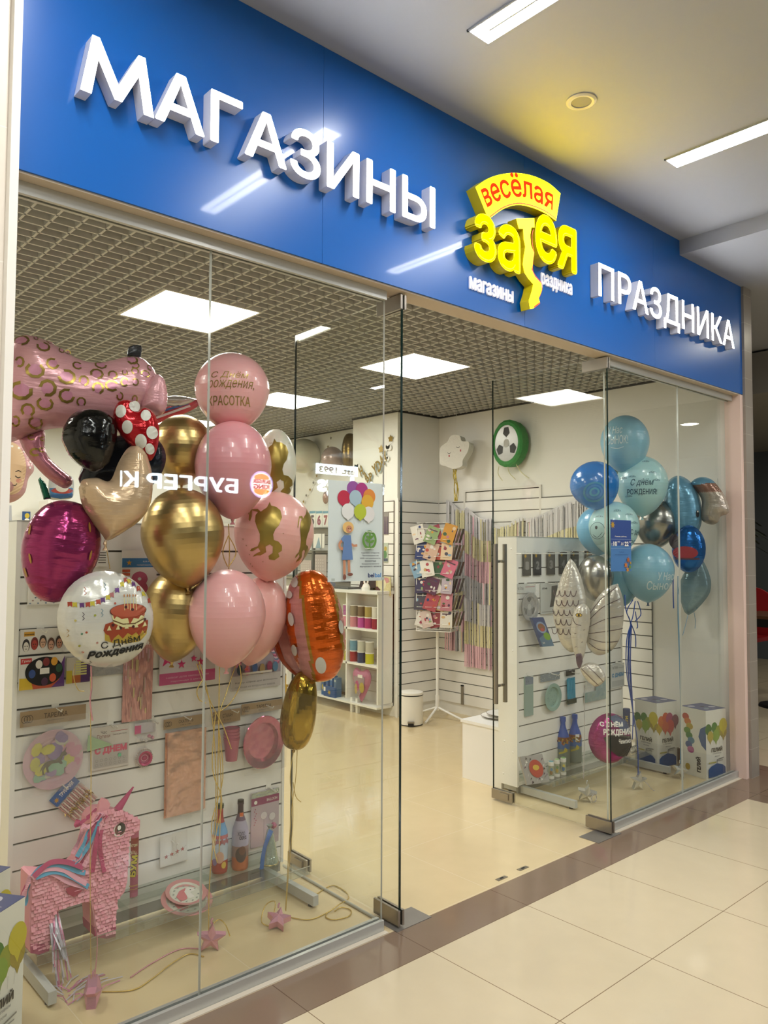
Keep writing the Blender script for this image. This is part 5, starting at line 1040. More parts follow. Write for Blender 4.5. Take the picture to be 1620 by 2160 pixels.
# --- white cake balloon
fc = FaceCam(222, 1306, 0.44, 10); t = fc.thing('foil_balloon', 'white round foil balloon printed with a birthday cake and bunting', group='round foil balloons at the left')
WFOIL = foil('e2dfd9', 0.2, 0.25, ('crease', 40, 0.25))
def dr_cake(d, P):
    s = mpp(fc.c); E = lambda x, y, rx, ry, m, l, n=18: d.ell(*P(x, y), rx * s, ry * s, m, l, n=n)
    Q = lambda x, y: (x / 3.857, 1180 + y / 3.857); DR = pm('9c3f24'); CR = pm('d9cf9a'); YB = pm('b99a3a'); OUT = pm('5a2418')
    cols = ['b0432f', 'c9b93a', '5f2f73', 'b0432f', 'c9b93a', 'b0432f', '5f2f73', 'c9b93a', 'b06a6a', '6a3a86', 'c9b93a']
    p1 = curve([Q(545, 340), Q(640, 345), Q(730, 330), Q(820, 295), Q(900, 245), Q(1000, 145)], 10); p2 = curve([Q(1000, 145), Q(1060, 175), Q(1140, 250), Q(1230, 350)], 10)
    for pp_, n in ((p1, 11), (p2, 6)):
        d.line([P(*q) for q in pp_], 0.0012, pm('8a8078'), 1)
        for i in range(n):
            x, y = pp_[int((len(pp_) - 1) * (i + 0.3) / n)]; d.poly([P(x - 4.4, y), P(x + 4.4, y - 1), P(x + 4.6, y + 10), P(x + 0.3, y + 7), P(x - 4, y + 10)], pm(cols[i % 11]), 2)
    for x, y in ((675, 250), (655, 450), (800, 420), (830, 215), (725, 845), (540, 590)): q = Q(x, y); d.line([P(q[0] - 3 + 4 * (i % 2), q[1] - 8 + 4 * i) for i in range(5)], 0.002, pm(['b98f3a', '4a3a50', '6a8fa0', 'c06a5a', 'c06a5a', '5a4a48'][int(x) % 6]), 2)
    for x, y, cc in ((740, 440, '9fa33a'), (900, 345, 'b5523a'), (590, 485, 'cdbb6a'), (675, 578, 'b5523a'), (640, 590, '6a8f7a'), (655, 740, 'b5523a'), (760, 660, 'c08a80'), (625, 690, 'b9b34a')): E(*Q(x, y), 2.4, 2.4, pm(cc), 2, 7)
    # lower tier, upper tier, icing, candles
    d.poly([P(*Q(*q)) for q in ((815, 540), (1170, 520), (1165, 590), (1110, 650), (1000, 665), (880, 660), (818, 640))], YB, 3)
    d.poly([P(*Q(*q)) for q in ((805, 560), (820, 510), (880, 490), (1000, 520), (1120, 490), (1175, 480), (1172, 540), (1150, 590), (1125, 560), (1100, 610), (1070, 575), (1035, 600), (1000, 580), (960, 625), (925, 590), (890, 620), (870, 655), (850, 600), (825, 590))], DR, 4)
    d.poly([P(*Q(*q)) for q in ((870, 440), (885, 500), (960, 535), (1060, 530), (1130, 495), (1150, 420))], CR, 5); d.line([P(*Q(*q)) for q in ((880, 480), (960, 510), (1060, 505), (1135, 470))], 0.004, pm('6a4a2a'), 6)
    E(*Q(1010, 405), 39, 15, OUT, 5, 30); d.poly([P(*Q(*q)) for q in ((868, 400), (1155, 390), (1140, 450), (1110, 440), (1090, 470), (1050, 460), (1015, 515), (1000, 460), (950, 470), (910, 445), (890, 470))], DR, 6); E(*Q(1010, 402), 37.5, 13.5, pm('b0543a'), 7, 30)
    for i, x in enumerate((975, 1002, 1022, 1050, 1073)): d.line([P(*Q(x, 400 - 10 * (i % 2))), P(*Q(x, 300))], 0.0022, pm('d9c98a'), 8); E(*Q(x, 285), 1.3, 3, pm('b5722a'), 8, 8)
    for x, y in ((985, 375), (1040, 395), (880, 515), (1145, 475), (1045, 530), (940, 540)): E(*Q(x, y), 3.2, 3.2, pm('4a1c1c'), 9, 8)
    for x in (850, 920, 990, 1070, 1145): d.poly([P(*Q(x - 18, 560 - (x - 850) * 0.1)), P(*Q(x + 18, 558 - (x - 850) * 0.1)), P(*Q(x, 520 - (x - 850) * 0.1))], CR, 9)
    u, v = P(*Q(795, 722)); d.text('С Днём', u, v, 80 * s, 17 * s, pm('2a2622'), 9, rot=0.17, bold=0.008); u, v = P(*Q(690, 812)); d.text('Рождения', u, v, 116 * s, 19 * s, BLACK, 10, rot=0.14, bold=0.05, shear=0.3)
foil_shape(fc, t, 'body', [(222 + 102 * math.cos(a), 1306 - 102 * math.sin(a)) for a in [2 * PI * i / 36 for i in range(36)]], 0.085, WFOIL, draw=dr_cake, smooth_=1, grid=0.012, pucker=0.006)
ribbon_string(t, [at(192, 1405, .46), at(191, 1500, .48), at(192, 1650, .5), at(190, 1850, .51), at(192, 2064, .516)], GOLDR, 'ribbon'); ribbon_string(t, [at(192, 1405, .46), at(193, 1450, .47), at(190, 1480, .47), at(195, 1520, .48)], PINKR, 'ribbon', r=0.003); ribbon_string(t, [at(158, 1400, .46), at(156, 1430, .46), at(165, 1455, .46), at(178, 1458, .46)], GOLDR, 'ribbon')
ribbon_string(t, [at(192, 1900, .5), at(205, 1980, .51), at(200, 2060, .515)], PINKR, 'ribbon', r=0.002)
# --- orange and pink balloon and the gold one under it
OR = foil('d8600f', 0.16, 0.6); OPK = foil('c98a86', 0.24, 0.3); OGL = foil('b08a35', 0.2, 0.6)
fc = FaceCam(612, 1340, 0.80, -30); t = fc.thing('foil_balloon', 'tall orange and pink foil balloon with white dots and gold edging', group='tall foil balloons beside the doorway')
c = at(665, 1320, 0.62); s = mpp(c); view = (CAM - c); view.z = 0; view.normalize(); A = Matrix.Rotation(math.radians(9), 3, view) ; a0 = math.atan2(view.y, view.x)
b = MB(); n = 56; m_ = 44; Rw, Rh = 60 * s, 118 * s; vs = []
for i in range(m_ + 1):
    q = PI * i / m_; z = Rh * math.cos(q)
    for j in range(n):
        a = 2 * PI * j / n; r = Rw * math.sin(q) ** 0.8 * (1 + 0.02 * math.cos(4 * (a - a0))) * (1 - 0.02 * (math.sin(i * 1.9) > 0.8)); vs.append(c + A @ Vector((r * math.cos(a), r * math.sin(a), z)))
for i in range(m_):
    for j in range(n):
        a = (2 * PI * (j + 0.5) / n - a0 + PI) % (2 * PI) - PI; x = math.sin(a) * math.sin(PI * (i + .5) / m_) ** 0.8; mm = OR if -0.25 < x < 0.82 and math.cos(a) > 0 else OGL if -0.36 < x <= 0.9 and math.cos(a) > 0 else OPK if x > -0.74 and math.cos(a) > 0 else OR if math.cos(a) > -0.3 else OPK
        if i > m_ * 0.9 and mm is OR: mm = OGL
        b.add([vs[i * n + j], vs[(i + 1) * n + j], vs[(i + 1) * n + (j + 1) % n], vs[i * n + (j + 1) % n]], [(0, 1, 2, 3)], mm, True)
def ormf(u, v, h_):
    z = max(-Rh * .95, min(Rh * .95, v)); q = math.acos(z / Rh); r = Rw * math.sin(q) ** 0.8 * 1.02 + 0.0015 + h_; a = a0 + math.asin(max(-.98, min(.98, u / r))); return c + A @ Vector((r * math.cos(a), r * math.sin(a), z))
d = Dec(b, ormf, 0.012)
for u, v, ru, rv in ((0.0, -77, 11, 18), (-47, 25, 6, 14), (-44, 75, 7, 8), (-30, 100, 8, 12), (53, -8, 5, 14), (-50, -40, 6, 12)): d.ell(u * s, v * s, ru * s, rv * s, pm('d2cfc8'), 1, n=18)
b.build('body', t)
foil_shape(fc, t, 'rear_lobe', [(578, 1345), (590, 1310), (610, 1290), (632, 1290), (645, 1330), (645, 1390), (650, 1420), (630, 1428), (600, 1402), (582, 1375)], 0.05, OPK, draw=lambda d, P: d.line([P(596, 1310), P(592, 1350), P(606, 1395), P(632, 1425)], 0.03, mat('orange_band', 'b8480f', 0.2, 0.5), 1))
fc = FaceCam(632, 1500, 0.66, 0); t = fc.thing('foil_balloon', 'gold foil balloon hanging under the orange and pink one', group='tall foil balloons beside the doorway')
GF = foil('a8892f', 0.13, 0.85, ('long', 50, 0.4)); c = at(632, 1498, 0.66); s = mpp(c); view = (CAM - c); view.z = 0; view.normalize(); A = Matrix.Rotation(math.radians(-8), 3, view)
b = MB(); pr = [(max(0.0006, 37 * s * math.sin(PI * i / 30) ** 0.72 * (1 - 0.10 * math.cos(PI * i / 30))), 82 * s * math.cos(PI * i / 30)) for i in range(31)]; b.lathe(pr, c, GF, 40, axis=A, rfun=lambda a, z: 1 + 0.035 * math.cos(a * 5) * (1 - abs(z) / 0.2))
b.lathe([(0.004, 0), (0.008, -0.008), (0.006, -0.016), (0, -0.016)], c + A @ Vector((0, 0, -81 * s)), GF, 10, axis=A); b.build('body', t)
ribbon_string(t, [at(620, 1580, .66), at(612, 1640, .65), at(618, 1720, .62), at(608, 1850, .58), at(603, 1922, .56)], GOLDR, 'ribbon', r=0.0018); ribbon_string(t, [at(627, 1580, .66), at(624, 1640, .65), at(614, 1720, .62), at(602, 1920, .56)], GOLDR, 'ribbon', r=0.0018); ribbon_string(t, [at(618, 1650, .64), at(624, 1680, .63), at(635, 1692, .62)], GOLDR, 'ribbon', r=0.0018)
# ================================================================== FLOOR OF THE LEFT WINDOW
def star_weight(m, r, th, q=0.45):
    b = MB(); n = 5; P = [((r if i % 2 == 0 else r * q) * math.cos(PI / 2 + i * PI / n), (r if i % 2 == 0 else r * q) * math.sin(PI / 2 + i * PI / n)) for i in range(10)]
    vs = [(x, -th * 0.5, y) for x, y in P] + [(x, th * 0.5, y) for x, y in P] + [(0, -th, 0), (0, th, 0)]
    b.add(vs, [(i, (i + 1) % 10, 20) for i in range(10)] + [(10 + (i + 1) % 10, 10 + i, 21) for i in range(10)], m); b.add(vs, [((i + 1) % 10, i, 10 + i, 10 + (i + 1) % 10) for i in range(10)], m); return b
PSTAR = mat('pink_weight_foil', 'd9a0b2', 0.18, 0.4); SSTAR = mat('silver_weight_foil', 'd8d6cc', 0.14, 0.6)
def weight(px, py, m, r, th, label, euler, group):
    p = atz(px, py); t = thing('balloon_weight', label, 'balloon weight', p, group); mb_ = star_weight(m, r, th)
    R = Matrix.Rotation(euler[2], 3, 'Z') @ Matrix.Rotation(euler[0], 3, 'X') @ Matrix.Rotation(euler[1], 3, 'Y'); vv = [R @ v for v in mb_.v]; lo = min(v.z for v in vv); mb_.v = [v - Vector((0, 0, lo)) + p for v in vv]; mb_.build('star', t)
    b = MB(); b.tube([p + Vector((0, 0, -lo + r * 0.9)), p + Vector((0, 0, -lo + r * 1.15)), p + Vector((0.006, 0, -lo + r * 1.25))], 0.004, m, 6); b.build('tie_loop', t); return t
PG, SG = 'pink star balloon weights on the floor', 'silver star balloon weights on the floor'
weight(195, 2118, PSTAR, 0.055, 0.03, 'pink star weight standing edge on, among the tinsel at the left', (0, 0.0, 1.05), PG)
weight(445, 2006, PSTAR, 0.058, 0.022, 'pink star weight standing upright under the gold ribbon bunch', (0.15, 0.1, -0.5), PG)
weight(587, 1957, PSTAR, 0.052, 0.03, 'pink star weight tipped flat under the gold foil balloon', (-1.15, 0.3, -0.5), PG)
def floor_ribbon(pts, m, label, z=0.004, r=0.0025):
    b = MB(); b.tube(curve([tuple(atz(x, y, z + dz)) for x, y, dz in pts], 7), r, m, 5); tag(b.build('loose_ribbon'), label, 'ribbon', 'loose ribbons on the window floor')
floor_ribbon([(600, 1932, 0), (650, 1940, 0), (690, 1925, 0), (715, 1908, 0.01), (735, 1895, 0.0), (728, 1880, 0), (700, 1868, 0), (668, 1886, 0)], GOLDR, 'gold ribbon looping over the floor behind the tipped pink star')
floor_ribbon([(690, 1925, 0), (688, 1935, 0), (705, 1940, 0), (735, 1933, 0), (740, 1920, 0), (720, 1914, 0), (706, 1922, 0)], GOLDR, 'gold ribbon curl lying just left of the open glass door')
floor_ribbon([(575, 1955, 0), (552, 1945, 0.01), (560, 1910, 0.05), (580, 1902, 0.07), (576, 1935, 0.04)], GOLDR, 'gold ribbon loop rising around the tipped pink star')
floor_ribbon([(440, 1962, 0.06), (460, 1940, 0.07), (475, 1950, 0.06), (485, 1975, 0.01)], GOLDR, 'short gold ribbon end over the upright pink star')
floor_ribbon([(275, 2062, 0), (320, 2032, 0), (380, 2002, 0), (430, 2002, 0)], PINKR, 'pink ribbon trailing to the upright pink star')
floor_ribbon([(215, 2092, 0), (280, 2088, 0), (320, 2065, 0), (365, 2030, 0.005), (400, 2012, 0), (430, 2018, 0)], GOLDR, 'gold ribbon trailing between the two left pink stars')
# --- helium boxes
BW = mat('box_card', 'e6e5da', 0.4); BTOP = mat('box_top', '39477f', 0.35); TANK = mat('tank_print', '1f5590', 0.35)
def blobs(d, w, h, L):
    for u, v, r, c in L: d.ell(w * u, h * v, w * r, w * r * 1.15, pm(c), n=18); d.poly([(w * (u - r * 0.45), h * v - w * r * 0.85), (w * (u + r * 0.45), h * v - w * r * 0.85), (w * u, h * v - w * r * 1.75)], pm(c))
FA = [(0.12, .72, .16, '2f6b1f'), (0.42, .74, .15, '3f7a22'), (0.62, .68, .16, '8f9a1f'), (0.86, .66, .17, '9c8a20'), (0.85, .76, .2, 'c6b81c'), (0.48, .62, .17, '7fa02a'), (0.2, .62, .15, 'b5a43a')]
FB = [(0.12, .62, .16, 'b59a22'), (0.2, .72, .15, 'd06a2a'), (0.42, .76, .16, 'c9502a'), (0.62, .74, .18, 'a83a6a'), (0.9, .7, .18, '7a2f4a'), (0.65, .62, .2, 'c23a3a'), (0.4, .62, .16, 'c9502a')]
def face_art(d, w, h, kind):
    if kind == 'C':
        for i, c in enumerate(['b5402a', 'c9702a', 'b59a2a', '5a8a2a', '3f7a3a', '3f7a9a', '2f5590', 'a84a8a']): d.ell(w * (0.18 + 0.06 * (i % 3) + 0.02 * i), h * (0.86 - 0.068 * i), w * 0.14, h * 0.05, pm(c))
        d.poly([(w * 0.78, h * 0.72), (w, h * 0.78), (w, h * 0.42), (w * 0.82, h * 0.48), (w * 0.7, h * 0.6)], TANK); d.text('ГЕЛИЙ', w * 0.78, h * 0.08, h * 0.22, w * 0.2, BLACK, rot=PI / 2, bold=0.05); d.ell(w * 0.25, h * 0.12, w * 0.1, h * 0.05, pm('b59a3a')); return
    blobs(d, w, h, FA if kind == 'A' else FB)
    for i in range(5): d.line([(w * (0.2 + 0.15 * i), h * 0.56), (w * (0.22 + 0.14 * i), h * 0.48)], 0.0012, pm('a9a79a'))
    d.text('ГЕЛИЙ', w * 0.24, h * 0.385, w * 0.54, h * 0.075, BLACK, bold=0.05); d.text('в портативном', w * 0.3, h * 0.345, w * 0.42, h * 0.024, pm('4a4a52')); d.text('баллоне', w * 0.4, h * 0.31, w * 0.24, h * 0.022, pm('4a4a52'))
    d.poly([(w * 0.08, h * 0.02), (w * 0.92, h * 0.02), (w * 0.92, h * 0.14), (w * 0.8, h * 0.18), (w * 0.55, h * 0.21), (w * 0.45, h * 0.21), (w * 0.2, h * 0.18), (w * 0.08, h * 0.14)], TANK)
    d.line([(w * 0.5, h * 0.21), (w * 0.52, h * 0.27), (w * 0.62, h * 0.275), (w * 0.85, h * 0.285)], 0.006, pm('85857f')); d.line([(w * 0.52, h * 0.25), (w * 0.8, h * 0.25)], 0.005, pm('9b9b94')); d.line([(w * 0.1, h * 0.235), (w * 0.45, h * 0.235)], 0.008, pm('b5ac5a'))
def gas_box(name, label, corner, rz, front, left, group):
    w, dd, h = 0.21, 0.205, 0.468; o = Vector((corner.x, corner.y, 0.0)); c, s_ = math.cos(rz), math.sin(rz); U, V = Vector((c, s_, 0)), Vector((-s_, c, 0)); Zv = Vector((0, 0, 1))
    t = thing(name, label, 'box', o + U * w / 2 + V * dd / 2, group)
    b = MB(); b.obox(o + U * w / 2 + V * dd / 2 + Zv * h / 2, U * w / 2, V * dd / 2, Zv * h / 2, BW)
    face_art(Dec(b, planar(o, U, Zv, -V)), w, h, front); face_art(Dec(b, planar(o + V * dd, -V, Zv, -U)), dd, h, left); b.build('carton', t)
    b = MB(); b.obox(o + U * w / 2 + V * dd / 2 + Zv * (h + 0.001), U * w / 2, V * dd / 2, Zv * 0.001, BTOP); d = Dec(b, planar(o + Zv * (h + 0.002), U, V, Zv))
    d.ell(w * 0.5, dd * 0.55, 0.018, 0.014, BLACK); d.ell(w * 0.2, dd * 0.75, 0.03, 0.022, pm('c9c6d6')); d.ell(w * 0.75, dd * 0.35, 0.03, 0.022, pm('c9c6d6')); d.ell(w * 0.35, dd * 0.25, 0.022, 0.016, pm('9fb5c0')); d.text('HELIUM', w * 0.1, dd * 0.08, w * 0.5, 0.012, pm('c9c6d6')); b.build('top_flap', t)
    return t
BG = 'helium boxes on the window floors'
r1, r2 = atz(53, 1890, 0.47), atz(22, 1828, 0.47); rz = math.radians(35); uu = Vector((math.cos(rz), math.sin(rz), 0)) * 0.21
gas_box('helium_box', 'white helium box cut by the lower left frame edge, in front of the piñata', r1 - uu, rz, 'A', 'B', BG)
gas_box('helium_box', 'white helium box behind the front one, between it and the piñata tail', r2 - uu, rz, 'A', 'B', BG)
a = atz(1490.7, 1645); gas_box('helium_box', 'white helium box nearest the right end, with a balloon chain on its side', a, math.radians(-12.3), 'A', 'C', BG)
a = atz(1387, 1622); gas_box('helium_box', 'white helium box standing left of the other one in the right window', a, math.radians(-12.3), 'B', 'A', BG)
# ================================================================== RIGHT DISPLAY STAND
gondola('white slatted display stand behind the right window, beside the open glass door', 1.803, 3.03, 1.655, (1.842, 2.975), [(1112, 1424), (1160, 1420), (1203, 1417), (1244, 1408), (1110, 1166), (1134, 1166), (1162, 1164), (1188, 1163), (1213, 1162), (1242, 1161), (1108, 1231), (1152, 1229), (1300, 1398)], 0.115, (0.74, 1.81, 3.0))
DPK = pm('2e2d2b'); GCARD = pm('c9cbc6')
for i, (l, r, t_) in enumerate(((1103.5, 1120, 1167.5), (1126, 1142, 1166.5), (1154, 1171, 1165), (1180, 1196, 1164), (1205, 1221, 1163), (1235, 1249, 1162))):
    pack('number_candle_pack', '%s narrow dark candle pack from the left in the top hook row' % ['first', 'second', 'third', 'fourth', 'fifth', 'sixth'][i], 'candle pack', (l, t_, r, t_ + 47), LY0, DPK, lambda d, w, h, i=i: (d.rect(w * .08, h * .3, w * .92, h * .96, pm('55534f')), d.star(w * .3, h * .88, w * .2, pm('c9a23a'), n=7), d.text(str(i + 1), w * .28, h * .26, w * .45, h * .38, pm('8c8a86'), bold=.06), d.rect(w * .15, h * .12, w * .85, h * .24, pm('3c3a38'))), group='dark number candle packs in the top row')
b = MB(); p0, p1 = at(1100, 1168, 0.95), at(1270, 1162, 0.95); b.tube([p0, Vector((p1.x, p0.y, p0.z))], 0.003, HOOKM, 8)
for q in (p0, Vector((p1.x, p0.y, p0.z))): b.tube([q, q + Vector((0, 0.046, 0))], 0.003, HOOKM, 8)
tag(b.build('price_rail'), 'thin pale rail running in front of the row of dark candle packs', 'rail')
t, x0, z0, x1, z1 = hung('ball_plate_pack', 'football patterned plate in a clear bag under a white header', 'plate pack', (1090, 1231, 1130, 1308))
w = x1 - x0; h = z1 - z0; b = MB(); d = Dec(b, facing_y((x0, LY0, z1 - 0.06))); d.rect(0, 0, w, 0.06, GCARD); d.text('Час Потехи', 0.01, 0.02, w * .3, 0.022, pm('5a5050')); d.line([(w * .45, .038), (w * .95, .038)], 0.003, pm('a03a44')); b.build('header_card', t)
BALLW = mat('ball_silver', 'a9a8a4', 0.25, 0.2)
def ball_print(d, r, ry):
    PB_ = pm('232220')
    d.ell(0, 0, r, ry, BALLW, n=30)
    for a in (PI / 2, PI / 2 + 2.1, PI / 2 - 2.1):
        cx, cy = r * .62 * math.cos(a), ry * .62 * math.sin(a); d.poly([(cx + r * .3 * math.cos(a + PI + k * 1.2566), cy + ry * .3 * math.sin(a + PI + k * 1.2566)) for k in range(5)], PB_)
        d.line([(cx * .55, cy * .55), (0, 0)], r * .02, pm('6a6a66'))
    d.poly([(r * .0 + r * .25 * math.cos(k * PI / 3), ry * .25 * math.sin(k * PI / 3)) for k in range(6)], pm('b9b8b2'))
c = at(1115, 1280, LY0); rx = (at(1133, 1280, LY0).x - at(1097, 1280, LY0).x) / 2; b = MB(); disc(b, (c.x, LY0 - 0.004, c.z), rx, rx * 1.05, BALLW); ball_print(Dec(b, facing_y((c.x, LY0 - 0.005, c.z))), rx * .95, rx); b.build('plate', t); cello_bag(t, x0, z0, x1, z1 - .05, LY0 - .022, LY0)
pack('cape_pack', 'white card with a dark grey figure shape beside the football plate', 'card pack', (1141, 1230, 1177, 1294), LY0, GCARD, lambda d, w, h: (d.text('STAR', w * .08, h * .8, w * .3, h * .06, BLACK, bold=.06), d.poly([(w * .62, h * .9), (w * .98, h * .92), (w * .9, h * .45), (w * .98, h * .25), (w * .5, h * .2), (w * .6, h * .5)], pm('4e4d4b')), d.rect(w * .05, h * .05, w * .9, h * .07, pm('8c8c88'))))
p0, p1, p2 = at(1142, 1364, .93), at(1166, 1362, .93), at(1119, 1303, .93)
t = thing('napkin_pack', 'blue and green napkin pack leaning on a small clear ledge', 'napkin pack', p0); U, V = p1 - p0, p2 - p0; b = MB(); b.obox((p1 + p2) / 2, U / 2, V / 2, (0, .01, 0), pm('3d4f80')); d = Dec(b, planar(p0 - Vector((0, .0105, 0)), U.normalized(), V.normalized(), (0, -1, 0))); w, h = U.length, V.length
d.poly([(0, 0), (w, 0), (w, h * .3), (w * .5, h * .42), (0, h * .3)], pm('5f7f9a')); d.ell(w * .7, h * .35, w * .28, h * .14, pm('7fae2f')); d.ell(w * .5, h * .66, w * .4, h * .2, pm('8aa0c0')); d.ell(w * .5, h * .66, w * .3, h * .14, pm('8a5a3a')); d.ell(w * .5, h * .58, w * .14, h * .06, pm('c04a4a')); d.text('20', w * .1, h * .1, w * .2, h * .06, PAPER); b.build('napkins', t)
b = MB(); q = at(1120, 1363, .99); b.box((q.x, .93, q.z - .002), (q.x + .13, .999, q.z + .001), ACRYL); b.box((q.x, .928, q.z - .002), (q.x + .13, .932, q.z + .012), ACRYL); b.build('ledge', t)
TEAL = 'a3b6ac'; 
pack('table_cover_pack', 'tall narrow pale teal pack at the left of the lower hook row', 'table cover pack', (1108, 1427, 1125, 1510), LY0, pm('93aaa2'), lambda d, w, h: (d.rect(0, h * .8, w, h, pm('7d8a9c')), d.text('12', w * .15, h * .86, w * .3, h * .04, pm('4a5568')), d.rect(w * .1, h * .76, w * .9, h * .79, pm('9ab0ae'))), th=.012)
t, x0, z0, x1, z1 = hung('teal_plate_pack', 'pale teal speckled plate hanging under a patterned grey header', 'plate pack', (1140, 1420, 1181, 1500))
b = MB(); d = Dec(b, facing_y((x0, LY0, z1 - .05))); d.rect(0, 0, x1 - x0, .05, pm('7f8a92')); random.seed(1)
for i in range(24): d.ell(random.random() * (x1 - x0), random.random() * .05, .004, .004, pm('a9b3b6'), layer=2, n=6)
b.build('header_card', t); b = MB(); c = at(1163, 1470, LY0); rx = (at(1180, 1470, LY0).x - at(1145, 1470, LY0).x) / 2; disc(b, (c.x, LY0 - .004, c.z), rx, rx, pm('8eada3')); d = Dec(b, facing_y((c.x, LY0 - .006, c.z)))
for i in range(40): a, q = random.random() * 6.3, math.sqrt(random.random()) * rx * .62; d.ell(q * math.cos(a), q * math.sin(a), .0025, .0025, pm('6f8f86'), layer=1, n=6)
b.build('plate', t)
t, x0, z0, x1, z1 = hung('cutlery_pack', 'bright blue plastic cutlery hanging under a small black header', 'cutlery pack', (1194, 1414, 1213, 1488)); w, h = x1 - x0, z1 - z0
b = MB(); d = Dec(b, facing_y((x0, LY0, z1 - .035))); d.rect(0, 0, w, .035, BLACK); b.build('header_card', t); b = MB()
for i in range(5): b.obox((x0 + w * (.15 + .17 * i), LY0 - .006, z0 + h * .42), (w * .07, 0, .004), (-.004, 0, h * .36), (0, .004, 0), plast('2f93b5'))
b.box((x0, LY0 - .013, z0 + h * .06), (x1, LY0 - .002, z0 + h * .2), pm('26362f')); b.build('cutlery', t)
t, x0, z0, x1, z1 = hung('comb_banner_pack', 'clear pack of white combs and pale teal film right of the cutlery', 'decor pack', (1233, 1408, 1278, 1478)); w, h = x1 - x0, z1 - z0; b = MB()
for i in range(11): b.box((x0 + .002, LY0 - .008, z0 + h * (.45 + .035 * i)), (x0 + w * .45, LY0 - .005, z0 + h * (.462 + .035 * i)), plast('dfe4dc'))
d = Dec(b, facing_y((x0, LY0 - .002, z0))); d.rect(0, 0, w, h * .3, pm('8fa9a4')); d.rect(w * .5, h * .1, w, h * .6, pm('86a5a6')); b.build('film', t); cello_bag(t, x0, z0, x1, z1, LY0 - .02, LY0)
pack('letter_candle_pack', 'white card of blue letter candles at the right edge of the stand', 'candle pack', (1289, 1400, 1317, 1450), LY0, GCARD, lambda d, w, h: (d.text('Час Потехи', w * .1, h * .8, w * .4, h * .12, pm('6a6a6a')), d.line([(w * .55, h * .82), (w * .95, h * .82)], .002, pm('5a5a60')), d.text('С ДНЕМ', w * .06, h * .42, w * .88, h * .2, pm('5a8fb5'), bold=.07), d.rect(w * .06, h * .06, w * .94, h * .3, pm('b4b6b2'))))
# things standing on the right tray
RZ = 0.115
def rt(px, py): return atz(px, py, RZ)
p0, p1, p2 = at(1112, 1631, .86), at(1158, 1606, .86), at(1101, 1568, .86); U, V = p1 - p0, p2 - p0; V.x *= .6; t = thing('napkin_pack', 'square black and white napkin pack with a red spot on the tray', 'napkin pack', p0); b = MB(); p0 = Vector((p0.x, .86, RZ)); U = Vector((.166, -.05, 0)); V = Vector((-.012, .05, .165)); Nn = U.cross(V).normalized()
b.obox(p0 + U / 2 + V / 2 - Nn * .008, U / 2, V / 2, Nn * .008, pm('9c9894')); d = Dec(b, planar(p0, U.normalized(), V.normalized(), Nn)); w, h = U.length, V.length; random.seed(8)
for i in range(22): u, v = random.random() * .9, random.random() * .9; d.poly([(w * u, h * v), (w * (u + .1), h * (v + .16 * random.random())), (w * (u + .05), h * (v + .1))], pm(['2a2826', 'dedad4', '5a3a52'][i % 3]), layer=1 + i)
d.ell(w * .55, h * .52, w * .3, h * .32, pm('a8321c'), layer=26); d.ell(w * .55, h * .56, w * .14, h * .1, pm('c9a52c'), layer=28); b.build('napkins', t)
for k, (bx, by, tx, ty, lab) in enumerate(((1188, 1613, 1193, 1512, 'left of the two blue necked drink bottles on the right tray'), (1213, 1607, 1216, 1507, 'right of the two blue necked drink bottles, with a white price tag'))):
    p = rt(bx, by); h = at(tx, ty, p.y).z - RZ; t = thing('drink_bottle', lab, 'bottle', p, 'blue necked drink bottles on the right tray'); b = MB()
    bottle_mb(b, p, h, .046, lambda f: pm('6a7a72') if f < .22 else pm('2f5fa0') if f < .44 else pm('7a3f22') if f < .6 else pm('1f4fa8')); d = Dec(b, cylmap(p, .0465), .015); d.poly([(-.03, h * .24), (.03, h * .31), (.03, h * .36), (.012, h * .4), (.004, h * .32), (-.03, h * .28)], pm('b5a93a'))
    random.seed(k)
    for i in range(26): d.ell((random.random() - .5) * .08, h * (.46 + .12 * random.random()), .006, .006, pm(['7a2a22', 'b5702a', '5a4a1f', 'a9903a'][i % 4]), n=7)
    if k: d.rect(.004, h * .46, .032, h * .62, PAPER, 4)
    b.build('glass_body', t); b = MB(); b.lathe([(.0195, 0), (.02, .02), (.019, .03), (0, .032)], p + Vector((0, 0, h - .026)), pm('1f4fa8'), 16); b.build('cap', t)
for k, (px, py) in enumerate(((1164, 1641), (1174, 1637), (1185, 1634))):
    p = rt(px, py); p.x += .012 * (k - 1); p.y -= .004; h = .112; t = thing('bubble_tube', '%s of the three small bubble tubes with white caps on the right tray' % ['leftmost', 'middle', 'rightmost'][k], 'bubble tube', p, 'bubble tubes on the right tray'); r = .0185
    b = MB(); b.lathe([(0, 0), (r, 0), (r, .018)], p, plast('dcdad2'), 16); b.lathe([(r * .9, .018), (r * .9, .082)], p, pm('9aa08a'), 16); d = Dec(b, cylmap(p, r * .91), .01); d.ell(.0, .04, .01, .014, pm(['8a6a3a', 'b59a4a', '3f6a94'][k])); d.ell(.003, .06, .008, .01, pm(['5a7fa0', '6a8a5a', 'c9b84a'][k])); b.build('tube', t)
    b = MB(); b.lathe([(r, .082), (r, .104), (r * .8, .106), (r * .8, .11), (0, .112)], p, plast('dcdad2'), 16, mfun=lambda i, k=k: plast('dcdad2') if i < 2 else plast(['6fa9b5', 'a9cf8f', '7fae6a'][k])); b.build('cap', t)
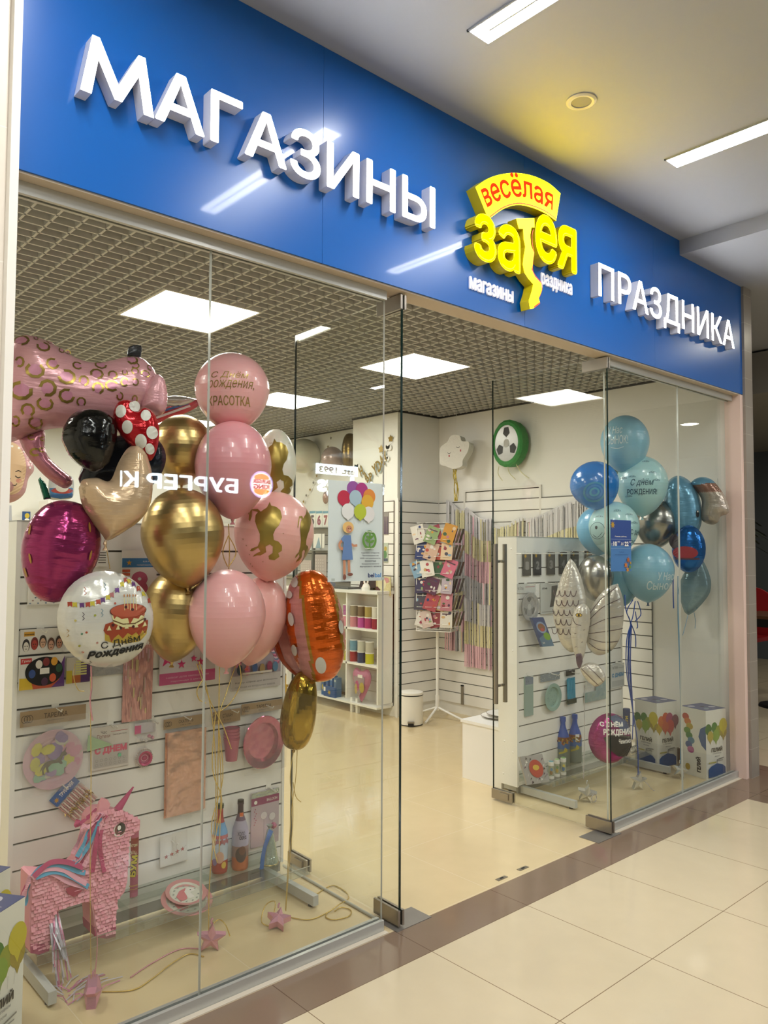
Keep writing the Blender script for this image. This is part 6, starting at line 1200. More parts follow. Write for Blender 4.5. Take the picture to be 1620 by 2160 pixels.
p = at(1322, 1540, .93); p.z = RZ; t = thing('confetti_cannon', 'dark blue party popper standing behind the round birthday balloon', 'confetti cannon', p); b = MB(); h = at(1322, 1496, .93).z - RZ; b.lathe([(0, 0), (.026, 0), (.026, h), (.024, h + .006), (0, h + .006)], p, pm('2a3a6a'), 20); d = Dec(b, cylmap(p, .0263), .012); d.text('КОНФЕТИ', .012, h * .25, h * .6, .022, pm('c9b23a'), rot=PI / 2, bold=.05); b.build('tube', t)
b = MB(); c0 = rt(1331, 1590); c0.y = .84; c0.x = at(1331, 1588, .84).x; b.tube([c0 + Vector((.085 * i / 90, .022 * math.cos(i * .42), .024 + .022 * math.sin(i * .42))) for i in range(91)], .0022, mat('spring_wire', 'b9b8b0', .25, .6), 6); tag(b.build('spring_coil'), 'pale coiled spring toy at the right end of the acrylic tray', 'spring toy')
# round birthday balloon resting by the tray
fc = FaceCam(1286, 1557, 0.68, 14); t = fc.thing('foil_balloon', 'round magenta and dark foil balloon with white birthday lettering by the tray', group='foil balloons in the right window')
def dr_champ(d, P):
    s = mpp(fc.c); Q = lambda x, y: P(1020 + x / 4.765, 1280 + y / 4.765)
    d.poly([Q(1180, 1290), Q(1300, 1250), Q(1480, 1290), Q(1490, 1400), Q(1440, 1500), Q(1330, 1480), Q(1230, 1400)], pm('33332f'), 1); d.poly([Q(1230, 1090), Q(1330, 1080), Q(1440, 1150), Q(1480, 1250), Q(1380, 1240)], pm('3a4a6a'), 1)
    u, v = Q(1150, 1190); d.text('С ДНЁМ', u, v, 48 * s, 13 * s, PAPER, 3, bold=.05, rot=.0); u, v = Q(1180, 1275); d.text('РОЖДЕНИЯ', u, v, 60 * s, 15 * s, PAPER, 3, bold=.05); u, v = Q(1330, 1350); d.text('Чемпион', u, v, 32 * s, 10 * s, PAPER, 3, shear=.3, bold=.03)
foil_shape(fc, t, 'body', [(1286 + 45 * math.cos(a), 1557 - 53 * math.sin(a)) for a in [2 * PI * i / 32 for i in range(32)]], .075, foil('a02a78', .16, .6), draw=dr_champ, smooth_=1, grid=.016)
# ================================================================== RIGHT BALLOON BUNCH
GR2 = 'latex balloons in the blue and silver bunch'
LB = latex('8cbdd2'); MINT = latex('aed6d8'); SVR = chrome('a3a19a', .24); WPR = pm('d5e6ea'); DPR = pm('2c4a5c')
def dr_son(x, y, w):
    def f(d, R, P):
        u, v = P(x, y); d.text('У Нас', u, v, R * w * .7, R * .32, WPR, 1, shear=.25, bold=.01); u, v = P(x - 2, y + 22); d.text('СЫНОК!', u, v, R * w, R * .36, WPR, 1, bold=.01); d.line(curve([P(x + 6, y + 28), P(x + 20, y + 31), P(x + 32, y + 28)], 5), .004, WPR, 1)
    return f
def clouds(d, P, L):
    for x, y, r in L:
        u, v = P(x, y)
        for k in range(3): d.ring(u + (k - 1) * .012, v + (.004 if k == 1 else 0), .010, .008, .0014, DPR, 1, n=10, a0=-.2, a1=3.4)
        d.line([(u - .022, v), (u + .022, v)], .0014, DPR, 1)
latex_balloon(1318, 938, 100, 124, .66, LB, 'topmost light blue latex balloon with white lettering', dr_son(1284, 920, .85), group=GR2)
latex_balloon(1254, 1026, 102, 106, .72, latex('2377c8', .2), 'bright blue marbled latex balloon at the left of the bunch', lambda d, R, P: [d.ring(*P(1248, 1040), R * .45 - .02 * i, R * .4 - .018 * i, .012, latex(['3f96c0', '2f86d0', '4aa5cc'][i]), 1) for i in range(3)], roll=18, group=GR2)
latex_balloon(1262, 1120, 90, 104, .80, latex('6fb2d6'), 'light blue latex balloon behind the pale printed one', group=GR2)
def dr_bday(d, R, P):
    u, v = P(1332, 1030); d.text('С днём', u, v, R * .85, R * .3, DPR, 1, shear=.3); u, v = P(1325, 1048); d.text('РОЖДЕНИЯ!', u, v, R * 1.1, R * .25, DPR, 1, bold=.01); u, v = P(1357, 1018); d.ring(u, v, .018, .014, .002, DPR, 1, n=4); d.line([(u, v - .012), (u, v + .012)], .002, DPR, 1)
    clouds(d, P, ((1335, 1010, 1), (1382, 1018, 1), (1375, 1002, 1), (1362, 978, 1), (1328, 1050, 1), (1398, 985, 1), (1318, 1012, 1)))
latex_balloon(1354, 1026, 106, 128, .60, MINT, 'pale mint latex balloon with dark birthday lettering in the middle', dr_bday, group=GR2)
def dr_dino(d, R, P):
    clouds(d, P, ((1266, 1092, 1), (1302, 1080, 1), (1325, 1088, 1), (1335, 1105, 1))); u, v = P(1262, 1120); d.ell(u, v, R * .3, R * .34, pm('9fc3c4'), 1); d.ring(u, v, R * .3, R * .34, .003, DPR, 2); d.ell(u - .006, v + .02, .008, .012, pm('22343c'), 3); d.ell(*P(1262, 1140), R * .35, R * .2, pm('93b5b6'), 1); d.line(curve([P(1253, 1128), P(1262, 1134), P(1272, 1124)], 5), .003, DPR, 3); u, v = P(1328, 1130); d.text('С днём', u, v, R * .5, R * .25, DPR, 1); u, v = P(1328, 1150); d.text('РОЖД', u, v, R * .5, R * .2, DPR, 1)
latex_balloon(1295, 1116, 104, 116, .64, MINT, 'pale mint latex balloon with a grey cartoon dinosaur behind the opening hours sheet', dr_dino, group=GR2)
latex_balloon(1386, 1107, 88, 104, .66, SVR, 'silver chrome balloon in the middle right of the bunch', roll=-10, group=GR2)
latex_balloon(1256, 1220, 76, 98, .72, SVR, 'silver chrome balloon low at the left above the owl wing', group=GR2)
latex_balloon(1308, 1225, 84, 112, .78, latex('6fa3b8'), 'blue grey latex balloon half hidden behind the lowest lettered one', group=GR2)
def dr_son2(d, R, P):
    u, v = P(1386, 1222); d.text('У Нас', u, v, R * .58, R * .3, WPR, 1, shear=.25, bold=.01); u, v = P(1364, 1242); d.text('Сынок', u, v, R * .98, R * .34, WPR, 1, shear=.2, bold=.01)
latex_balloon(1366, 1209, 108, 124, .58, LB, 'lowest light blue latex balloon with white lettering', dr_son2, group=GR2, knotm=latex('35507a'))
latex_balloon(1300, 1000, 40, 60, .84, SVR, 'silver chrome balloon just showing behind the bright blue one', group=GR2)
# blue animal shaped foil balloon with a grey trunk
ABL = foil('6a9fbc', .2, .3); fc = FaceCam(1445, 1062, .50, 0); t = fc.thing('animal_balloon', 'light blue animal shaped foil balloon with small black eye and grey snout', group='foil balloons in the right window')
foil_shape(fc, t, 'head', [(1400, 1062), (1404, 1025), (1420, 1006), (1440, 1005), (1462, 1022), (1476, 1050), (1481, 1090), (1474, 1120), (1455, 1140), (1425, 1135), (1406, 1100)], .13, ABL, draw=lambda d, P: (d.ell(*P(1471, 1085), .011, .026, pm('10161a'), 2), d.ell(*P(1471.6, 1080), .004, .007, PAPER, 3)))
foil_shape(fc, t, 'snout', [(1456, 1020), (1466, 1011), (1482, 1007), (1500, 1012), (1515, 1027), (1530, 1050), (1538, 1075), (1533, 1085), (1520, 1090), (1514, 1102), (1501, 1107), (1484, 1101), (1478, 1088), (1480, 1058), (1470, 1038)], .07, foil('aa9f90', .22, .3), off=.03, mfun=lambda u, v: ABL if v > fc.uv(1480, 1023)[1] + .1 * (u - fc.uv(1480, 1023)[0]) else foil('8a6250', .22, .3) if v > fc.uv(1480, 1040)[1] else foil('aa9f90', .22, .3))
fc = FaceCam(1453, 1158, .42, -8); t = fc.thing('foil_balloon', 'shiny deep blue round foil balloon under the animal head', group='foil balloons in the right window')
foil_shape(fc, t, 'body', [(1453 + 36 * math.cos(a), 1158 - 50 * math.sin(a)) for a in [2 * PI * i / 30 for i in range(30)]], .085, foil('0d62ae', .12, .6), draw=lambda d, P: (d.ell(*P(1448, 1166), .085, .045, pm('a02c34'), 1), d.ell(*P(1424, 1142), .04, .05, pm('3a2a30'), 2), d.rect(*P(1426, 1180), *P(1478, 1177), pm('5a3038'), 3)), smooth_=1, grid=.016)
ribbon_string(t, [at(1420, 1213, .45), at(1420, 1250, .45), at(1421, 1283, .45)], BLUER, 'ribbon', r=.004)
fc = FaceCam(1466, 1235, .52, 0); t = fc.thing('foil_balloon', 'pointed blue grey foil balloon hanging lowest at the right', group='foil balloons in the right window')
foil_shape(fc, t, 'body', [(1482, 1180), (1495, 1207), (1500, 1232), (1492, 1260), (1452, 1298), (1434, 1262), (1432, 1236), (1445, 1205), (1465, 1185)], .06, foil('85a0a8', .2, .35), smooth_=3)
ribbon_string(t, [at(1451, 1298, .52), at(1446, 1318, .52), at(1440, 1340, .52)], LBLUER, 'ribbon', r=.002); ribbon_string(t, [at(1464, 1292, .52), at(1467, 1310, .52), at(1466, 1326, .52)], LBLUER, 'ribbon', r=.002)
t = thing('ribbon_bunch', 'gathered dark blue ribbons hanging from the blue and silver balloons', 'ribbon', at(1335, 1400, .62))
for pts in (((1340, 1268, .6), (1335, 1300, .6), (1330, 1318, .6), (1325, 1360, .6), (1328, 1450, .58), (1344, 1560, .56), (1346, 1640, .555)), ((1335, 1265, .62), (1322, 1290, .6), (1330, 1318, .6), (1324, 1400, .6), (1332, 1480, .6)), ((1345, 1268, .6), (1352, 1295, .6), (1340, 1310, .6)), ((1318, 1255, .62), (1320, 1285, .6), (1330, 1312, .6), (1340, 1340, .6), (1341, 1365, .6)), ((1330, 1318, .6), (1322, 1350, .6), (1321, 1410, .6), (1330, 1470, .6), (1344, 1558, .6)), ((1332, 1318, .6), (1330, 1400, .6), (1335, 1500, .58), (1334, 1560, .57)), ((1340, 1290, .6), (1345, 1320, .6), (1343, 1325, .6)), ((1329, 1325, .6), (1327, 1380, .6), (1330, 1440, .6), (1337, 1530, .58))):
    ribbon_string(t, [at(x, y, Y) for x, y, Y in pts], BLUER, 'ribbon', r=.0035)
t = thing('ribbon_bunch', 'pale blue ribbons dropping from the round blue foil balloon to the floor', 'ribbon', at(1436, 1450, .55))
for k in range(2): ribbon_string(t, [at(1430, 1215, .44), at(1430 + k, 1300, .45), at(1434 + k * 2, 1420, .47), at(1436 + k * 2, 1530, .49), at(1435, 1622, .515)], LBLUER, 'ribbon', r=.003)
b = MB(); b.tube([at(1233, 1445, .7), at(1232.5, 1560, .66), at(1231, 1643, .63)], .0025, SILR, 6); tag(b.build('balloon_string'), 'thin straight pale string running from the owl tail to the floor weight', 'string')
weight(1238, 1693, SSTAR, .062, .03, 'silver star weight nearest the open door, with a curled tie', (0.35, 0.2, -0.9), SG)
weight(1347, 1666, SSTAR, .066, .022, 'silver star weight standing upright under the dark blue ribbons', (0.12, 0.1, -0.35), SG)
weight(1434, 1642, SSTAR, .055, .03, 'silver star weight in front of the helium boxes', (-0.5, 0.4, -0.6), SG)
b = MB(); p = atz(1250, 1690, .02); b.tube([p + Vector((.028 * math.cos(i * .5), -.01, .02 + .024 * math.sin(i * .5))) for i in range(14)], .003, SILR, 5); tag(b.build('loose_ribbon'), 'small silver ribbon ring beside the weight nearest the door', 'ribbon')
b = MB(); b.tube(curve([tuple(atz(x, y, z)) for x, y, z in ((1348, 1640, .05), (1362, 1650, .05), (1375, 1665, .01), (1381, 1668, .003))]), .002, SILR, 5); tag(b.build('loose_ribbon'), 'thin silver ribbon end trailing from the upright silver star', 'ribbon')
# ================================================================== OWL BALLOON
OWL = foil('cfc9bd', .18, .35); INK = pm('5a4448'); fc = FaceCam(1225, 1310, .60, 0); t = fc.thing('owl_balloon', 'white owl shaped foil balloon with spread wings in front of the right stand', group='foil balloons in the right window')
def quills(L, wd=.004): return lambda d, P: [d.line(curve([P(*q) for q in l], 5), wd, INK, 1) for l in L]
def dr_lw(d, P):
    for r in range(5):
        for k in range(4):
            x, y = 1174 + k * 12 + (r % 2) * 6 - r * 1.0, 1245 + r * 20
            d.line(curve([P(x - 6, y), P(x - 4, y + 9), P(x, y + 12), P(x + 4, y + 9), P(x + 6, y)], 4), .0045, INK, 1)
    for y in (1200, 1222): d.line([P(1196, y), P(1212, y + 2)], .002, pm('a59c92'), 1)
foil_shape(fc, t, 'wing', [(1203, 1177), (1190, 1200), (1178, 1235), (1169, 1270), (1167, 1300), (1174, 1330), (1184, 1358), (1205, 1376), (1224, 1360), (1236, 1310), (1237, 1270), (1228, 1225), (1215, 1192)], .06, OWL, draw=dr_lw, off=.0)
foil_shape(fc, t, 'wing', [(1303, 1231), (1280, 1240), (1255, 1268), (1240, 1300), (1236, 1330), (1240, 1365), (1262, 1382), (1290, 1372), (1308, 1345), (1316, 1300), (1314, 1262)], .06, OWL, off=.0, draw=quills([((1240, 1310), (1270, 1280), (1308, 1262)), ((1241, 1322), (1275, 1305), (1314, 1298)), ((1242, 1335), (1275, 1330), (1314, 1325)), ((1243, 1345), (1270, 1352), (1304, 1352)), ((1242, 1355), (1262, 1368), (1290, 1372)), ((1240, 1300), (1265, 1265), (1300, 1238))]))
foil_shape(fc, t, 'body', [(1208, 1296), (1216, 1278), (1232, 1272), (1243, 1284), (1244, 1310), (1238, 1345), (1232, 1380), (1222, 1392), (1210, 1370), (1204, 1330)], .045, OWL, off=.085, draw=lambda d, P: (d.ell(*P(1221, 1294), .020, .012, pm('4a3a20'), 1), d.ell(*P(1221, 1294), .016, .009, pm('c9a52c'), 2), d.ell(*P(1221, 1294), .006, .008, pm('141210'), 3), d.line(curve([P(1208, 1300), P(1214, 1312), P(1226, 1315)], 4), .004, INK, 1), [d.line([P(x, y), P(x + 4, y - 1)], .003, INK, 1) for x, y in ((1212, 1332), (1226, 1350), (1213, 1360), (1230, 1325))]))
foil_shape(fc, t, 'claws', [(1215, 1375), (1226, 1372), (1229, 1390), (1222, 1405), (1216, 1392)], .012, foil('5a4450', .3, .1), off=.12, smooth_=2)
foil_shape(fc, t, 'tail', [(1222, 1405), (1240, 1395), (1262, 1400), (1277, 1424), (1268, 1440), (1252, 1444), (1232, 1425)], .035, OWL, off=.06, draw=quills([((1226, 1406), (1245, 1425), (1262, 1441)), ((1238, 1400), (1258, 1418), (1272, 1434))]))
# ================================================================== SHEETS STUCK ON THE GLASS
def sheet(name, label, cat, box, m, draw):
    x0, z0, x1, z1 = span(*box, GY - .006); b = MB(); b.box((x0, GY - .0065, z0), (x1, GY - .0055, z1), m); draw(Dec(b, facing_y((x0, GY - .0065, z0)), lay=.0003), x1 - x0, z1 - z0); return tag(b.build(name), label, cat)
def dr_hours(d, w, h):
    d.rect(0, 0, w, h * .5, pm('4a7ab0')); d.rect(0, h * .5, w, h, pm('2f4a8a')); d.star(w * .1, h * .9, w * .12, pm('b5902c'), n=8); d.text('Режим работы:', w * .2, h * .66, w * .58, h * .03, PAPER); d.rect(0, h * .62, w, h * .626, pm('9fb5d5')); d.rect(0, h * .44, w, h * .446, pm('9fb5d5'))
    d.text('с', w * .02, h * .5, w * .05, h * .045, PAPER); d.text('10', w * .11, h * .49, w * .18, h * .09, PAPER, bold=.05); d.text('00', w * .31, h * .56, w * .12, h * .03, PAPER); d.text('до', w * .47, h * .5, w * .15, h * .06, PAPER); d.text('22', w * .65, h * .49, w * .2, h * .09, PAPER, bold=.05); d.text('00', w * .87, h * .56, w * .11, h * .03, PAPER)
    d.text('Суббота', w * .38, h * .36, w * .24, h * .025, pm('1f3a6a')); d.text('без перерывов и выходных', w * .18, h * .31, w * .64, h * .025, pm('1f3a6a'))
    for u, v, r, c in ((.82, .22, .1, 'b5622a'), (.7, .12, .1, 'c9762c'), (.9, .08, .08, '6a8f3a'), (.78, .03, .09, 'c98a3a'), (.92, .16, .06, 'b5902c')): d.star(w * u, h * v, w * r, pm(c), n=6)
sheet('opening_hours_sheet', 'blue opening hours sheet stuck on the right window glass', 'notice', (1288, 1097, 1331, 1205), pm('3d5f9f'), dr_hours)
def dr_poster(d, w, h):
    for u, v, c in ((.44, .93, '8a4a8f'), (.6, .92, 'a02a70'), (.74, .86, 'cf7f2c'), (.27, .83, 'b01f3a'), (.48, .84, '9db5bd'), (.7, .8, 'd0a02a'), (.34, .70, 'd5d5cf'), (.72, .68, 'd5d2cc'), (.56, .7, 'a9b52a')):
        d.ell(w * u, h * v, w * .115, h * .078, pm(c), n=24); d.poly([(w * (u - .05), h * (v - .065)), (w * (u + .05), h * (v - .065)), (w * u, h * (v - .095))], pm(c))
    for i in range(4): d.line([(w * (.44 + .09 * i), h * .61), (w * (.45 + .08 * i), h * .575)], .0008, pm('9a9a92'))
    SK, HR, DR, SH = pm('bb8361'), pm('d9b26c'), pm('5f7ca8'), pm('7a4a3a'); y = lambda v: h * v
    d.line([(w * .27, y(.215)), (w * .275, y(.07))], w * .045, SK); d.line([(w * .35, y(.215)), (w * .36, y(.09))], w * .045, SK); d.ell(w * .275, y(.045), w * .03, h * .028, SH); d.ell(w * .375, y(.07), w * .05, h * .016, SH)
    d.line(curve([(w * .25, y(.42)), (w * .18, y(.375)), (w * .20, y(.33)), (w * .28, y(.325))], 4), w * .04, SK); d.line([(w * .39, y(.37)), (w * .44, y(.355)), (w * .5, y(.36))], w * .035, SK)
    d.poly([(w * .26, y(.46)), (w * .38, y(.46)), (w * .40, y(.34)), (w * .42, y(.215)), (w * .22, y(.215)), (w * .245, y(.34))], DR); d.poly([(w * .26, y(.46)), (w * .2, y(.42)), (w * .24, y(.39)), (w * .28, y(.42))], DR)
    d.ell(w * .33, y(.538), w * .1, h * .058, HR); d.ell(w * .345, y(.52), w * .055, h * .038, SK); d.ell(w * .36, y(.51), w * .01, h * .004, PAPER); d.ell(w * .33, y(.527), w * .008, h * .004, BLACK); d.ell(w * .365, y(.528), w * .008, h * .004, BLACK)
    G = pm('5c8a34'); d.ring(w * .72, y(.415), w * .135, h * .098, w * .04, G, n=36); d.poly([(w * .72, y(.33)), (w * .74, y(.345)), (w * .725, y(.47)), (w * .71, y(.47)), (w * .705, y(.345))], G)
    for u, v, r in ((.69, .44, .5), (.755, .445, -.5), (.68, .405, .4), (.765, .40, -.4), (.722, .475, 1.57)): d.ell(w * u, y(v), w * .045, h * .014, G, rot=-r if r < 1.5 else r)
    d.text('NATURAL', w * .65, y(.492), w * .14, h * .012, PAPER, bold=.05); d.text('RUBBER LATEX', w * .64, y(.325), w * .16, h * .010, PAPER, bold=.05)
    for i, (s_, ww) in enumerate((('Сделано в Европе', .34), ('Произведено из', .31), ('100% натурального,', .39), ('полностью', .21), ('биоразлагаемого', .33), ('каучукового латекса', .4))): d.text(s_, w * (.73 - ww / 2), y(.275 - .028 * i), w * ww, h * .018, pm('3a3d40'), bold=.02)
    d.text('bel', w * .68, y(.035), w * .12, h * .045, pm('1f2a55'), bold=.04); d.text('bal', w * .81, y(.035), w * .12, h * .045, pm('3a7ab5'), bold=.03)
    for u, v in ((.02, .01), (.93, .01), (.93, .965)): d.rect(w * u, h * v, w * (u + .06), h * (v + .025), pm('a9b0a9'))
sheet('balloon_poster', 'pale poster of a girl holding a bunch of balloons, on the left window glass', 'poster', (692, 1016.5, 806.5, 1226), pm('c9d2cd'), dr_poster)
# ================================================================== INSIDE THE SHOP: shelf unit, counter, spools
SX = 2.60
def yx(px, py, X): return atx(px, py, X).y
def zx(px, py, X): return atx(px, py, X).z
zs_ = [zx(770, 1327, SX), zx(770, 1402, SX), zx(770, 1488, SX)]
t = thing('shelf_unit', 'white open shelf unit under the till counter, holding ribbon spools', 'shelf unit', (2.7, 3.75, 0)); ya, yb = 3.27, 4.75; yd = 3.73
for nm, y in (('side_panel', ya), ('divider', yd), ('divider', 4.22), ('side_panel', yb - .018)): b = MB(); b.box((SX, y, .13), (2.795, y + .018, 1.15), WPLAST); b.build(nm, t)
for z in zs_: b = MB(); b.box((SX, ya + .018, z - .018), (2.79, yb - .018, z), WPLAST); b.build('shelf', t)
b = MB(); b.box((2.785, ya, .13), (2.796, yb, 1.15), mat('shelf_back', 'cfcbb8', .5)); b.build('back_panel', t)
for y in (3.6, 3.68, 4.4): b = MB(); b.box((SX + .03, y, 0), (SX + .06, y + .03, .14), WPLAST); b.build('leg', t)
b = MB(); b.box((SX - .02, ya - .005, 1.151), (2.795, yb, 1.18), WPLAST); tag(b.build('counter_top', bevel=.003), 'white counter top over the shelf unit, carrying a laptop and a gadget', 'counter')
def spool(px, z, col, lab, X=SX + .05, h=.105, r=.043):
    y = yx(px, 1350, X); t = thing('ribbon_spool', lab, 'ribbon spool', (X, y, z), 'ribbon spools on the shelves'); b = MB(); b.lathe([(r * .96, .004), (r * .96, h - .004)], (X, y, z), mat('spool_' + col, col, .25, .2), 18); b.build('wound_ribbon', t)
    b = MB(); b.lathe([(0, 0), (r, 0), (r, .004)], (X, y, z), WPLAST, 18); b.lathe([(r, h - .004), (r, h), (0, h)], (X, y, z), WPLAST, 18); b.build('flange', t)
OR5 = ['first', 'second', 'third', 'fourth', 'fifth']
for k, (px, c) in enumerate(zip((732, 747, 763, 778, 793), ('d98a9c', 'd78f98', 'c45aa5', 'b93f74', '9c2638'))): spool(px, zs_[0] + .001, c, '%s spool from the left, lower layer of the upper shelf' % OR5[k])
for k, (px, c) in enumerate(zip((732, 747, 763, 778, 793), ('b0689c', '9a8f74', '7a6a52', 'b3a05a', 'dcd9cc'))): spool(px, zs_[0] + .107, c, '%s spool from the left, upper layer of the upper shelf' % OR5[k])
for k, (px, c) in enumerate(zip((733, 747, 763, 780), ('b9b03a', '9c2a2f', '1f3f66', 'c3c22a'))): spool(px, zs_[1] + .001, c, '%s spool from the left, lower layer of the middle shelf' % OR5[k])
for k, (px, c) in enumerate(zip((733, 747, 763, 780), ('c0603f', '6f9fb8', 'cfd0c2', 'c9c4b4'))): spool(px, zs_[1] + .107, c, '%s spool from the left, upper layer of the middle shelf' % OR5[k])
fx_ = lambda X, px, py: Vector((X, yx(px, py, X), zx(px, py, X)))
p = fx_(SX + .04, 763, 1482); t = thing('heart_gift_bag', 'pink heart shaped bag with clear window standing on the lowest shelf', 'gift bag', p); b = MB(); s = mpp(p); mfh = lambda u, v, h: p + Vector((-h, -u, v))
hp = curve([(0, 0), (-.07, .1), (-.12, .2), (-.125, .28), (-.08, .325), (0, .3), (.08, .325), (.13, .28), (.125, .2), (.07, .1), (0, 0)], 4); pillow(b, hp, .035, mfh, mat('pink_bag', 'b86f8c', .3), pucker=0); d = Dec(b, lambda u, v, h: mfh(u, v, .035 + h)); d.poly([(0, .06), (-.07, .16), (-.08, .25), (0, .25), (.08, .25), (.07, .16)], mat('bag_window', 'a3909a', .15, .4)); d.ell(-.03, .16, .03, .05, pm('b04a7a')); d.ell(.04, .15, .035, .05, pm('b5a048')); d.ell(-.045, .13, .02, .05, pm('b59f62')); d.rect(-.02, .24, .05, .27, PAPER); b.build('bag', t)
for k, (px, hgt, c) in enumerate(((680, .2, '35639c'), (689, .2, '2f5c98'), (698, .2, '3a6aa5'), (706, .19, '4a6a8f'))):
    p = fx_(SX + .03, px, 1493); p.z = zs_[2]; b = MB(); b.box((SX + .03, p.y - .019, p.z), (SX + .1, p.y + .019, p.z + hgt), pm(c)); d = Dec(b, facing_x((SX + .03, p.y + .019, p.z))); d.rect(.004, hgt * .8, .034, hgt * .92, pm('a9b5b8')); d.ell(.019, hgt * .4, .012, .03, pm('b5a02f')); tag(b.build('candle_box'), '%s tall blue candle box from the left on the lowest shelf' % OR5[k], 'box', 'blue candle boxes on the lowest shelf')
b = MB(); p = fx_(SX + .01, 690, 1493); b.box((SX + .003, p.y - .13, zs_[2]), (SX + .028, p.y + .05, zs_[2] + .1), pm('2d5590')); d = Dec(b, facing_x((SX + .003, p.y + .05, zs_[2]))); d.star(.09, .045, .03, pm('b5962f'), n=7); d.rect(.0, .05, .03, .09, PAPER); tag(b.build('candle_box'), 'low blue box with yellow burst in front of the tall candle boxes', 'box')
# counter things
t = thing('laptop', 'flat dark closed laptop lying on the white counter', 'laptop', (2.69, 3.9, 1.18)); b = MB(); b.box((2.62, 3.74, 1.181), (2.78, 4.1, 1.191), mat('laptop_grey', '4d4f4d', .3)); b.build('base', t); b = MB(); b.box((2.62, 3.74, 1.192), (2.78, 4.1, 1.2), mat('laptop_lid', '5d605d', .3)); b.build('lid', t)
t = thing('till_screen', 'black till screen leaning back behind the white gadget', 'monitor', (2.75, 3.6, 1.18)); b = MB(); b.obox((2.765, 3.56, 1.25), (0, .16, 0), (.015, 0, .05), (-.008, 0, .002), BLACK); b.build('screen', t); b = MB(); b.box((2.73, 3.5, 1.181), (2.79, 3.62, 1.2), BLACK); b.build('stand', t)
p = fx_(2.66, 772, 1248); p.z = 1.18; t = thing('camera_gadget', 'small white round headed gadget on a pedestal on the counter', 'gadget', p); b = MB(); b.lathe([(0, 0), (.04, 0), (.04, .03), (.026, .06), (0, .062)], p, WPLAST, 20); b.build('pedestal', t); b = MB(); b.tube([p + Vector((0, .026 * math.cos(a), .09 + .036 * math.sin(a))) for a in [2 * PI * i / 20 for i in range(20)]], .009, WPLAST, 8, closed=True); b.build('ring_head', t)
random.seed(3)
for k in range(3):
    c = ['8a8fa0', '5f7fa8', 'a98f9a'][k]; y = 4.12 + .05 * k; b = MB(); b.box((2.64, y, 1.181), (2.76, y + .04, 1.23 + .02 * k), pm(c)); tag(b.build('leaflet_stack'), '%s pile of cards left of the laptop on the counter' % ['bluish grey', 'blue', 'mauve'][k], 'cards', 'piles of cards on the counter')
# packs on the column side
XC = 2.775
def sidepack(name, label, cat, box, X, m, draw=None):
    l, t_, r, bb = box; cx, cy = (l + r) / 2, (t_ + bb) / 2; y0, y1 = yx(l, cy, X), yx(r, cy, X); z0, z1 = zx(cx, bb, X), zx(cx, t_, X); b = MB(); b.box((X, min(y0, y1), z0), (X + .008, max(y0, y1), z1), m)
    if draw: draw(Dec(b, facing_x((X, max(y0, y1), z0))), abs(y1 - y0), z1 - z0)
    return tag(b.build(name), label, cat)
sidepack('tassel_pack', 'dark purple tassel pack hanging on the column side right of the poster', 'tassel pack', (807, 1080, 819, 1127), XC, pm('8d8a84'), lambda d, w, h: [d.poly([(w * .2 * i, 0), (w * (.2 * i + .18), 0), (w * (.2 * i + .14), h * .8), (w * (.2 * i + .05), h * .8)], pm(['4a4258', '5a4a62', '453c50', '6a5a6a', '4a4258'][i])) for i in range(5)])
sidepack('sticker_pack', 'small colourful pack with green and yellow on the column side', 'pack', (806, 1145, 818, 1186), XC, pm('b9c4b0'), lambda d, w, h: (d.ell(w * .5, h * .4, w * .35, h * .2, pm('5a8a5a')), d.ell(w * .6, h * .7, w * .25, h * .12, pm('b5a04a')), d.rect(0, h * .05, w, h * .2, pm('4a5a6a'))))
sidepack('pompom_pack', 'pale yellow tissue pompom pack hanging over the counter end', 'decor pack', (793, 1216, 824, 1256), XC - .04, mat('pompom', 'c9c08e', .7, bump=('noise', 60, .8)), lambda d, w, h: (d.rect(0, 0, w * .3, h * .45, pm('5a3a3a')), d.ell(w * .7, h * .8, w * .2, h * .15, pm('c08a8a')), d.ell(w * .4, h * .6, w * .3, h * .3, pm('d5cfa8'))))
# garland on the column
t = thing('letter_garland', 'gold and blue letter garland with stars and clouds slanting up the white column', 'garland', fx_(2.79, 790, 960)); GOLDF = mat('gold_card', 'b08f3a', .2, .7); BLC = pm('9db0b8')
gp = curve([fx_(2.79, 752, 978), fx_(2.79, 765, 1000), fx_(2.79, 795, 990), fx_(2.79, 815, 955), fx_(2.79, 830, 920)], 6); b = MB(); b.tube(gp, .0015, PAPER, 4); b.build('thread', t)
for i, (ch, px, py, sz) in enumerate((('H', 766, 993, .07), ('A', 775, 1000, .06), ('P', 781, 1012, .06), ('P', 787, 1003, .06), ('Y', 795, 992, .08), ('D', 803, 984, .08), ('A', 810, 973, .08), ('Y', 817, 962, .07))):
    p = fx_(2.786, px, py); b = MB(); d = Dec(b, lambda u, v, h, p=p: p + Vector((-h - .002, -u, v))); d.text(ch, -.03, -.06, sz * .75, sz * 1.5, GOLDF, 2, bold=.03, rot=.45); d.text(ch, -.022, -.068, sz * .75, sz * 1.5, BLC, 1, bold=.03, rot=.45); b.build('letter', t)
for px, py, r, m in ((824, 925, .04, GOLDF), (804, 947, .045, GOLDF), (818, 945, .05, PAPER), (752, 985, .05, PAPER), (815, 968, .04, PAPER)):
    p = fx_(2.787, px, py); b = MB(); d = Dec(b, lambda u, v, h, p=p: p + Vector((-h - .001, -u, v)))
    d.star(0, 0, r, m, 1, q=.55) if m is GOLDF else [d.ell(r * .5 * k, r * .3 * (1 - abs(k)), r * .6, r * .55, m, 1) for k in (-1, 0, 1)]
    b.build('star' if m is GOLDF else 'cloud', t)
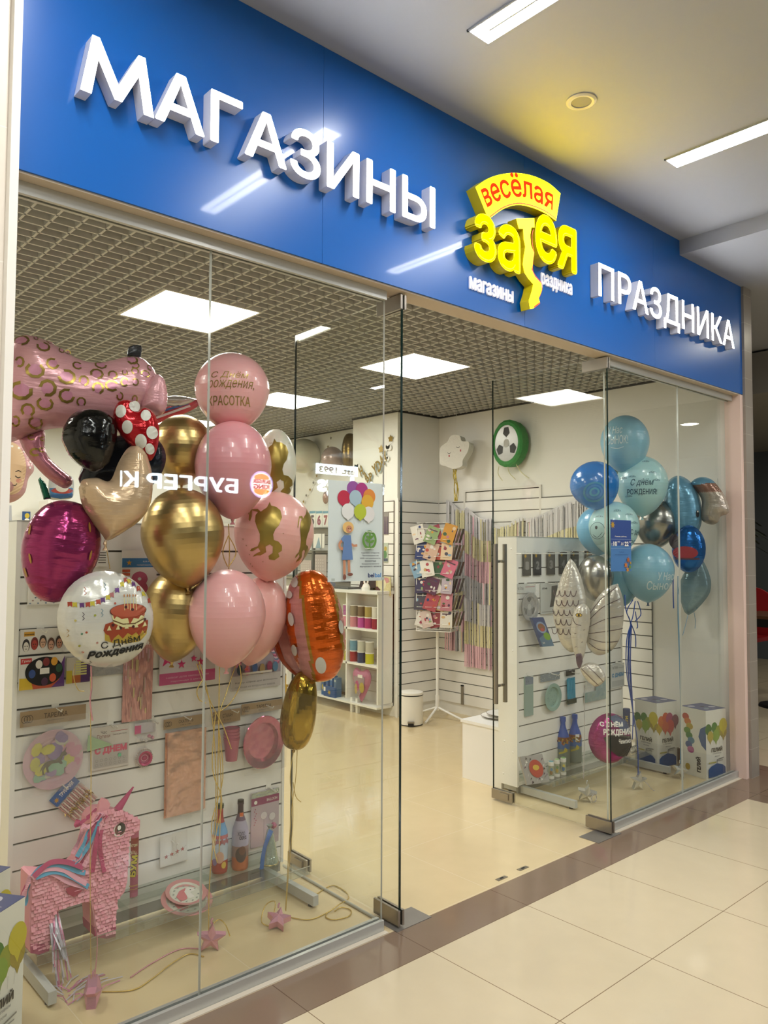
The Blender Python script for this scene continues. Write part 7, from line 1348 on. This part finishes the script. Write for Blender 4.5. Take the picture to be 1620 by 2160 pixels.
# rear wall decorations
XR = 3.145
p = fx_(3.0, 640, 962); t = thing('wall_balloon', 'large pale cream round balloon fixed to the rear wall', 'balloon', p - Vector((0, 0, .2)), 'balloons on the rear wall'); b = MB(); b.lathe([(.2 * math.sin(PI * i / 20), .2 * math.cos(PI * i / 20)) for i in range(21)], p, latex('d5d2be'), 28); b.build('body', t)
p = fx_(3.0, 701, 968); t = thing('wall_balloon', 'dusty pink round balloon above the poster top', 'balloon', p - Vector((0, 0, .15)), 'balloons on the rear wall'); b = MB(); b.lathe([(.125 * math.sin(PI * i / 20), .135 * math.cos(PI * i / 20)) for i in range(21)], p, foil('b79f98', .2, .3), 28); b.build('body', t)
p = fx_(3.05, 738, 955); t = thing('wall_balloon', 'dark gold foil balloon peeping out behind the white column', 'balloon', p - Vector((0, 0, .2)), 'balloons on the rear wall'); b = MB(); b.lathe([(.09 * math.sin(PI * i / 20) ** .7, .21 * math.cos(PI * i / 20)) for i in range(21)], p, foil('7a6230', .15, .8), 24); b.build('body', t)
t = thing('star_garland', 'thin hanging threads of little gold and grey stars on the rear wall', 'garland', fx_(3.12, 690, 1000)); b = MB()
for pts in (((698, 922), (690, 958), (667, 1003), (645, 1060)), ((692, 940), (660, 1020), (640, 1062))): b.tube(curve([fx_(3.13, *q) for q in pts], 4), .001, PAPER, 4)
b.build('thread', t)
for k, (px, py) in enumerate(((698, 924), (692, 942), (688, 958), (668, 1004), (661, 1018), (654, 1033), (646, 1045), (640, 1058))):
    p = fx_(3.125, px, py); b = MB(); d = Dec(b, lambda u, v, h, p=p: p + Vector((-h, -u, v))); d.star(0, 0, .024, [mat('grey_star', '6f6a60', .4), GOLDF][k % 2], 1); b.build('star', t)
fc_ = fx_(3.1, 687, 1050); b = MB(); b.lathe([(.035 * math.sin(PI * i / 10), .07 * math.cos(PI * i / 10)) for i in range(11)], fc_, foil('b5907f', .2, .4), 14); tag(b.build('rosette'), 'small rose gold foil rosette left of the poster, on the rear wall', 'decoration')
# rack of packs at the rear wall
t = thing('wall_rack', 'grey metal wall rack of packs behind the orange balloon, left of the poster', 'rack', (3.08, 4.9, 0)); RK = mat('rack_grey', '8d8d86', .4, .4)
for px in (662, 625): y = yx(px, 1180, 3.05); b = MB(); b.box((3.03, y - .015, 0), (3.06, y + .015, 1.75), RK); b.build('upright', t)
for py in (1113, 1160, 1215, 1290): z = zx(670, py, 3.05); b = MB(); b.box((2.92, 4.2, z - .012), (3.14, 5.6, z), RK); b.build('shelf', t)
for k, (px, ch, c) in enumerate(((659, '5', '55424a'), (673, '6', '9a4a5f'), (687, '7', '9a4a4f'))):
    sidepack('number_pack', '%s white number pack in the row left of the poster' % {'5': 'leftmost', '6': 'middle', '7': 'rightmost'}[ch], 'number pack', (px - 6.5, 1078, px + 6.5, 1112), 3.0, PAPER, lambda d, w, h, ch=ch, c=c: (d.rect(0, h * .85, w, h, pm('6a9fb5')), d.text(ch, w * .2, h * .12, w * .6, h * .62, pm(c), bold=.05)))
sidepack('napkin_sleeve', 'pale blue and white paper sleeve on the rack left of the poster', 'pack', (661, 1126, 684, 1156), 2.95, PAPER, lambda d, w, h: (d.poly([(w * .2, 0), (w * .5, h * .8), (w * .7, 0)], pm('8fa9b5')), d.rect(w * .75, 0, w * .8, h, pm('5a5a5a'))))
sidepack('patterned_wrap', 'pinkish patterned wrapping pack low on the rack left of the poster', 'wrap pack', (664, 1170, 688, 1213), 2.95, pm('b9aca4'), lambda d, w, h: [d.rect(w * (.1 + .2 * (i % 4)), h * (.1 + .15 * (i // 4)), w * (.18 + .2 * (i % 4)), h * (.18 + .15 * (i // 4)), pm('d0c6be')) for i in range(20)])
sidepack('patterned_wrap', 'smaller patterned wrapping pack left of the grey rack upright', 'wrap pack', (634, 1182, 656, 1208), 2.95, pm('c4b4ac'), lambda d, w, h: [d.ell(w * (.15 + .2 * (i % 4)), h * (.15 + .2 * (i // 4)), w * .06, h * .06, pm('d6ccc4')) for i in range(16)])
sidepack('yellow_pack', 'bright yellow pack low behind the orange balloon', 'pack', (598, 1425, 606, 1472), 2.62, pm('b5922a'))
# pedal bin
p = Vector((2.70, 2.93, 0)); t = thing('pedal_bin', 'white round pedal bin standing in front of the column slats', 'bin', p); s = mpp(p); BINW = mat('bin_white', 'e9e6da', .3)
b = MB(); b.lathe([(.105, 0), (.108, .01)], p, BLACK, 32); b.lathe([(.107, .01), (.107, .262)], p, BINW, 32); b.build('body', t); b = MB(); b.lathe([(.109, .264), (.11, .272)], p, BLACK, 32); b.lathe([(.111, .272), (.109, .29), (.07, .298), (0, .3)], p, BINW, 32); b.build('lid', t)
v_ = (CAM - p); v_.z = 0; v_.normalize(); b = MB(); w_ = Vector((-v_.y, v_.x, 0)); b.obox(p + v_ * .112 + Vector((0, 0, .02)), w_ * .025, (0, 0, .015), v_ * .012, BLACK); b.obox(p + v_ * .12 + Vector((0, 0, .04)), w_ * .03, (0, 0, .006), v_ * .014, STEEL); b.build('pedal', t)
# greeting card spinner
p = Vector((3.04, 2.93, 0)); t = thing('card_spinner', 'white wire card spinner on a splayed foot in the corner', 'card rack', p); WIR = mat('white_wire', 'efede4', .3)
b = MB(); b.tube([p + Vector((0, 0, .1)), p + Vector((0, 0, 1.75))], .014, WIR, 12); b.tube([p + Vector((0, 0, .08)), p + Vector((0, 0, .22))], .019, WIR, 12); b.build('pole', t)
for k in range(4): a = PI * .5 * k + .35; e = Vector((math.cos(a), math.sin(a), 0)); b = MB(); b.tube(curve([tuple(p + Vector((0, 0, .11))), tuple(p + e * .06 + Vector((0, 0, .085))), tuple(p + e * .26 + Vector((0, 0, .012)))], 5), .011, WIR, 10); b.build('foot', t)
v_ = CAM - p; v_.z = 0; v_.normalize(); v_ = Matrix.Rotation(math.radians(-16), 3, 'Z') @ v_; w_ = Vector((-v_.y, v_.x, 0)); HW, HD = .165, .13; b = MB(); Zv = Vector((0, 0, 1))
P4 = [p + w_ * (HW * i) + v_ * (HD * j) for i, j in ((-1, 1), (1, 1), (1, -1), (-1, -1))]
for q in P4: b.tube([q + Zv * .82, q + Zv * 1.78], .004, WIR, 6)
for r in range(7):
    z = .84 + r * .155
    for i in range(4): b.tube([P4[i] + Zv * z, P4[(i + 1) % 4] + Zv * z], .003, WIR, 6)
    for i in range(4): q = p + w_ * (HW * (-.75 + .5 * i)) + v_ * (HD + .03) + Zv * z; b.tube([q - w_ * .03 - v_ * .03 + Zv * .05, q - w_ * .03 + Zv * .05, q + w_ * .03 + Zv * .05, q + w_ * .03 - v_ * .03 + Zv * .05], .002, WIR, 5)
b.obox(p + Zv * .822, w_ * HW, v_ * HD, Zv * .004, WIR); b.build('wire_cage', t)
random.seed(21); CC = ['d9d4c8', 'c9b3a8', '8a3a3f', 'd5cfc0', '4a4650', 'a94a50', 'c4a06a', 'b9777f', '3f3a55', '5a3048', 'd8d0c4', 'b5a8b0', '7fa0b5', 'dcd8ca', '3a5a3a', 'c96a80', '2f3a6a', 'c9a890', 'b04a3a', 'd9bf9a', 'd5d0c4', '8aa06a', '9a3a4a', 'c98f2f']
ROWN = ['bottom', 'second lowest', 'third lowest', 'third highest', 'second highest', 'top']
for r in range(6):
    for i in range(4):
        c = CC[(r * 4 + i) % 24]; rot = (random.random() - .5) * .9; q = p + w_ * (HW * (-.75 + .5 * i)) + v_ * (HD + .012 + .012 * (i % 2)) + Zv * (.86 + .155 * r); ux = (w_ * math.cos(rot) + Zv * math.sin(rot)); uz = (Zv * math.cos(rot) - w_ * math.sin(rot)) * .97 - v_ * .12; b = MB(); hw, hh = .052 + .014 * random.random(), .155 + .03 * random.random(); nn = ux.cross(uz).normalized(); nn = nn if nn.dot(v_) > 0 else -nn
        b.obox(q + uz * hh / 2, ux * hw, uz * (hh / 2), nn * .001, pm(c)); d = Dec(b, planar(q - ux * hw + nn * .001, ux, uz, nn))
        for k in range(6): d.ell(hw * 2 * (.15 + .7 * random.random()), hh * (.12 + .75 * random.random()), .006 + .013 * random.random(), .006 + .013 * random.random(), pm(random.choice(CC)), n=9)
        if (r + i) % 3 == 0: d.rect(hw * .3, hh * .75, hw * 1.7, hh * .82, pm('5a4048'))
        tag(b.build('greeting_card'), 'greeting card in the %s row of the wire spinner, %s from the left' % (ROWN[r], OR5[i]), 'greeting card', 'greeting cards on the wire spinner')
for r in range(6):
    for j in range(3):
        c = ['6a5a48', 'a9977f', '4a3a34', '8f6a7a', '7a7468'][(r + j) % 5]; q = p + w_ * (HW + .012 + .012 * j) + v_ * (HD * (.6 - .6 * j)) + Zv * (.86 + .155 * r); b = MB(); b.obox(q + Zv * .07 + w_ * .012, v_ * .04, Zv * .066 + w_ * .02, w_.cross(Zv).cross(Zv) * .0 + w_ * .001, pm(c)); tag(b.build('greeting_card'), 'card edge on the right side of the spinner, %s row, %s from the front' % (ROWN[r], OR5[j]), 'greeting card', 'greeting cards on the wire spinner')
# shimmering fringe curtains on the right wall
FS = [mat('fringe_silver', 'd9d8db', .22, .35), mat('fringe_grey', 'c6c7cb', .25, .35), mat('fringe_cream', 'e0d9ae', .25, .25), mat('fringe_pink', 'e6bcc8', .25, .25)]
def curtain(lab, y0, y1, z0a, z0b, zb, seed, shift, x=3.33):
    random.seed(seed); t = thing('foil_curtain', lab, 'foil curtain', (x, (y0 + y1) / 2, zb), 'foil fringe curtains on the right wall'); n = max(8, int(abs(y1 - y0) / .0075)); b = MB(); h = MB(); top = []
    for i in range(n):
        q = i / (n - 1); y = y0 + (y1 - y0) * q; zt = z0a + (z0b - z0a) * q + .025 * math.sin(q * 5 + seed); top.append((x - .004, y, zt)); m_ = 7
        xj = x - .003 - random.random() * .022; dy = random.gauss(0, .02)
        for k in range(m_):
            za, zc = zt + (zb - zt) * k / m_, zt + (zb - zt) * (k + 1) / m_; band = (k + shift + (1 if q > .5 and shift > 1 else 0)) % 4; mm = FS[[0, 2, 3, 1][band] if random.random() > .2 else random.randrange(4)]
            w = .0048 + .003 * random.random(); ya, yc = y + dy * k / m_, y + dy * (k + 1) / m_; tw = (random.random() - .5) * .006
            b.add([(xj - tw, ya - w, za), (xj + tw, ya + w, za), (xj + tw, yc + w, zc), (xj - tw, yc - w, zc)], [(0, 1, 2, 3)], mm)
    b.build('fringe', t); h.ribbon([(p_[0] - .014, p_[1], p_[2] - .005) for p_ in top], .035, FS[0], up=(0, 0, 1)); h.build('top_band', t)
curtain('silver fringe curtain nearest the corner, behind the card spinner', 3.08, 2.84, 2.03, 1.96, .60, 1, 4); curtain('silver and pastel fringe curtain hanging left of the door handle', 2.82, 2.50, 1.95, 1.84, .47, 2, 0)
curtain('pastel fringe curtain seen through the door beside the handle', 2.47, 2.14, 1.80, 1.83, .45, 3, 1); curtain('silver and pink fringe curtain above the right stand', 2.11, 1.45, 1.86, 1.99, .5, 4, 0, 3.335)
# hanging piñatas, wall fittings
p = fx_(3.17, 963, 955); t = thing('cloud_pinata', 'white cloud shaped piñata with closed eyes hanging at the corner', 'piñata', p - Vector((0, 0, .14))); v_ = Matrix.Rotation(math.radians(-25), 3, 'Z') @ Vector((-.7, -.7, 0)); v_.normalize(); w_ = Vector((-v_.y, v_.x, 0)); CL = mat('cloud_paper', 'e0ddd2', .8, bump=('noise', 50, .8)); mfc = lambda u, v, h: p + w_ * u + Vector((0, 0, v)) + v_ * h
cp = curve([(-.13, -.08), (-.15, 0), (-.10, .07), (-.08, .14), (0, .16), (.04, .12), (.11, .13), (.13, .05), (.11, -.04), (.12, -.1), (.05, -.15), (-.04, -.15), (-.1, -.15), (-.13, -.08)], 4); cr_ = math.radians(-20); cp = [(u * math.cos(cr_) - v * math.sin(cr_), u * math.sin(cr_) + v * math.cos(cr_)) for u, v in cp]; b = MB(); b.prism(cp, mfc, -.06, .06, CL); b.build('body', t)
b = MB(); d = Dec(b, lambda u, v, h: mfc(u, v, .061 + h)); [d.ring(u, v, .018, .014, .004, BLACK, 1, n=10, a0=PI, a1=2 * PI) for u, v in ((-.05, 0), (.04, .05))]; [d.rect(u, v, u + .012, v + .02, pm('b04a50'), 1) for u, v in ((-.055, -.045), (.06, .0))]; b.build('face', t)
b = MB(); b.tube([p + Vector((0, 0, .1)), Vector((p.x, p.y, 2.905))], .0012, PAPER, 5); b.build('hanging_thread', t)
for k in range(6): ribbon_string(t, [p + Vector((.0, -.01 + .012 * k, -.14)), p + Vector((-.02, .02 * math.sin(k * 2), -.24)), p + Vector((.0, .03 * math.sin(k * 2 + 2), -.34)), p + Vector((-.01, .02 * math.sin(k + 4), -.46))], mat('gold_curl', 'b5a045', .25, .6), 'ribbon_curl', r=.004, n=4)
p = fx_(3.27, 1075, 936); t = thing('ball_pinata', 'round football piñata with a green paper rim high on the right wall', 'piñata', p - Vector((0, 0, .23))); ax = Matrix(((0, 0, -1), (0, -1, 0), (1, 0, 0))).transposed(); ax = Matrix(((0, 0, -1), (-.82, 0, 0), (0, 1, 0))); GRN = mat('green_paper', '2f8a3f', .7, bump=('noise', 40, .8))
b = MB(); b.lathe([(.165, -.06), (.21, -.055), (.215, .035), (.195, .05), (.165, .05)], p, GRN, 18, axis=ax, smooth=False, cap=False); b.build('paper_rim', t); b = MB(); d = Dec(b, lambda u, v, h: p + Vector((-.046 - h, -u * .82, v))); ball_print(d, .168, .168); b.build('face', t)
for k in range(3): ribbon_string(t, [p + Vector((-.03, .1 - .1 * k, -.2)), p + Vector((-.04, .1 - .13 * k, -.27)), p + Vector((-.03, .06 - .15 * k, -.33))], mat('cream_strip', 'd5cfa0', .5), 'pull_strip', r=.004)
y0, y1 = yx(982, 1032, 3.36), yx(1138, 1022, 3.36); z0, z1 = 1.86, zx(1060, 1028, 3.36); b = MB(); b.box((3.352, y1, z1 - .02), (3.369, y0, z1), FRAME); b.box((3.352, y1 - .02, z0), (3.369, y1, z1), FRAME); b.box((3.352, y0, z0), (3.369, y0 + .02, z1), FRAME); b.box((3.364, y1, z1 - .026), (3.3685, y0, z1 - .02), BLACK); tag(b.build('panel_frame'), 'pale rectangular frame on the right wall under the football piñata', 'frame')
y, za, zc = yx(976, 1465, 3.35), zx(976, 1486, 3.35), zx(976, 1445, 3.35); b = MB(); b.box((3.338, y - .013, za), (3.353, y + .013, zc), STEEL); b.box((3.336, y - .014, zc - .01), (3.352, y + .014, zc), BLACK); tag(b.build('shelf_bracket'), 'small upright steel bracket on the bare slats above the low cabinet', 'bracket')
# low white cabinet with plates
t = thing('low_cabinet', 'low white cabinet behind the right stand, end on to the doorway', 'cabinet', (2.2, 1.33, 0)); b = MB(); b.box((1.825, 1.16, 0.0), (2.6, 1.505, .38), WPLAST); b.build('body', t, bevel=.002); b = MB(); b.box((1.815, 1.155, .381), (2.61, 1.515, .4), WPLAST); b.build('top', t, bevel=.002)
for k, (x, y, z, r, lab) in enumerate(((2.06, 1.37, .402, .13, 'lower white plate on the low cabinet'), (2.09, 1.36, .416, .12, 'upper white plate stacked on the low cabinet'))):
    b = MB(); b.lathe([(0, 0), (r * .6, 0), (r, .012), (r * .98, .014), (r * .6, .004), (0, .004)], (x, y, z), WPLAST, 36, mfun=lambda i: BLACK if False else WPLAST); b.lathe([(r, .012), (r * 1.004, .0135), (r * .985, .0145)], (x, y, z), mat('rim_brown', '5a4a3c', .4), 36, cap=False); tag(b.build('plate'), lab, 'plate', 'white plates on the low cabinet')
# ================================================================== INSIDE, FAR LEFT
t = thing('display_stand', 'rear slatted stand with gold packs at the left edge, behind the front stand', 'display stand', (-2.2, 2.35, 0)); x0, x1 = at(-120, 1300, 2.3).x, at(17, 1300, 2.3).x; zt_ = at(10, 1172, 2.3).z
b = MB(); slats(b, (x0, 2.3), (x1, 2.3), .1, zt_, (0, -1)); b.build('slat_panel', t); b = MB(); b.box((x0, 2.2, zt_), (x1 + .03, 2.4, zt_ + .03), WPLAST); b.build('top_board', t)
pack('number_balloon_pack', 'pack with yellow figures hanging on the rear stand at the left edge', 'balloon pack', (-14, 1208, 17, 1292), 2.27, pm('c9bfae'), lambda d, w, h: (d.rect(0, h * .88, w, h, pm('8a6a5a')), d.ell(w * .6, h * .55, w * .3, h * .22, pm('b5963f')), d.ell(w * .6, h * .22, w * .32, h * .2, pm('a98a3a')), d.ell(w * .6, h * .22, w * .14, h * .1, pm('c9bfae'))))
pack('number_balloon_pack', 'blue headed gold pack below the yellow figure pack at the left edge', 'balloon pack', (-16, 1326, 12, 1372), 2.27, pm('a98432'), lambda d, w, h: (d.rect(0, h * .68, w, h, pm('2f5590')), d.text('ШАР', w * .4, h * .8, w * .4, h * .08, PAPER)))
fc = FaceCam(22, 985, 2.6, 10); t = fc.thing('baby_balloon', 'baby face shaped foil balloon with pink bonnet and dummy at the left edge', group='foil balloons at the back')
def dr_baby(d, P):
    s = mpp(fc.c); E = lambda x, y, rx, ry, m, l, n=20: d.ell(*P(x, y), rx * s, ry * s, m, l, n=n); d.poly([P(*q) for q in curve([(-30, 950), (0, 935), (25, 938), (42, 955), (50, 990), (42, 1030), (20, 1045), (-30, 1045)], 5)], mat('baby_skin', 'd6b48f', .3), 1)
    E(2, 1028, 19, 15, pm('b5857f'), 3); E(2, 1028, 13, 10, pm('c9a09a'), 4); E(2, 1028, 8, 6, pm('b5857f'), 5); E(34, 1016, 6, 4.5, pm('c98a74'), 2); d.line(curve([P(26, 1006), P(32, 1010), P(38, 1008)], 4), .005, BLACK, 3); d.line(curve([P(26, 998), P(33, 995), P(39, 998)], 4), .004, BLACK, 3); d.line(curve([P(20, 1025), P(26, 1026), P(30, 1022)], 4), .004, BLACK, 3); d.line(curve([P(8, 1012), P(12, 1009), P(16, 1013)], 4), .005, BLACK, 3)
    for k in range(7): a = -.2 + k * .33; E(14 + 46 * math.cos(a), 985 - 46 * math.sin(a) * .8 - 4, 2.5, 2.5, PAPER, 2, 8)
foil_shape(fc, t, 'body', [(-40, 930), (0, 905), (20, 895), (40, 905), (55, 935), (64, 960), (72, 990), (60, 1010), (52, 1040), (30, 1058), (0, 1062), (-40, 1060)], .09, foil('cf9fa2', .25, .2), draw=dr_baby)
random.seed(12); b = MB()
for i in range(40): p = at(3 + random.random() * 20, 1066, 2.5 + random.random() * .06); b.ribbon([p, p + Vector((random.gauss(0, .01), -.01 * (i % 2), -.22)), p + Vector((random.gauss(0, .015), .01 * (i % 2), -.5))], .014, [SILT, FS[0]][i % 2], up=(1, random.gauss(0, .5), 0))
tag(b.build('foil_curtain'), 'narrow silver foil curtain under the baby face balloon', 'foil curtain')
fc = FaceCam(128, 1028, 3.2, 0); t = fc.thing('foil_balloon', 'blue and white seaside picture balloon behind the green stalk', group='foil balloons at the back'); foil_shape(fc, t, 'body', [(103, 1008), (128, 1002), (152, 1006), (156, 1030), (152, 1050), (128, 1054), (104, 1050)], .05, foil('c9cdd0', .25, .15), draw=lambda d, P: (d.poly([P(104, 1030), P(154, 1030), P(152, 1050), P(128, 1053), P(105, 1049)], pm('4a7fae'), 1), d.ell(*P(131, 1036), .07, .02, pm('b0453a'), 2), d.ell(*P(131, 1030), .04, .03, pm('d5d0c4'), 3), d.poly([P(104, 1044), P(154, 1042), P(152, 1050), P(128, 1053), P(105, 1049)], pm('2f5f96'), 4)))
b = MB(); b.box((at(88, 1060, 6.3).x, 6.1, at(120, 1100, 6.1).z), (at(250, 1060, 6.3).x, 6.4, at(120, 1056, 6.1).z), WPLAST); tag(b.build('wall_cupboard'), 'white wall cupboard on the back wall, above the left stand', 'cupboard')
pack('notice_card', 'blue card with yellow figure on the back cupboard, left of the plum balloon', 'card', (47, 1079, 64, 1101), 6.09, pm('2f4f80'), lambda d, w, h: (d.ell(w * .6, h * .6, w * .3, h * .25, pm('c9b03a')), d.ell(w * .6, h * .2, w * .3, h * .15, PAPER)))
# ================================================================== BEYOND THE RIGHT END: cafe corner
p = Vector((6.5, 1.6, 0)); t = thing('cafe_chair', 'red cafe chair at the far right edge beyond the tiled pillar', 'chair', p); RC = mat('red_plastic', 'a01f24', .3); CHR = mat('chair_chrome', '6a6a6a', .2, .9)
b = MB(); b.prism(curve([(-.2, .62), (-.24, .85), (-.2, 1.08), (0, 1.17), (.2, 1.08), (.24, .85), (.2, .62), (-.2, .62)], 4), lambda u, v, h: p + Vector((.25 + h, u, v)), 0, .03, RC); b.build('backrest', t); b = MB(); b.box((p.x - .22, p.y - .22, .6), (p.x + .25, p.y + .22, .64), RC); b.build('seat', t)
for i, j in ((-1, -1), (-1, 1), (1, -1), (1, 1)): b = MB(); b.tube([p + Vector((.2 * i, .2 * j, .6)), p + Vector((.25 * i, .24 * j, 0))], .012, CHR, 8); b.build('leg', t)
p = Vector((6.1, 1.05, 0)); t = thing('cafe_table', 'dark cafe table with a metal leg beside the red chair', 'table', p); b = MB(); b.box((p.x - .35, p.y - .35, .90), (p.x + .35, p.y + .35, .93), mat('table_wood', '5a3a26', .4)); b.box((p.x - .35, p.y - .35, .82), (p.x + .35, p.y + .35, .899), BLACK); b.build('top', t); b = MB(); b.tube([p + Vector((0, 0, .03)), p + Vector((0, 0, .82))], .03, CHR, 12); b.build('leg', t); b = MB(); b.lathe([(0, 0), (.22, 0), (.2, .025), (0, .03)], p, BLACK, 24); b.build('foot', t)
p = Vector((7.6, 2.2, 0)); t = thing('potted_palm', 'dark leaved palm in a pot at the far right edge', 'plant', p); b = MB(); b.lathe([(0, 0), (.18, 0), (.22, .4), (.2, .4), (0, .36)], p, mat('pot', '4a443e', .6), 20); b.build('pot', t); b = MB(); b.tube([p + Vector((0, 0, .36)), p + Vector((.02, 0, 1.7))], .03, mat('stem', '4a3a28', .8), 8); b.build('stem', t); b = MB(); random.seed(5); LEAF = mat('palm_leaf', '22301f', .5)
for i in range(34):
    a, e = random.random() * 6.3, random.random() * 1.1 - .25; q = p + Vector((.02, 0, 1.5 + .3 * random.random())); b.ribbon([q, q + Vector((math.cos(a) * .25, math.sin(a) * .25, .25 * e + .1)), q + Vector((math.cos(a) * .5, math.sin(a) * .5, .3 * e - .05))], .035, LEAF, up=(-math.sin(a), math.cos(a), 0))
b.build('leaves', t)
DLM = emis('downlight_glow', 'fff6e0', 70)  # out-of-view downlights, added as fill for the dim right end
for k, (x, y) in enumerate(((4.6, -0.6), (4.6, -2.4), (6.4, 1.0), (8.3, 1.0), (8.3, -1.6), (6.4, -1.6))):
    z = 3.46 if x < 5.2 else 3.05; t = thing('downlight', 'unseen round downlight added in the lower hall ceiling, %s' % ['nearest the pillar', 'out in the hall', 'over the cafe table', 'over the palm', 'at the far side', 'between pillar and far side'][k], 'ceiling lamp', (x, y, z), 'added fill downlights in the lower hall ceiling'); b = MB(); b.lathe([(.09, -.001), (.1, -.012), (.115, -.002)], (x, y, z), CEIL, 24); b.build('rim', t); b = MB(); b.lathe([(0, -.006), (.09, -.005), (.09, -.001)], (x, y, z), DLM, 24); b.build('diffuser', t)
